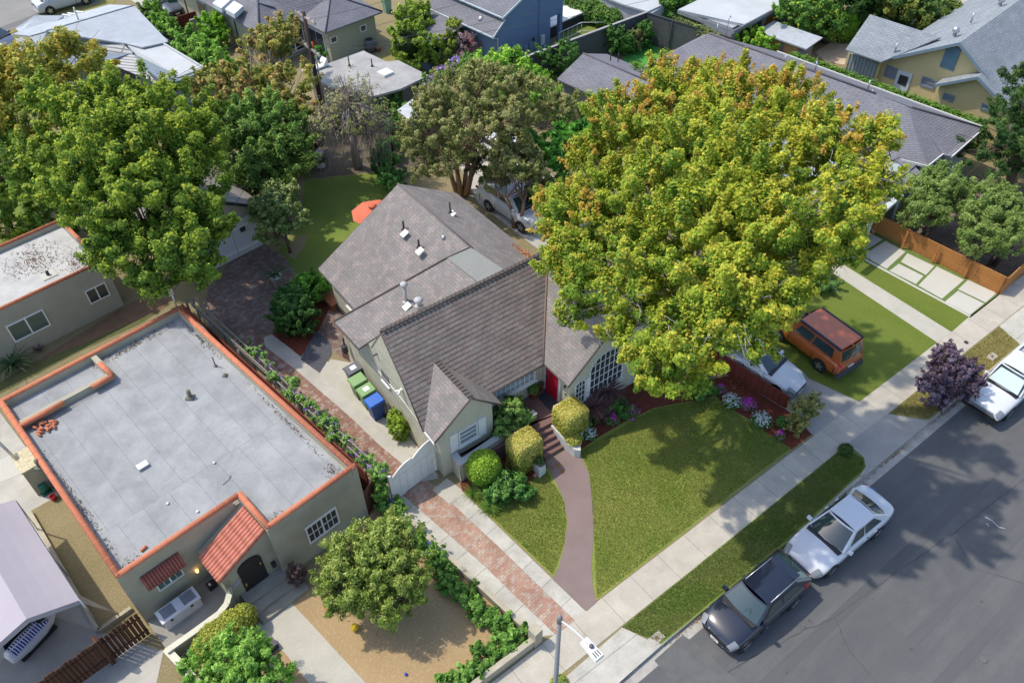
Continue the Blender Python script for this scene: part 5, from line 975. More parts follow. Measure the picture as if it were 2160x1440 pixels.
# ================================================================ VEHICLES
TYRE = mat('tyre', (.02, .02, .022), .85); RIM = mat('alloy', (.5, .51, .53), .3, .5, .8); CGL = mat('car_glass', (.03, .055, .06), .04, .8, coat=.5)
BLK = mat('black_plastic', (.015, .015, .017), .5); LAMP = mat('lamp_clear', (.20, .215, .23), .12, .8); RED = mat('lamp_red', (.45, .01, .015), .2, .6); PLATE = mat('plate_white', (.7, .7, .7), .5)
def paint(n_, c, rough=.28): return mat(n_, c, rough, .5, 0., coat=1.0)
def car(name, label, cat, loc, ang, L, Wd, st, cab, pm, wb, wr=.33, roofm=None, group=None, rails=False, bed=None, rimm=None):
    """st: stations (x, shoulder z, halfwidth factor, low z) front +x ; cab: (xf, xrf, xrr, xrb, zroof, zbase_f, zbase_r, top width)"""
    T = Thing(name, label, cat, loc[0], loc[1], 'M', loc[2] if len(loc) > 2 else 0, group, ang); T.off = (0, 0, 0)
    hw = Wd/2; m = MB(); rings = []
    for x, z, f, lo in st:
        w_ = hw*f; rings.append([(x, 0, lo), (x, w_*.80, lo), (x, w_*.97, lo+.12), (x, w_, (lo+z)*.55), (x, w_*.985, z-.13), (x, w_*.88, z-.015), (x, w_*.5, z+.035), (x, 0, z+.05),
            (x, -w_*.5, z+.035), (x, -w_*.88, z-.015), (x, -w_*.985, z-.13), (x, -w_, (lo+z)*.55), (x, -w_*.97, lo+.12), (x, -w_*.80, lo)])
    k = 14; vs = [p for r in rings for p in r]; fs = []
    for i in range(len(rings)-1):
        for j in range(k): fs.append([i*k+j, (i+1)*k+j, (i+1)*k+(j+1) % k, i*k+(j+1) % k])
    fs += [list(range(k))[::-1], [(len(rings)-1)*k+j for j in range(k)]]
    if st[0][0] > st[-1][0]: fs = [f[::-1] for f in fs]
    m.add(vs, [f[::-1] for f in fs], 0, True); bo = T.part('body', m, pm); sb = bo.modifiers.new('s', 'SUBSURF'); sb.levels = 1; sb.render_levels = 2
    xf, xrf, xrr, xrb, zr, zf, zb, tw = cab; bw = hw*.90; tw = hw*tw
    def grid(c, n_=6, mm=5, bulge=(0, 0, 0), lo=(0, 1), lv=(0, 1), off=0):
        g = []
        for i in range(n_+1):
            for j in range(mm+1):
                u = lo[0]+(lo[1]-lo[0])*i/n_; v_ = lv[0]+(lv[1]-lv[0])*j/mm
                p = (1-u)*(1-v_)*np.array(c[0])+u*(1-v_)*np.array(c[1])+u*v_*np.array(c[2])+(1-u)*v_*np.array(c[3])
                p = p+np.array(bulge)*(4*u*(1-u))
                g.append(p)
        f = [[i*(mm+1)+j, (i+1)*(mm+1)+j, (i+1)*(mm+1)+j+1, i*(mm+1)+j+1] for i in range(n_) for j in range(mm)]
        if off:
            nrm = np.cross(np.array(c[1])-c[0], np.array(c[3])-c[0]); nrm = nrm/np.linalg.norm(nrm); g = [p+nrm*off for p in g]
        return g, f
    A, B = (xf, -bw, zf), (xf, bw, zf); C, D = (xrf, tw, zr), (xrf, -tw, zr); E, F = (xrr, -tw, zr-.02), (xrr, tw, zr-.02); G, Hh = (xrb, bw, zb), (xrb, -bw, zb)
    fr_ = [A, B, C, D]; rf_ = [D, C, F, E]; bk = [E, F, G, Hh]; ls = [B, G, F, C]; rs = [Hh, A, D, E]
    m = MB(); 
    g, f = grid(rf_, 6, 8, (0, 0, .06)); m.add(g, f, 0, True); g, f = grid(fr_, 6, 4, (.10, 0, .03)); m.add(g, f, 0, True); g, f = grid(bk, 6, 4, (-.08, 0, .03)); m.add(g, f, 0, True)
    for q in (ls, rs): g, f = grid(q, 6, 3); m.add(g, f, 0, True)
    co = T.part('cabin', m, roofm or pm)
    gl = MB(); g, f = grid(fr_, 6, 4, (.10, 0, .03), (.05, .95), (.04, .93), .012); gl.add(g, f, 0, True); T.part('windscreen', gl, CGL)
    gl = MB(); g, f = grid(bk, 6, 4, (-.08, 0, .03), (.07, .93), (.10, .88), .012); gl.add(g, f, 0, True); T.part('rear_window', gl, CGL)
    for q, fl in ((ls, 0), (rs, 1)):
        for a0, a1 in (((.12, .44), (.47, .86)) if not bed else ((.14, .46), (.5, .88))):
            u0, u1 = (a0, a1) if not fl else (1-a1, 1-a0)
            gl = MB(); g, f = grid(q, 3, 3, (0, 0, 0), (u0, u1), (.12, .88), .012); gl.add(g, f); T.part('side_window', gl, CGL)
    for sx in (1, -1):
        for sy in (1, -1):
            x = wb/2*sx+(.03*L if not bed else .0); y = sy*(hw-.10)
            m = MB(); m.tube([(x, y-.11*1, wr), (x, y+.11, wr)], wr, 22); w_ = T.part('wheel', m, TYRE, smooth=False)
            yy = y+sy*.112; star = []
            for a in range(20):
                t = a*2*math.pi/20; rr_ = wr*(.64 if a % 4 in (0, 1) else .34); star.append((x+math.cos(t)*rr_, wr+math.sin(t)*rr_))
            m = MB(); m.extr(star, 'y', min(yy, yy+.012*sy), max(yy, yy+.012*sy)); T.part('rim', m, rimm or RIM, parent=w_, smooth=False)
            m = MB(); m.tube([(x, sy*(hw*.955), wr*1.02), (x, sy*(hw*.995+.004), wr*1.02)], wr*1.14, 20); T.part('wheel_arch', m, BLK, smooth=False)
    xF, zF = st[0][0], st[1][1]; xR, zR = st[-1][0], st[-2][1]
    m = MB(); m.hexa([(xf+.03, -bw*.92, zf-.03), (xf+.20, -bw*.90, zf-.05), (xf+.20, bw*.90, zf-.05), (xf+.03, bw*.92, zf-.03)], [(xf+.03, -bw*.92, zf+.045), (xf+.20, -bw*.86, zf+.03), (xf+.20, bw*.86, zf+.03), (xf+.03, bw*.92, zf+.045)]); T.part('cowl', m, BLK)
    for s_ in (1, -1):
        for xs in ((xf-.25), (xrf+xrr)/2, xrr-.05):
            m = MB(); m.box(xs-.007, xs+.007, min(s_*hw*.97, s_*(hw*1.0+.003)), max(s_*hw*.97, s_*(hw*1.0+.003)), .36, .86); T.part('door_seam', m, BLK)
        for xs in ((xrf+xrr)/2+.14, xrr+.1):
            m = MB(); m.box(xs-.09, xs+.09, min(s_*hw*.97, s_*(hw+.018)), max(s_*hw*.97, s_*(hw+.018)), .80, .83); T.part('door_handle', m, pm)
    m = MB(); m.tube([(xF-.02-.36*(q/4)**2*1.0, hw*.80*q/4, zF-.13+.03*abs(q/4)) for q in range(-4, 5)], .028, 5); T.part('bonnet_edge', m, BLK)
    m = MB(); m.tube([(xF+.0-.30*(q/4)**2, hw*.74*q/4, zF-.34) for q in range(-4, 5)], .035, 5); T.part('air_intake', m, BLK)
    if not name.endswith('van'):
        for s_ in (1, -1):
            def sp(k0, k1, f, idx, up_=.014):
                x0, z0, f0, l0 = st[k0]; x1, z1, f1, l1 = st[k1]; x = x0+(x1-x0)*f; z = z0+(z1-z0)*f; w2 = hw*(f0+(f1-f0)*f)
                a = {3: (w2, (st[1][3]+z)*.55), 4: (w2*.985, z-.13), 4.5: (w2*.95, z-.06), 5: (w2*.88, z-.015), 5.5: (w2*.70, z+.012), 6: (w2*.5, z+.035)}[idx]
                return (x, s_*(a[0]+up_*.6), a[1]+up_)
            g4 = [[sp(1, 2, f, q, .02) for q in (4, 4.5, 5, 5.5)] for f in (-.35, .2, .75)]; m = MB(); vs = [p for r in g4 for p in r]; m.add(vs, [[r*4+c, r*4+c+1, (r+1)*4+c+1, (r+1)*4+c] for r in range(2) for c in range(3)], 0, True); T.part('headlight', m, LAMP)
            g4 = [[sp(-2, -3, f, q, .02) for q in (4, 4.5, 5)] for f in (-.5, .0, .45)]; m = MB(); vs = [p for r in g4 for p in r]; m.add(vs, [[r*3+c, r*3+c+1, (r+1)*3+c+1, (r+1)*3+c] for r in range(2) for c in range(2)], 0, True); T.part('tail_light', m, RED)
    for s_ in (1, -1):
        m = MB(); m.hexa([(xf-.32, s_*(hw-.08), zf-.04), (xf-.16, s_*(hw-.08), zf-.04), (xf-.16, s_*(hw+.13), zf-.02), (xf-.28, s_*(hw+.13), zf-.02)], [(xf-.30, s_*(hw-.06), zf+.06), (xf-.18, s_*(hw-.06), zf+.06), (xf-.19, s_*(hw+.12), zf+.10), (xf-.28, s_*(hw+.12), zf+.10)]); T.part('mirror', m, pm)
    m = MB(); m.box(xF-.06, xF+.012, -hw*.5, hw*.5, zF-.28, zF-.14); T.part('grille', m, BLK)
    m = MB(); m.box(xF-.04, xF+.022, -.18, .18, zF-.42, zF-.30); T.part('number_plate', m, PLATE); m = MB(); m.box(xR-.022, xR+.04, -.18, .18, zR-.42, zR-.3); T.part('number_plate', m, PLATE)
    if rails:
        for s_ in (1, -1): m = MB(); m.tube([(xrf-.1, s_*tw*.9, zr+.05), (xrr+.1, s_*tw*.9, zr+.05)], .03, 6); T.part('roof_rail', m, BLK if rails == 1 else METAL)
    m = MB(); m.tube([(xf+.02, -.5, zf+.06), (xf-.12, .1, zf+.12)], .012, 4); m.tube([(xf+.02, .05, zf+.06), (xf-.12, .6, zf+.12)], .012, 4); T.part('wiper', m, BLK)
    return T
def place(f_px, r_px, half, side=1):
    """centre and heading of a car from its two kerb-away wheel contact points"""
    f = np.array(P(*f_px)[:2]); r = np.array(P(*r_px)[:2]); d = f-r; a = math.atan2(d[1], d[0]); n_ = np.array([-d[1], d[0]])/np.linalg.norm(d); c = (f+r)/2-n_*half*side
    return (c[0], c[1], 0), a
WP = paint('white_pearl', (.60, .62, .655)); BKP = paint('black_blue_metallic', (.010, .014, .028), .18); TRW = paint('truck_white', (.62, .63, .65)); ORP = paint('burnt_orange', (.42, .10, .02), .3); SVW = paint('silver_white', (.60, .61, .63))
SED = [(2.42, .52, .70, .30), (2.34, .60, .84, .2), (2.05, .72, .96, .18), (1.4, .86, 1.0, .18), (.8, .93, 1.0, .18), (0, .96, 1.0, .18), (-1.0, .98, 1.0, .18), (-1.7, 1.00, .98, .2), (-2.2, .98, .90, .24), (-2.40, .88, .78, .32), (-2.44, .62, .72, .4)]
d = math.atan2(-math.sin(FR['S']), -math.cos(FR['S']))
loc, a = place((1747, 1208), (1837, 1133), .84, 1)
loc = (loc[0]-math.cos(a)*.30, loc[1]-math.sin(a)*.30, -.14)
car('white_sedan', 'white four-door sedan parked at the kerb behind the black hatchback', 'car', loc, a, 4.85, 1.86, SED, (1.02, .22, -.98, -1.72, 1.44, .94, 1.02, .66), WP, 2.80, .33, group='cars parked along the kerb')
loc, a = place((1575, 1360), (1677, 1270), .82, 1); loc = (loc[0], loc[1], -.14)
SUV = [(2.18, .62, .68, .34), (2.12, .72, .84, .22), (1.85, .86, .97, .2), (1.3, .98, 1.0, .2), (.8, 1.04, 1.0, .2), (0, 1.06, 1.0, .2), (-.9, 1.10, 1.0, .2), (-1.6, 1.14, .98, .22), (-2.0, 1.10, .90, .28), (-2.16, .95, .82, .38), (-2.18, .7, .78, .42)]
t = car('black_hatchback', 'glossy black compact crossover parked in front of the white sedan', 'car', loc, a, 4.35, 1.80, SUV, (.98, .34, -1.2, -1.95, 1.55, 1.04, 1.14, .70), BKP, 2.64, .35, group='cars parked along the kerb', rails=0)
for s_ in (1, -1):
    m = MB(); m.hexa([(-2.12, s_*.60, .90), (-1.78, s_*.86, .92), (-1.6, s_*.87, .95), (-2.0, s_*.62, .95)], [(-2.10, s_*.58, 1.08), (-1.80, s_*.82, 1.13), (-1.55, s_*.80, 1.16), (-2.0, s_*.60, 1.14)]); t.part('tail_light', m, RED)
m = MB(); m.tube([(.2, .58, 1.60), (-1.25, .56, 1.58)], .018, 5); m.tube([(.2, -.58, 1.60), (-1.25, -.56, 1.58)], .018, 5); t.part('roof_trim', m, METAL)
m = MB(); m.slab([(-1.15, -.55, 1.60), (-1.5, -.52, 1.55), (-1.5, .52, 1.55), (-1.15, .55, 1.60)], .05); t.part('spoiler', m, BKP)
# white pickup
pf = np.array(P(2066, 872, 0)[:2]); ca, sa = math.cos(FR['S']), math.sin(FR['S']); hd = math.pi+FR['S']
pc = (pf[0]+2.35*ca, pf[1]+2.35*sa-.0, -.14)
PK = [(2.58, .62, .86, .34), (2.5, .78, .95, .28), (2.2, .90, .98, .28), (1.5, .98, 1.0, .26), (.9, 1.02, 1.0, .26), (.3, 1.04, 1.0, .26), (-.55, 1.05, 1.0, .26), (-.62, 1.06, 1.0, .26), (-1.6, 1.06, 1.0, .28), (-2.5, 1.06, .99, .3), (-2.58, .9, .97, .4)]
t = car('white_pickup', 'white pickup truck with silver windscreen shade at right edge', 'pickup', pc, hd, 5.2, 1.80, PK, (1.05, .45, -.85, -1.05, 1.72, 1.02, 1.06, .80), TRW, 3.1, .36, bed=True, group='cars parked along the kerb')
m = MB(); m.box(-2.5, -1.15, -.72, .72, 1.06, 1.125); t.part('cargo_bed', m, plain('bed_grey', (.42, .43, .45), rough=.6)); m = MB()
for y0, y1 in ((-.86, -.74), (.74, .86)): m.box(-2.52, -1.1, y0, y1, 1.04, 1.24)
m.box(-2.56, -2.46, -.74, .74, 1.04, 1.235); t.part('bed_rail', m, TRW)
m = MB(); m.hexa([(.98, -.68, 1.08), (.98, .68, 1.08), (.52, .56, 1.60), (.52, -.56, 1.60)], [(1.02, -.68, 1.11), (1.02, .68, 1.11), (.56, .56, 1.63), (.56, -.56, 1.63)]); m.v = [(x+.115, y, z+.02) for x, y, z in m.v]; t.part('sun_shade', m, mat('silver_shade', (.55, .66, .64), .25, .6))
m = MB(); m.box(2.46, 2.62, -.86, .86, .38, .55); t.part('bumper', m, BLK); m = MB(); m.box(2.585, 2.64, -.55, .55, .62, .80); t.part('chrome_grille', m, RIM)
# orange boxy SUV on the turf, tail towards the street
q0 = np.array(P(1773, 757, 1.75)[:2]); q1 = np.array(P(1702, 704, 1.75)[:2]); dd = q1-q0; ang = math.atan2(dd[1], dd[0])
rw_ = np.array(P(1728, 782, 0)[:2]); u_ = dd/np.linalg.norm(dd); nrm = np.array([-u_[1], u_[0]])
cc = rw_+u_*1.22+(-nrm)*.8
BX = [(2.14, .66, .80, .36), (2.08, .86, .92, .26), (1.8, 1.00, .98, .24), (1.3, 1.04, 1.0, .24), (.9, 1.08, 1.0, .24), (0, 1.10, 1.0, .24), (-1.2, 1.12, 1.0, .24), (-1.9, 1.12, .99, .26), (-2.12, 1.08, .96, .34), (-2.16, .8, .94, .42)]
t = car('orange_suv', 'burnt orange boxy sport utility car parked on the turf', 'car', (cc[0], cc[1], 0.015), ang, 4.3, 1.80, BX, (1.1, .62, -1.85, -2.05, 1.80, 1.06, 1.12, .86), ORP, 2.58, .35, rails=1)
m = MB(); m.slab([(.5, -.68, 1.90), (.5, .68, 1.90), (-1.82, .68, 1.875), (-1.82, -.68, 1.875)], .05); t.part('roof_panel', m, ORP)
for y in (.74, -.74): m = MB(); m.tube([(.55, y, 1.87), (-1.85, y, 1.84)], .07, 6); t.part('roof_rail', m, plain('navy_plastic', (.03, .035, .06), rough=.6))
m = MB(); m.box(-2.24, -2.08, -.86, .86, .32, .6); t.part('bumper', m, plain('slate_plastic', (.07, .08, .1), rough=.6))
# white coupe on shared driveway, nose to the street
cF = np.array(P(1678, 828, 0)[:2]); aL = math.atan2(P(1672, 870, 0)[1]-P(1540, 793, 0)[1], P(1672, 870, 0)[0]-P(1540, 793, 0)[0])
cc = cF-np.array([math.cos(aL), math.sin(aL)])*2.1+np.array([0.0, .0])
CP = [(2.28, .50, .66, .3), (2.18, .60, .84, .2), (1.85, .74, .96, .18), (1.2, .86, 1.0, .18), (.7, .92, 1.0, .18), (0, .95, 1.0, .18), (-1.0, .97, 1.0, .18), (-1.7, .96, .96, .2), (-2.15, .9, .88, .26), (-2.28, .68, .74, .4)]
car('white_coupe', 'pale silver-white two-door coupe nosing out beside the dark board fence', 'car', (cc[0], cc[1], .012), aL, 4.5, 1.72, CP, (.85, .15, -.8, -1.5, 1.32, .93, .98, .66), SVW, 2.6, .32)
# dark pickup under the melaleuca
ck = (P(1066, 440, 0)); ang2 = math.atan2(P(1132, 480, 0)[1]-P(1010, 400, 0)[1], P(1132, 480, 0)[0]-P(1010, 400, 0)[0])
t = car('silver_suv', 'silver-white sport utility car half hidden under the brown-trunked trees', 'car', (P(1085, 452, 0)[0], P(1085, 452, 0)[1], .012), ang2, 4.8, 1.85, [(x*1.1, z+.1, f, lo) for x, z, f, lo in BX], (1.2, .6, -2.0, -2.25, 1.78, 1.2, 1.24, .84), paint('silver_metallic', (.55, .58, .62)), 2.8, .36)
cc2 = P(1062, 372, 0); car('white_hatchback', 'white car glimpsed between the stems of olive-brown tree', 'car', (cc2[0]+1.2, cc2[1]+1.0, .012), ang2, 4.3, 1.78, BX, (1.1, .6, -1.85, -2.05, 1.5, 1.06, 1.12, .8), SVW, 2.58, .33)
# white van far top left
vq = np.array(P(165, 20, 0)[:2]); va = math.atan2(P(160, 10, 0)[1]-P(100, 27, 0)[1], P(160, 10, 0)[0]-P(100, 27, 0)[0])+math.pi
VN = [(2.5, .8, .8, .3), (2.42, 1.0, .92, .24), (2.0, 1.15, 1.0, .22), (1.2, 1.25, 1.0, .22), (0, 1.3, 1.0, .22), (-1.8, 1.3, 1.0, .22), (-2.4, 1.28, .98, .26), (-2.5, 1.0, .95, .36)]
car('silver_minivan', 'pale silver minivan parked on the far street at top left', 'car', (P(143, 14, 0)[0], P(143, 14, 0)[1], .03), va, 5.0, 1.9, VN, (1.8, 1.0, -2.1, -2.4, 1.8, 1.15, 1.3, .82), paint('pale_silver', (.50, .54, .57)), 3.0, .35)
cq = P(343, 32, 0); car('dark_grey_sedan', 'dark grey sedan standing on the drive behind the dark red gate', 'car', (cq[0]+.6, cq[1]+1.2, .03), R_(-82), 4.7, 1.82, SED, (1.02, .22, -.98, -1.72, 1.44, .94, 1.02, .66), paint('dark_grey_metallic', (.10, .12, .16)), 2.80, .33)
cq = P(-8, 95, 0); car('dark_blue_car', 'dark blue car just entering the picture at the upper left edge', 'car', (cq[0], cq[1]-.4, .03), R_(-60), 4.5, 1.8, SED, (1.02, .22, -.98, -1.72, 1.44, .94, 1.02, .66), paint('dark_blue', (.03, .05, .10)), 2.7, .33)

# ================================================================ STREET AND GARDEN OBJECTS
# street lamp
T = Thing('street_lamp', 'grey steel street lamp with curved arm and flat white lantern', 'street lamp', *P(1160, 1640, 0)[:2])
lb = P(1160, 1640, 0)
best = None
for i in range(400):
    # height at which the mast top meets its picture position
    z = 3+i*.03; q = P(1180.6, 1302, z); e = math.hypot(q[0]-P(1172.8, 1440, z-2.6)[0], q[1]-P(1172.8, 1440, z-2.6)[1])
zt = 8.2; top_ = P(1180.6, 1302, zt); T.off = (top_[0], top_[1], 0); T.e.location = (top_[0], top_[1], 0)
m = MB(); m.tube([(top_[0], top_[1], 0), (top_[0], top_[1], .4), (top_[0], top_[1], zt)], [.13, .095, .06], 12); m.lathe((top_[0], top_[1], zt), [(.075, -.25), (.08, .0), (.05, .1), (.015, .12)], 10)
m.lathe((top_[0], top_[1], 0), [(.2, 0), (.2, .06), (.14, .12), (.12, .5)], 12); T.part('mast', m, plain('lamp_grey', (.24, .25, .26), (.20, .21, .22), 3, .55, bump=0))
hd_ = P(1240, 1360, zt+.25); m = MB(); pts = []
for i in range(8):
    f = i/7; pts.append((top_[0]+(hd_[0]-top_[0])*f, top_[1]+(hd_[1]-top_[1])*f, zt-.12+.42*math.sin(f*1.7)))
m.tube(pts, .028, 7); T.part('arm', m, plain('arm_white', (.6, .62, .63), rough=.5))
dv = np.array(hd_[:2])-np.array(top_[:2]); dv /= np.linalg.norm(dv); sv = np.array([-dv[1], dv[0]]); c0 = np.array(hd_[:2])+dv*.12
def lq(u, v_, z): p = c0+dv*u+sv*v_; return (p[0], p[1], z)
m = MB(); z = zt+.22; m.hexa([lq(-.3, -.13, z), lq(.34, -.15, z), lq(.34, .15, z), lq(-.3, .13, z)], [lq(-.28, -.11, z+.1), lq(.32, -.13, z+.09), lq(.32, .13, z+.09), lq(-.28, .11, z+.1)]); hl = T.part('lantern', m, WHITE)
m = MB(); m.lathe(lq(-.02, .02, z+.1), [(.06, 0), (.06, .06), (.045, .09)], 10)
for i in range(3): m.hexa([lq(.12, -.08+i*.07, z+.09), lq(.28, -.08+i*.07, z+.085), lq(.28, -.05+i*.07, z+.085), lq(.12, -.05+i*.07, z+.09)], [lq(.12, -.08+i*.07, z+.105), lq(.28, -.08+i*.07, z+.1), lq(.28, -.05+i*.07, z+.1), lq(.12, -.05+i*.07, z+.105)])
T.part('photocell', m, plain('cell_grey', (.12, .13, .15), rough=.6), parent=hl)
# utility pole with cross-arms, wires
ub = P(672, 250, 0); uz = 11.0; 
for i in range(300):
    z = 4+i*.04; 
    if abs((P(640, 25, z)[1]-P(660, 162, z-4.1)[1])) < .15: uz = z; break
up_ = P(640, 25, uz); T = Thing('utility_pole', 'dark wooden utility pole with two pale cross-arms, top centre', 'utility pole', up_[0], up_[1])
m = MB(); m.tube([(up_[0], up_[1], 0), (up_[0], up_[1], uz)], [.17, .11], 10); T.part('mast', m, plain('creosote', (.055, .035, .03), (.09, .06, .05), 5, .9))
def arm(pa, pb, z, m_): a = P(*pa, z); c = P(*pb, z); b = MB(); b.beam(a, c, .12, .12, 0); 
arms = []
for (pa, pb), mm in ((((620, 14), (670, 46)), plain('pale_arm', (.42, .36, .33), (.3, .24, .2), 4, .9)), (((618, 68), (665, 103)), plain('grey_arm', (.36, .34, .31), (.25, .23, .2), 4, .9))):
    zz = uz-.25 if pa[1] < 50 else uz-2.3
    a, c = P(*pa, zz), P(*pb, zz); dx = np.array(c)-np.array(a); dx *= 2.4/np.linalg.norm(dx); ctr = np.array([up_[0], up_[1]-.14, zz]); b = MB(); b.beam(ctr-dx/2, ctr+dx/2, .12, .12); o = T.part('cross_arm', b, mm)
    b = MB()
    for f in (-.45, -.25, .25, .45): p = ctr+dx*f; b.lathe((p[0], p[1], zz), [(.03, 0), (.05, .08), (.03, .16)], 8)
    T.part('insulator', b, plain('porcelain', (.5, .5, .48), rough=.3), parent=o); arms.append((ctr, dx, zz))
b = MB(); b.tube([(up_[0]+.2, up_[1]-.12, uz-2.6), (up_[0]+.2, up_[1]-.12, uz-4.5), (up_[0]+.2, up_[1]-.1, 1)], .05, 6); b.lathe((up_[0]-.3, up_[1], uz-4.0), [(.1, 0), (.1, .3)], 8); T.part('conduit', b, METAL)
WIRE = mat('wire', (.03, .03, .035), .6)
ends = [((1500, -260), 12), ((1560, -240), 12), ((1620, -200), 12), ((1500, -60), 10.5), ((1480, -20), 10.0), ((0, 330), 8), ((0, 352), 8)]
for i, (q, z) in enumerate(ends):
    ctr, dx, zz = arms[0 if i in (0, 1, 5) else 1]; s_ = ctr+dx*(-.45, .45, -.25, .25, .45, -.45, .25)[i]; e_ = np.array(P(*q, z)); m = MB(); pts = []
    for k in range(15): f = k/14; p = s_+(e_-s_)*f; p[2] += .16-1.2*4*f*(1-f)*.4; pts.append(p)
    m.tube(pts, .011, 4); o = m.build('overhead_wire', WIRE); tag(o, ('topmost thin black wire running from the pole to upper right', 'second thin black wire from the pole crossing the blue house', 'thin black wire crossing blue house wall below the upper two', 'lower thin cable from the pole over the flat felt roof', 'lowest thin cable from pole passing above vine hedge', 'thin wire from the pole to the left picture edge', 'second thin wire from pole toward the left picture edge')[i], 'wire', 'overhead wires')
sm = tow((ox-.5, oy+13.0, 4.25), 'L'); 
m = MB(); e_ = arms[1][0]; s_ = np.array(sm); pts = [s_+(e_-s_)*k/12-np.array([0, 0, 1.0*4*(k/12)*(1-k/12)]) for k in range(13)]; m.tube(pts, .014, 4); tag(m.build('service_drop', WIRE), 'service cable dropping from pole to the bungalow roof mast', 'wire')
# wheeled bins
def bin_(name, label, q, col, lidc, sticker=None, s=1.0, grp='wheeled bins beside the cottage wall', rot=0):
    bp = P(*q, .02); T = Thing(name, label, 'wheelie bin', bp[0], bp[1], 'M', .015, grp, rot); T.off = (0, 0, 0)
    h = 1.0*s; m = MB(); m.hexa([(-.26, -.24, 0), (.22, -.24, 0), (.22, .24, 0), (-.26, .24, 0)], [(-.36, -.30, h), (.30, -.30, h), (.30, .30, h), (-.36, .30, h)]); T.part('body', m, mat('bin_'+name, col, .5))
    m = MB(); m.hexa([(-.42, -.33, h), (.33, -.33, h+.02), (.33, .33, h+.02), (-.42, .33, h)], [(-.38, -.29, h+.07), (.31, -.29, h+.13), (.31, .29, h+.13), (-.38, .29, h+.07)]); lid = T.part('lid', m, mat('lid_'+name, lidc, .42)); 
    m = MB(); m.tube([(.35, -.25, h+.02), (.35, .25, h+.02)], .025, 6); T.part('handle', m, BLK, parent=lid)
    if sticker: m = MB(); m.slab([(-.16, -.13, h+.108), (.12, -.13, h+.128), (.12, .13, h+.128), (-.16, .13, h+.108)], .012); T.part('sticker', m, mat('sticker', (.66, .68, .7), .6), parent=lid)
    for y in (-.28, .28): m = MB(); m.tube([(.24, y-.03, .1), (.24, y+.03, .1)], .1, 12); T.part('wheel', m, TYRE, smooth=False)
bz = [(752, 806), (762, 832), (780, 853), (797, 876)]
bin_('black_bin', 'black wheeled bin with a white sticker at the far end of the bin row', bz[0], (.06, .065, .07), (.10, .105, .115), True, .92)
bin_('green_bin', 'plain green wheeled bin, second from the far end, no sticker', bz[1], (.10, .19, .06), (.20, .34, .13), False)
bin_('green_bin', 'green wheeled bin with a white sticker beside the blue bin', bz[2], (.10, .19, .06), (.18, .33, .11), True)
bin_('blue_bin', 'blue wheeled recycling bin nearest the gate', bz[3], (.025, .07, .24), (.03, .13, .50), False, 1.03)
bin_('teal_bin', 'dark green wheeled bin far away beside red gate, top left', (368, 24), (.04, .16, .09), (.04, .18, .11), False, 1.1, None)
bin_('pale_green_bin', 'pale green bin beside the clipped hedge near green house', (818, 25), (.22, .38, .28), (.15, .42, .22), False, 1.1, None)
# umbrella
up2 = P(790, 452, 2.2); T = Thing('patio_umbrella', 'coral red patio umbrella half hidden by the rear roof', 'umbrella', *P(787, 441, 2.35)[:2]); c = T.off; m = MB(); n8 = 8; R1 = 1.25
vs = [(c[0], c[1], 2.55)]+[(c[0]+R1*math.cos(2*math.pi*i/n8), c[1]+R1*math.sin(2*math.pi*i/n8), 2.1) for i in range(n8)]; m.add(vs, [[0, 1+i, 1+(i+1) % n8] for i in range(n8)]); m.lathe((c[0], c[1], 2.52), [(.25, 0), (.12, .09), (.01, .16)], 8); T.part('canopy', m, plain('coral_fabric', (.62, .16, .09), (.55, .14, .08), 2, .8, bump=0))
m = MB(); m.tube([(c[0], c[1], 0), (c[0], c[1], 2.6)], .025, 6); T.part('pole', m, BARK)
# pots and small things by the porch
CLAY = plain('clay_pot', (.36, .13, .06), (.28, .1, .05), 5, .8)
def pot(q, z, r, h, label, pal, cat='potted plant', potm=None, pr=None, n_=500, name='potted_plant', ls=.05, hh=None, group=None):
    p = P(*q, z); T = Thing(name, label, cat, p[0], p[1], 'M', z, group); T.off = (0, 0, 0); m = MB(); m.lathe((0, 0, 0), [(r*.7, 0), (r*.98, h*.85), (r*1.05, h*.86), (r*1.05, h), (r*.85, h), (r*.8, h*.9)], 14); T.part('pot', m, potm or CLAY)
    rr = pr or r*1.3; leafcloud('foliage', [(0, 0, h+rr*.6, rr, rr, hh or rr*.8)], n_, ls, pal, T.e, shell=(.2, 1)); return T
GR = [(.05, .12, .025, 2), (.09, .18, .04, 2), (.14, .24, .05, 1)]
pot((1124, 836), .85, .22, .4, 'bushy green plant in a terracotta pot beside the front door mat', GR)
pot((1138, 822), .85, .15, .3, 'small clay pot with reddish plant in the porch corner', [(.15, .06, .04, 1), (.06, .10, .03, 1)], n_=200)
pot((1100, 862), .85, .14, .25, 'clay pot of orange flowers at the edge of the porch shrub', [(.4, .16, .05, 1), (.06, .12, .03, 2)], n_=220)
pot((1108, 875), .85, .13, .22, 'clay pot with pale flowers nearest the porch steps', [(.5, .42, .2, 1), (.06, .12, .03, 2)], n_=220)
pot((1163, 960), .0, .2, .55, 'dark leafy plant in square white planter at the foot of the steps', GR, potm=WHITE, n_=400) if False else None
p = P(1148, 1000, 0); T = Thing('step_planter', 'square white planter with dark plants at foot of the steps', 'planter', p[0], p[1]); m = MB(); c = T.off; m.prism([(c[0]-.3, c[1]-.05), (c[0]+.08, c[1]-.0), (c[0]+.12, c[1]+.75), (c[0]-.26, c[1]+.7)], 0, .62); T.part('planter_box', m, WS); leafcloud('foliage', [(c[0]-.08, c[1]+.35, .72, .22, .4, .2)], 500, .05, [(.05, .1, .03, 2), (.15, .06, .05, 1)], T.e, off=T.off, shell=(.1, 1))
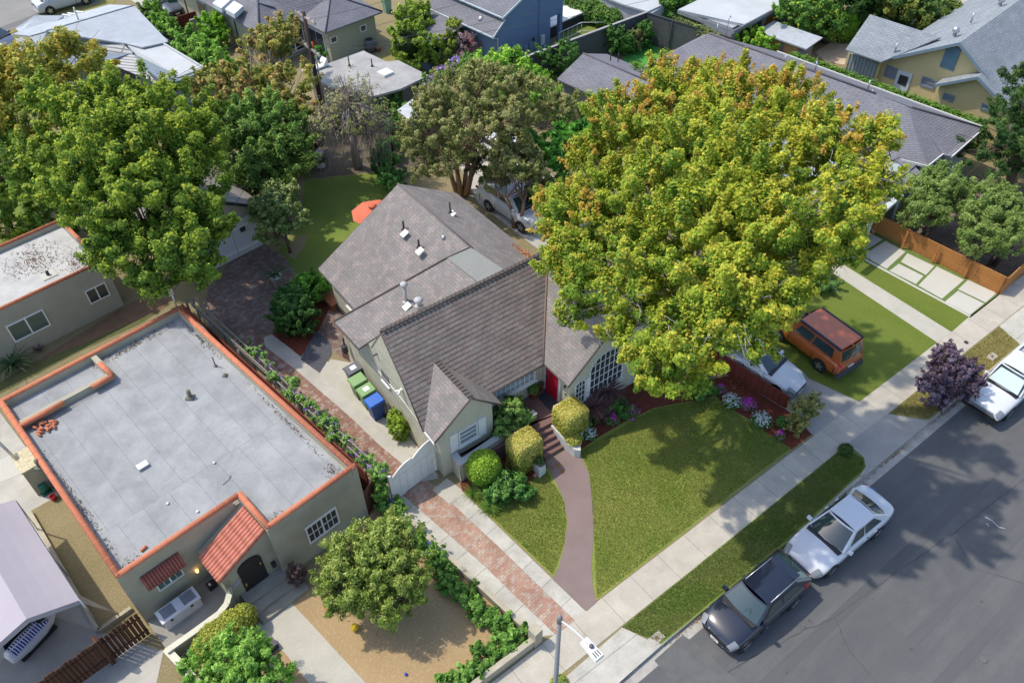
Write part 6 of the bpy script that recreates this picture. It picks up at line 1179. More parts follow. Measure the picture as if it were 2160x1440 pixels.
p = P(1130, 975, 0); T = Thing('terracotta_edging', 'pink clay edging piece lying in the shrub bed', 'edging', p[0]-.3, p[1]-.5); c = T.off; m = MB(); m.tube([(c[0]-.25, c[1]-.1, .08), (c[0]+.25, c[1]+.12, .08)], .09, 7); T.part('edging_piece', m, plain('pink_clay2', (.45, .2, .15), rough=.9))
p = P(1160, 846, .86); q = [P(1150, 822, .857), P(1176, 846, .857), P(1160, 866, .857), P(1134, 838, .857)]; m = MB(); m.slab(q, .012); o = m.build('door_mat', plain('charcoal_mat', (.035, .04, .05), (.05, .055, .065), 8, .95)); tag(o, 'dark charcoal door mat on the brown porch', 'door mat')
# white urn pot with palm in the brick court
T = pot((587, 603), 0, .3, .75, 'spiky cycad in a white urn standing on the brick court', GR, potm=WHITE, pr=.1, n_=10)
def spikes(T, n_, L_, w_, z, mat_, seed, up_=.5, curve=.5, name='fronds'):
    rg = np.random.default_rng(seed); m = MB()
    for i in range(n_):
        a = rg.random()*2*math.pi; el = up_+rg.normal()*.3; l = L_*(.7+.5*rg.random()); pr = []
        for k in range(5):
            f = k/4; r = l*f*math.cos(el*(1-curve*f)); zz = z+l*f*math.sin(el)-curve*l*.5*f*f; pr.append((math.cos(a)*r, math.sin(a)*r, zz, w_*(1-f)*1.0+.003))
        sd = (-math.sin(a), math.cos(a))
        vs = []
        for x, y, zz, ww in pr: vs += [(x-sd[0]*ww, y-sd[1]*ww, zz), (x+sd[0]*ww, y+sd[1]*ww, zz)]
        m.add(vs, [[2*k, 2*k+1, 2*k+3, 2*k+2] for k in range(4)])
    off = T.off; T.off = (0, 0, 0); T.part(name, m, mat_); T.off = off
DKG = plain('dark_palm_green', (.03, .07, .025), (.05, .10, .03), 8, .6, bump=0); PURP = plain('burgundy_cordyline', (.11, .055, .065), (.17, .095, .09), 8, .5, bump=0); LGR = plain('blade_green', (.12, .22, .03), (.08, .16, .025), 8, .6, bump=0)
spikes(T, 46, .95, .03, .8, DKG, 3, .6, .7)
def plantspike(label, q, z, L_, n_, mm, cat='plant', name='spiky_plant', zb=0.2, w_=.03, seed=1, upp=.6, cv=.6, group=None):
    p = P(*q, z); T = Thing(name, label, cat, p[0], p[1], 'M', 0, group); m = MB(); m.tube([(p[0], p[1], 0), (p[0], p[1], z)], .06, 6); T.part('stem', m, BARK); spikes(T, n_, L_, w_, z, mm, seed, upp, cv); return T
plantspike('dark burgundy spiky cordyline under the arched window, farther one', (1278, 830), .9, 1.05, 120, PURP, seed=5, w_=.045)
plantspike('dark burgundy spiky cordyline nearer the gold clipped shrub', (1252, 858), .8, .95, 110, PURP, seed=6, w_=.045)
plantspike('dark green palm-like cycad at the left edge by the flat-roofed unit', (28, 768), .3, 1.2, 60, DKG, name='cycad', seed=7, w_=.035, cv=.8)
plantspike('strappy green agapanthus clump at the lawn edge with white blooms', (1035, 1070), .1, .55, 120, LGR, name='agapanthus', seed=8, w_=.014, upp=.8)
plantspike('strappy green agapanthus clump by the low wall corner', (1000, 1040), .1, .55, 110, LGR, name='agapanthus', seed=9, w_=.014, upp=.8)
plantspike('maroon grass tuft beside pale olive wall at left', (82, 738), .1, .35, 50, PURP, name='grass_tuft', seed=10, w_=.015, upp=.9)
# storage box on the patio
c = P(385, 1292, .25, 'L'); T = Thing('storage_box', 'white deck storage box with two grey lid panels on the bungalow patio', 'storage box', c[0], c[1], 'L', .25); m = MB(); m.box(c[0]-.72, c[0]+.72, c[1]-.27, c[1]+.27, .25, .78); T.part('body', m, plain('off_white_resin', (.60, .59, .63), rough=.5, bump=0)); m = MB(); m.box(c[0]-.76, c[0]+.76, c[1]-.31, c[1]+.31, .781, .86); ld = T.part('lid', m, plain('resin_lid', (.66, .66, .70), rough=.45, bump=0)); m = MB()
for x in (-.62, .17): m.box(c[0]+x, c[0]+x+.48, c[1]-.2, c[1]+.26, .861, .875)
T.part('lid_panel', m, plain('panel_grey', (.20, .215, .25), rough=.6), parent=ld); m = MB()
for x in (-.42, .37): m.box(c[0]+x-.05, c[0]+x+.05, c[1]-.33, c[1]-.311, .70, .80)
T.part('latch', m, BLK)
c = P(448, 1237, .25, 'L'); T = Thing('black_crate', 'small black box with a white mark on the patio', 'box', c[0], c[1], 'L', .25); m = MB(); m.box(c[0]-.15, c[0]+.15, c[1]-.13, c[1]+.13, .25, .5); T.part('body', m, BLK); m = MB(); m.box(c[0]-.08, c[0]-.01, c[1]-.07, c[1]+.05, .501, .508); T.part('mark', m, WHITE)
# yard toys and bits in the bungalow's front garden
c = P(563, 1372, .0, 'L'); T = Thing('black_tub', 'shallow black rectangular tray with blue contents on the dirt yard', 'tray', c[0], c[1], 'L'); m = MB(); m.box(c[0]-.4, c[0]+.4, c[1]-.2, c[1]+.2, .0, .3); T.part('tray', m, mat('tray_black', (.02, .022, .028), .4)); m = MB(); m.tube([(c[0]-.3, c[1], .31), (c[0]-.1, c[1]+.1, .315), (c[0]+.1, c[1]-.05, .31)], .015, 5); m.box(c[0]-.25, c[0]+.05, c[1]-.12, c[1]-.02, .302, .312); T.part('blue_item', m, mat('blue_item', (.05, .12, .25), .4))
c = P(573, 1400, .0, 'L'); T = Thing('toy_car', 'grey and red ride-on toy lying by the green shrub', 'toy', c[0], c[1], 'L'); m = MB(); m.hexa([(c[0]-.3, c[1]-.15, .05), (c[0]+.28, c[1]-.15, .05), (c[0]+.28, c[1]+.15, .05), (c[0]-.3, c[1]+.15, .05)], [(c[0]-.2, c[1]-.12, .3), (c[0]+.18, c[1]-.12, .26), (c[0]+.18, c[1]+.12, .26), (c[0]-.2, c[1]+.12, .3)]); T.part('body', m, plain('toy_grey', (.35, .36, .38), rough=.4)); m = MB(); m.box(c[0]+.05, c[0]+.25, c[1]-.17, c[1]-.12, .1, .25); m.box(c[0]-.2, c[0]-.05, c[1]+.1, c[1]+.16, .28, .34); T.part('red_panel', m, mat('toy_red', (.5, .02, .015), .4))
for sx in (-.18, .18):
    for sy in (-.17, .17): m = MB(); m.tube([(c[0]+sx, c[1]+sy-.02, .08), (c[0]+sx, c[1]+sy+.02, .08)], .08, 10); T.part('wheel', m, BLK, smooth=False)
p = P(748, 1322, .18); m = MB(); m.lathe((0, 0, 0), [(.02, -.15), (.1, -.12), (.15, 0), (.1, .12), (.02, .15)], 16); o = m.build('yellow_ball', mat('ball_yellow', (.62, .42, .01), .4)); o.location = p; tag(o, 'yellow ball on the dirt under front yard tree', 'ball')
p = P(856, 1421, .06); m = MB(); m.lathe((0, 0, 0), [(.01, -.06), (.045, -.04), (.06, 0), (.045, .04), (.01, .06)], 12); o = m.build('blue_ball', mat('ball_blue', (.03, .05, .45), .4)); o.location = p; tag(o, 'tiny blue ball on the dirt yard near the bottom edge', 'ball')
c = P(405, 1395, .0, 'L'); T = Thing('bicycle', 'bicycle with white-rimmed wheels lying against olive patio wall', 'bicycle', c[0], c[1], 'L')
for dx, dy in ((0, 0), (.95, .35)):
    m = MB(); r = .32; ring = [(c[0]+dx+r*math.cos(t), c[1]+dy+r*.85*math.sin(t), .16+.2*math.sin(t)) for t in [2*math.pi*i/20 for i in range(21)]]; m.tube(ring, .02, 5, cap=False); T.part('wheel', m, plain('bike_rim', (.45, .46, .48), rough=.5))
m = MB(); m.tube([(c[0], c[1], .2), (c[0]+.35, c[1]+.35, .5), (c[0]+.8, c[1]+.45, .45), (c[0]+.95, c[1]+.35, .2)], .02, 5); m.tube([(c[0]+.35, c[1]+.35, .5), (c[0]+.5, c[1]+.1, .2), (c[0]+.8, c[1]+.45, .45)], .018, 5); T.part('frame', m, mat('bike_blue', (.12, .14, .42), .4)); m = MB(); m.tube([(c[0]+.3, c[1]+.3, .55), (c[0]+.3, c[1]+.55, .62)], .02, 5); T.part('handlebar', m, BLK)
c = P(700, 1276, .0); m = MB(); m.tube([(c[0]+.25*math.cos(t)*1.2, c[1]+.18*math.sin(t), .02) for t in [i*.35 for i in range(14)]], .02, 5); o = m.build('orange_hose', mat('hose_orange', (.62, .18, .03), .5)); tag(o, 'short loop of orange hose beside front yard tree', 'hose')
# jet ski under the carport tent
c = P(70, 1345, .3, 'L'); T = Thing('jet_ski', 'white personal watercraft with blue and white striped seat under the carport tent', 'jet ski', c[0], c[1], 'L', 0, None, R_(18)); T.off = (0, 0, 0); T.e.scale = (.82, .82, .85)
m = MB(); st_ = []; 
for x, w_, z0, z1 in ((-1.2, .30, .35, .6), (-1.1, .42, .3, .68), (-.4, .5, .26, .72), (.4, .48, .26, .74), (.9, .34, .3, .74), (1.25, .12, .42, .68)): st_.append([(x, 0, z0), (x, w_*.8, z0+.08), (x, w_, (z0+z1)/2), (x, w_*.8, z1-.03), (x, 0, z1), (x, -w_*.8, z1-.03), (x, -w_, (z0+z1)/2), (x, -w_*.8, z0+.08)])
vs = [p for r in st_ for p in r]; fs = [[i*8+j, i*8+(j+1) % 8, (i+1)*8+(j+1) % 8, (i+1)*8+j] for i in range(5) for j in range(8)]+[list(range(8))[::-1], list(range(40, 48))]; m.add(vs, [f[::-1] for f in fs], 0, True); T.part('hull', m, mat('hull_white', (.6, .6, .6), .25))
STR = grid_mat('blue_white_stripe', (.03, .06, .32), (.03, .06, .32), (.7, .7, .72), .12, 40, 0, R_(0), .03, nz=.3, stain=.03)
m = MB(); m.hexa([(-1.0, -.3, .70), (.85, -.26, .74), (.85, .26, .74), (-1.0, .3, .70)], [(-.95, -.2, .86), (.55, -.16, .92), (.55, .16, .92), (-.95, .2, .86)]); T.part('seat_cover', m, STR); m = MB(); m.tube([(.55, -.3, 1.0), (.55, .3, 1.0)], .025, 6); m.hexa([(.45, -.1, .85), (.8, -.1, .85), (.8, .1, .85), (.45, .1, .85)], [(.5, -.07, 1.02), (.6, -.07, 1.02), (.6, .07, 1.02), (.5, .07, 1.02)]); T.part('handlebar', m, BLK)
m = MB(); m.box(-.9, .9, -.35, .35, .08, .25); T.part('trailer', m, DKMET)
c = P(105, 1330, .4, 'L'); T = Thing('carport_shade_block', 'large black block added as dark shade under the carport tent', 'shade_block', c[0]-.6, c[1]+1.4, 'L'); c = T.off; m = MB(); m.hexa([(c[0]-.9, c[1]-.8, 0), (c[0]+.9, c[1]-.8, 0), (c[0]+.9, c[1]+1.6, 0), (c[0]-.9, c[1]+1.6, 0)], [(c[0]-.7, c[1]-.6, 1.1), (c[0]+.7, c[1]-.6, 1.0), (c[0]+.7, c[1]+1.4, 1.2), (c[0]-.7, c[1]+1.4, 1.1)]); T.part('cover', m, plain('shade_black', (.012, .013, .016), rough=.7, bump=.5))  # black block added to make the carport interior dark, standing in for shade
# shovel-like leaning panel and red item at the side yard
c = P(108, 1053, .0, 'L'); T = Thing('red_hydrant_toy', 'small red plastic bucket beside the orange-tiled wall', 'bucket', c[0]+.1, c[1]-.1, 'L'); c = T.off; m = MB(); m.lathe((c[0], c[1], 0), [(.10, 0), (.14, .3), (.12, .3), (.09, .05)], 12); T.part('bucket', m, mat('bucket_red', (.5, .01, .02), .4))
m = MB(); m.tube([(c[0]-.14, c[1], .3), (c[0], c[1], .42), (c[0]+.14, c[1], .3)], .01, 5); T.part('handle', m, METAL)
c = P(104, 1040, .0, 'L'); T = Thing('green_hose_reel', 'dark green hose reel beside olive box below tiled parapet', 'hose reel', c[0], c[1]+.15, 'L'); c = T.off; m = MB(); m.tube([(c[0]-.2, c[1], .35), (c[0]+.1, c[1], .35)], .22, 14); m.box(c[0]-.25, c[0]+.15, c[1]-.2, c[1]+.2, 0, .1); T.part('reel', m, mat('reel_green', (.01, .13, .08), .5))
# utility covers in the verge
for q, l in (((1385, 1345), 'pale concrete meter cover in the grass verge near the black hatchback'), ((2093, 752), 'pale meter cover in the dry verge beside the pickup')):
    c = P(*q, .02, 'S'); T = Thing('meter_cover', l, 'utility cover', c[0], c[1], 'S', .02, 'meter covers in the verge'); m = MB(); m.box(c[0]-.28, c[0]+.28, c[1]-.17, c[1]+.17, .0, .035); T.part('frame', m, plain('cover_conc', (.46, .42, .36), (.36, .33, .29), 8, .9)); m = MB(); m.box(c[0]-.07, c[0]+.07, c[1]-.05, c[1]+.05, .036, .042); T.part('lid_plate', m, plain('rust_plate', (.2, .12, .09), rough=.8))
c = P(2038, 722, .014, 'S'); m = MB(); m.lathe((0, 0, 0), [(.11, 0), (.11, .012), (.02, .014)], 14); o = m.build('water_valve_cover', DKMET); o.location = tow(c, 'S'); tag(o, 'small round dark valve cover in the sidewalk', 'utility cover')
c = P(2075, 1390, -.13, 'S'); m = MB(); m.lathe((0, 0, 0), [(.14, 0), (.14, .006), (.12, .007)], 18); o = m.build('manhole_cover', plain('iron_cover', (.10, .10, .10), (.14, .14, .14), 12, .7)); o.location = tow(c, 'S'); tag(o, 'faint round iron cover in the asphalt near bottom right', 'utility cover')
# AC unit
c = PY(778, 96, 50.9, 'L'); c = P(783, 108, 0, 'L'); T = Thing('ac_condenser', 'round grey air conditioning condenser beside the sage wall', 'air conditioner', c[0], c[1], 'L'); m = MB(); m.lathe((c[0], c[1], 0), [(.42, 0), (.42, .85), (.36, .92), (.28, .92)], 18); T.part('casing', m, grid_mat('ac_grille', (.25, .27, .29), (.25, .27, .29), (.12, .13, .15), 40, .05, 0, 0, .02)); m = MB(); m.lathe((c[0], c[1], .9), [(.27, 0), (.27, .035), (.1, .04)], 16); T.part('fan', m, DKMET)
# spa tub and white railing by blue house
c = P(1235, 45, 0, 'L'); T = Thing('hot_tub', 'long black-sided swim spa with white rim on the lawn', 'hot tub', c[0], c[1], 'L'); m = MB(); m.box(c[0]-4.6, c[0]+.2, c[1]-.2, c[1]+2.0, 0, .9); T.part('cabinet', m, plain('black_wood', (.035, .032, .04), (.05, .045, .055), 4, .7)); m = MB(); m.box(c[0]-4.65, c[0]+.25, c[1]-.25, c[1]+2.05, .901, 1.0); T.part('cover', m, WHITE)
c = P(1220, 82, 0, 'L'); T = Thing('white_railing', 'low white metal railing on the lawn behind charcoal wall', 'railing', c[0], c[1], 'L'); m = MB(); x0, y0 = c[0]-1.6, c[1]+.6
m.tube([(x0, y0, .8), (x0+2.6, y0, .8), (x0+3.8, y0-1.2, .8)], .035, 5); T.part('rail', m, WHITE); m = MB(); m.tube([(x0, y0, .1), (x0+2.6, y0, .1), (x0+3.8, y0-1.2, .1)], .03, 5); T.part('rail', m, WHITE)
for i in range(6): m = MB(); m.tube([(x0+i*.52, y0, 0), (x0+i*.52, y0, .8)], .02, 4); T.part('baluster', m, WHITE)
# sandy-yard furniture
c = P(1738, 90, 0, 'L'); T = Thing('fire_pit', 'black chiminea-like round fire pit with drum chimney', 'fire pit', c[0], c[1], 'L'); m = MB(); m.lathe((c[0], c[1], 0), [(.35, .1), (.62, .3), (.66, .45), (.3, .62), (.22, .7), (.24, 1.3), (.28, 1.35)], 16); T.part('bowl', m, mat('iron_black', (.02, .02, .025), .5))
c = P(1759, 88, 0, 'L'); T = Thing('garden_chair', 'wood and canvas folding garden chair on the sandy yard', 'chair', c[0], c[1], 'L'); m = MB(); m.slab([(c[0]-.25, c[1]-.25, .42), (c[0]+.25, c[1]-.25, .42), (c[0]+.25, c[1]+.25, .42), (c[0]-.25, c[1]+.25, .42)], .04); T.part('seat', m, plain('canvas_grey', (.15, .15, .15))); m = MB(); m.hexa([(c[0]+.2, c[1]-.25, .42), (c[0]+.25, c[1]-.25, .42), (c[0]+.25, c[1]+.25, .42), (c[0]+.2, c[1]+.25, .42)], [(c[0]+.45, c[1]-.25, 1.1), (c[0]+.5, c[1]-.25, 1.1), (c[0]+.5, c[1]+.25, 1.1), (c[0]+.45, c[1]+.25, 1.1)]); T.part('backrest', m, plain('canvas_grey', (.15, .15, .15)))
for sx in (-.22, .22):
    for sy in (-.25, .25): m = MB(); m.tube([(c[0]+sx, c[1]+sy, 0), (c[0]+sx*.9, c[1]+sy, .42)], .025, 5); T.part('leg', m, plain('chair_wood', (.35, .18, .08)))
c = P(1772, 88, 0, 'L'); T = Thing('ceramic_stool', 'round white ceramic garden stool on the sandy yard', 'stool', c[0], c[1], 'L'); m = MB(); m.lathe((c[0], c[1], 0), [(.16, 0), (.27, .22), (.27, .38), (.17, .6), (.14, .6)], 16); T.part('drum', m, WHITE)
c = P(772, 60+40, 0, 'L'); T = Thing('clay_pot', 'small brown clay pot beside the air conditioner', 'pot', *P(799, 108, 0, 'L')[:2], 'L'); c = T.off; m = MB(); m.lathe((c[0], c[1], 0), [(.14, 0), (.2, .3), (.17, .3)], 12); T.part('pot', m, CLAY)
c = P(676, 345, .3); T = Thing('garden_urn', 'tall white stone urn at the back edge of the shaded lawn', 'urn', *P(678, 352, 0)[:2]); c = T.off; m = MB(); m.lathe((c[0], c[1], 0), [(.25, 0), (.25, .1), (.12, .2), (.12, .4), (.28, .6), (.22, .8), (.3, 1.0), (.3, 1.08), (.2, 1.05)], 16); T.part('urn_body', m, WS)
T = Thing('terracotta_trough', 'terracotta trough standing against the rear wall of the cottage', 'planter', *P(704, 640, 0)[:2]); c = T.off; m = MB(); m.box(c[0]-.35, c[0]+.25, c[1]-.5, c[1]+.4, 0, .35); T.part('trough', m, CLAY); m = MB(); m.box(c[0]-.1, c[0]+.35, c[1]-1.5, c[1]-.6, 0, .45); T.part('dark_trough', m, DKMET)
T = Thing('orange_kayak', 'orange plastic object standing beside pole base and fern', 'garden toy', *P(664, 122, 0, 'L')[:2], 'L'); c = T.off; m = MB(); m.lathe((c[0], c[1], 0), [(.2, 0), (.28, .4), (.22, .9), (.08, 1.25)], 10); T.part('body', m, mat('orange_plastic', (.6, .13, .03), .5))
# ================================================================ TREES AND SHRUBS
YG = [(.23, .265, .028, 3), (.165, .225, .025, 3), (.29, .26, .032, 1.5), (.11, .175, .02, 3), (.075, .135, .018, 1)]
def LB(*a): return [lob(*x) for x in a]
BIGQ = ((1220, 470, 6.5, 1.9), (1230, 610, 4.8, 1.35), (1200, 545, 5.5, 1.4), (1350, 560, 6.5, 2.1), (1350, 420, 8.5, 2.2), (1330, 270, 9, 1.9), (1430, 215, 10.5, 1.8), (1460, 350, 10, 2.4), (1560, 235, 10.5, 2.1),
         (1600, 370, 9.5, 2.6), (1660, 215, 9.5, 1.6), (1740, 310, 8.5, 1.9), (1800, 385, 7.5, 1.2), (1770, 455, 7, 1.7), (1500, 490, 8.5, 2.5), (1640, 510, 7.5, 2.3), (1725, 550, 6, 1.3), (1570, 635, 5.8, 2.0), (1480, 600, 6, 1.5),
         (1380, 770, 4.2, 1.3), (1325, 735, 4.2, .75), (1470, 745, 4.2, 1.5), (1560, 715, 4.0, 1.05), (1635, 635, 4.8, 1.15), (1250, 350, 7.5, 1.4), (1420, 800, 3.6, 1.0), (1210, 660, 4.4, .7), (1800, 515, 5.8, .9), (1850, 300, 7, .9), (1290, 690, 4.6, .7), (1510, 160, 11, .9), (1390, 150, 10.4, .7), (1870, 390, 6.5, .7), (1395, 690, 5, 1.1), (1330, 620, 5.5, 1.2), (1520, 690, 5, 1.3), (1160, 430, 6.5, .8), (1270, 230, 9, .7))
def depth(px, py, z): q = np.array(P(px, py, z)); return float(np.dot(q-np.array([0, 0, CZ]), fw))
_L = []
for a_ in BIGQ:
    px_, py_, z_, r_ = a_; d0 = depth(px_, py_, z_); dd_ = min(((px_-1520)/380)**2+((py_-470)/350)**2, 1)
    zn = 7.2+(px_-1200)/650*3.6+2.2*(1-dd_)+(.0 if py_ > 300 else .8); zn += 2.2*min(max(0, (px_-1500)/300), 1)*(py_ < 470); k_ = depth(px_, py_, zn)/d0; _L.append(lob(px_, py_, zn, r_*k_))
big = _L
tree('sweetgum_tree', 'very large yellow-green and gold broadleaf tree over the front lawn', 'tree', P(1437, 812, 0), big, 430000, .062, YG, (1500, .42), bark=GBARK, tr=.3, branches=110, top=(.34, .31, .035, .55), split=1, twr=.018, shell=(.25, 1.02), seed=11, flat=1.0, trunk_h=4.6, asp=.6)
_T = [o for o in S.objects if o.name == 'sweetgum_tree'][0]; _rg = np.random.default_rng(31); _m = MB(); _b = np.array([_T.location.x, _T.location.y, 0])
for _i in range(300):
    _q = BIGQ[_rg.integers(len(BIGQ))]
    if _q[1] > 720: continue
    _l = np.array(_L[BIGQ.index(_q)][:6])
    if _q[1] < 380 and _rg.random() < .6: continue
    _d = _rg.normal(size=3)+[-.25, -.6, .25]; _d /= np.linalg.norm(_d); _p = _l[:3]+_d*_l[3:6]*_rg.uniform(.7, 1.0)-_b; _e = _p+_d*_rg.uniform(.1, .3)+_rg.normal(size=3)*.3+[0, 0, -.15]; _s = _p-_d*.5+_rg.normal(size=3)*.25
    _m.tube([_s, _p, (_p+_e)/2+_rg.normal(size=3)*.08, _e], [.014, .012, .008, .004], 3, cap=False)
_w = _m.build('twigs', plain('silver_twig', (.46, .45, .42), (.34, .33, .30), 6, .9, bump=0)); _w.parent = _T; _w['kind'] = 'stuff'
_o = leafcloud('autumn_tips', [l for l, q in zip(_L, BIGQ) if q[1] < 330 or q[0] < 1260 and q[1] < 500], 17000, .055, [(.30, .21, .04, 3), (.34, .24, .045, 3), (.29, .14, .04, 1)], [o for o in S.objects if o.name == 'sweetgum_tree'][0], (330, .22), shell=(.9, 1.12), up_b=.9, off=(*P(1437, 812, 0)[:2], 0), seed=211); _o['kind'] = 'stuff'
LG = [(.07, .13, .02, 3), (.12, .19, .025, 3), (.18, .24, .03, 2), (.04, .085, .015, 2)]
left = LB((330, 226, 8.7, 1.59), (230, 216, 8.7, 1.50), (330, 308, 8.4, 1.94), (240, 308, 8.7, 1.94), (150, 278, 8.2, 1.67), (430, 298, 7.2, 1.42), (170, 408, 7.2, 1.77), (280, 428, 7.2, 2.12), (400, 408, 6.7, 1.77), (250, 528, 5.8, 1.50), (370, 528, 5.4, 1.67), (430, 568, 4.6, 1.06), (320, 598, 4.4, 0.98), (430, 468, 5.8, 1.15), (80, 358, 6.7, 1.50), (110, 206, 9.2, 1.06), (430, 236, 7.2, 0.98))
tree('broadleaf_tree', 'huge dark green spreading tree with yellow-tipped clumps at the left', 'tree', P(400, 570, 0), left, 230000, .08, LG, (760, .52), tr=.38, branches=60, top=(.27, .30, .03, .62), split=2, shell=(.25, 1.02), seed=12, trunk_h=2.6)
yel = LB((60, 210, 6, 2.6), (150, 140, 6, 2.0), (20, 300, 5.5, 2.2), (-30, 200, 6, 2.5))
tree('golden_tree', 'golden orange-leaved tree behind the dark green tree at upper left', 'tree', P(60, 400, 0), yel, 44000, .11, [(.27, .23, .04, 3), (.19, .20, .035, 3), (.12, .16, .03, 2)], (190, .6), branches=20, top=(.40, .30, .055, .45), seed=13, trunk_h=2.4)
lf3 = LB((20, 390, 4, 1.8), (40, 330, 5, 1.7), (-40, 340, 4, 1.8))
tree('green_tree', 'mid green tree under the golden one at the left edge', 'tree', P(20, 500, 0), lf3, 16000, .12, LG, (100, .55), branches=12, top=(.2, .26, .03, .5), seed=14, trunk_h=1.4)
bush('creeper_hedge', 'ivy-covered bank with thin wires beside flat-roofed unit at left edge', 'shrub', LB((20, 460, 1.6, 1.5), (110, 470, 1.6, 1.4), (0, 500, 1.3, 1.2), (170, 450, 1.6, 1.3)), 11000, .1, LG, clump=(90, .4), top=(.15, .22, .03, .5), seed=15)
og = LB((560, 110, 5.2, 1.5), (600, 70, 5.5, 1.2), (530, 190, 5, 1.6), (620, 180, 5, 1.5), (470, 170, 4.8, 1.3), (580, 230, 4.6, 1.4), (430, 180, 4.5, .9), (640, 230, 4.5, .9), (545, 85, 6, .8), (480, 230, 4, 1.2))
tree('sparse_loquat_tree', 'sparse olive and orange tree in front of the sage green house', 'tree', P(590, 330, 0), og, 22000, .12, [(.22, .21, .045, 3), (.14, .16, .035, 3), (.32, .21, .09, 1.5), (.09, .12, .03, 1)], (230, .42), branches=60, bark=GBARK, top=(.30, .27, .07, .5), seed=16, trunk_h=2.5, split=2)
gr = LB((560, 270, 4.2, 1.9), (520, 330, 3.5, 1.7), (600, 330, 3.6, 1.5), (560, 375, 2.6, 1.4), (490, 270, 4.2, 1.5), (610, 270, 4, 1.2))
tree('green_avocado_tree', 'rounded bluish green tree at the corner of the back lawn', 'tree', P(560, 410, 0), gr, 60000, .085, [(.075, .135, .028, 3), (.11, .175, .035, 3), (.05, .085, .02, 2)], (260, .5), branches=16, top=(.15, .26, .05, .5), seed=17, trunk_h=1.6)
ct = LB((585, 425, 3.0, 1.0), (555, 450, 2.8, .8), (615, 460, 2.8, .85), (580, 480, 2.3, .9), (600, 400, 3.4, .6))
tree('citrus_tree', 'small pale green citrus tree standing beside the white garage doors', 'tree', P(612, 532, 0), ct, 15000, .085, [(.14, .19, .06, 3), (.09, .14, .04, 3), (.22, .25, .09, 1.5), (.05, .09, .03, 1)], (160, .28), tr=.09, branches=22, top=(.28, .30, .12, .55), seed=18, trunk_h=1.5)
# weeping half-bare tree
wl = LB((740, 240, 4.8, 1.5), (690, 260, 4.2, 1.2), (790, 260, 4, 1.2), (740, 200, 5.4, 1.2))
T = tree('weeping_pepper_tree', 'half-bare grey weeping tree trailing tangled twigs by the lawn', 'tree', P(755, 352, 0), wl, 2600, .08, [(.16, .19, .06, 2), (.22, .2, .1, 2), (.3, .26, .2, 1)], (120, .5), bark=plain('ash_bark', (.36, .31, .30), (.25, .21, .2), 6, .95), branches=70, seed=19, trunk_h=2.6)
rg = np.random.default_rng(4); m = MB(); o = T.off
for i in range(480):
    l = wl[rg.integers(4)]; a = rg.random()*6.28; r = l[3]*(.3+.8*rg.random()); x, y = l[0]+math.cos(a)*r, l[1]+math.sin(a)*r; z = l[2]+rg.uniform(-.4, .8); d = rg.uniform(1.2, 3.2)
    m.tube([(x-math.cos(a)*.5, y-math.sin(a)*.5, z), (x, y, z-.1), (x+rg.normal()*.12, y+rg.normal()*.12, z-d*.5), (x+rg.normal()*.2, y+rg.normal()*.2, max(z-d, .1))], [.022, .017, .012, .006], 3, cap=False)
o_ = T.part('hanging_twigs', m, plain('twig_grey', (.40, .35, .33), (.26, .22, .2), 9, .95)); o_['kind'] = 'stuff'
# melaleuca pair
ML = [(.165, .18, .06, 3), (.12, .14, .042, 3), (.22, .22, .09, 2), (.08, .095, .032, 1)]
me1 = LB((900, 280, 5.2, 1.5), (960, 200, 6.2, 1.5), (1040, 190, 6.4, 1.7), (920, 220, 5.8, 1.2), (1000, 270, 5.6, 1.6), (1080, 250, 5.8, 1.4), (890, 350, 3.8, .95), (945, 340, 4.0, 1.1), (1120, 200, 5.6, 1.4), (1190, 230, 5, 1.2), (1010, 160, 6.6, .9), (870, 300, 4.6, .8))
tree('paperbark_tree', 'broad olive-brown tree with many reddish-brown stems behind the cottage', 'tree', P(975, 408, 0), [(a[0], a[1], a[2], a[3]*.97, a[4]*.97, a[5]*.92) for a in me1], 92000, .062, ML, (520, .34), bark=RBARK, tr=.3, branches=90, top=(.28, .26, .10, .5), split=6, twr=.02, seed=20, trunk_h=2.4)
me2 = LB((1040, 385, 2.4, .75), (1140, 390, 2.6, .7), (1085, 350, 3.6, 1.15), (1060, 330, 4, .8), (1120, 350, 3.6, .8), (1090, 310, 4.4, .9))
tree('paperbark_tree', 'smaller olive tree with pale multiple stems beside the silver-white car', 'tree', P(1092, 480, 0), me2, 24000, .075, ML, (150, .32), bark=RBARK, tr=.2, branches=30, top=(.22, .22, .09, .4), split=3, twr=.02, seed=21, trunk_h=1.9)
tr_ = LB((1190, 300, 4.0, .8), (1130, 300, 4.0, .7), (1170, 330, 3.5, .8), (1220, 280, 4, .9), (1200, 350, 3, .8))
tree('glossy_tropical_tree', 'glossy bright green palmate-leaved tree between olive and yellow trees', 'tree', P(1200, 420, 0), tr_, 9000, .19, [(.09, .24, .03, 2), (.05, .15, .025, 2), (.14, .32, .05, 1)], (120, .3), branches=12, asp=.28, seed=22, trunk_h=2)
tree('small_dark_tree', 'small dark leaved tree beside the parked silver car', 'tree', P(1150, 480, 0), LB((1150, 410, 1.8, .8), (1180, 400, 2, .7), (1010, 350, 2.2, .7)), 4500, .09, [(.05, .09, .03, 2), (.09, .13, .04, 1)], (60, .3), branches=10, seed=23, trunk_h=.8)
bush('boundary_shrub', 'dark glossy shrub behind the coral umbrella at the cottage rear', 'shrub', LB((815, 345, 1, .9, .9), (830, 380, .9, .8), (820, 310, 1.0, .7)), 9000, .09, [(.05, .13, .03, 3), (.09, .19, .04, 2), (.03, .07, .02, 1)], clump=(90, .3), core=(.6, (.02, .04, .01)), seed=141)
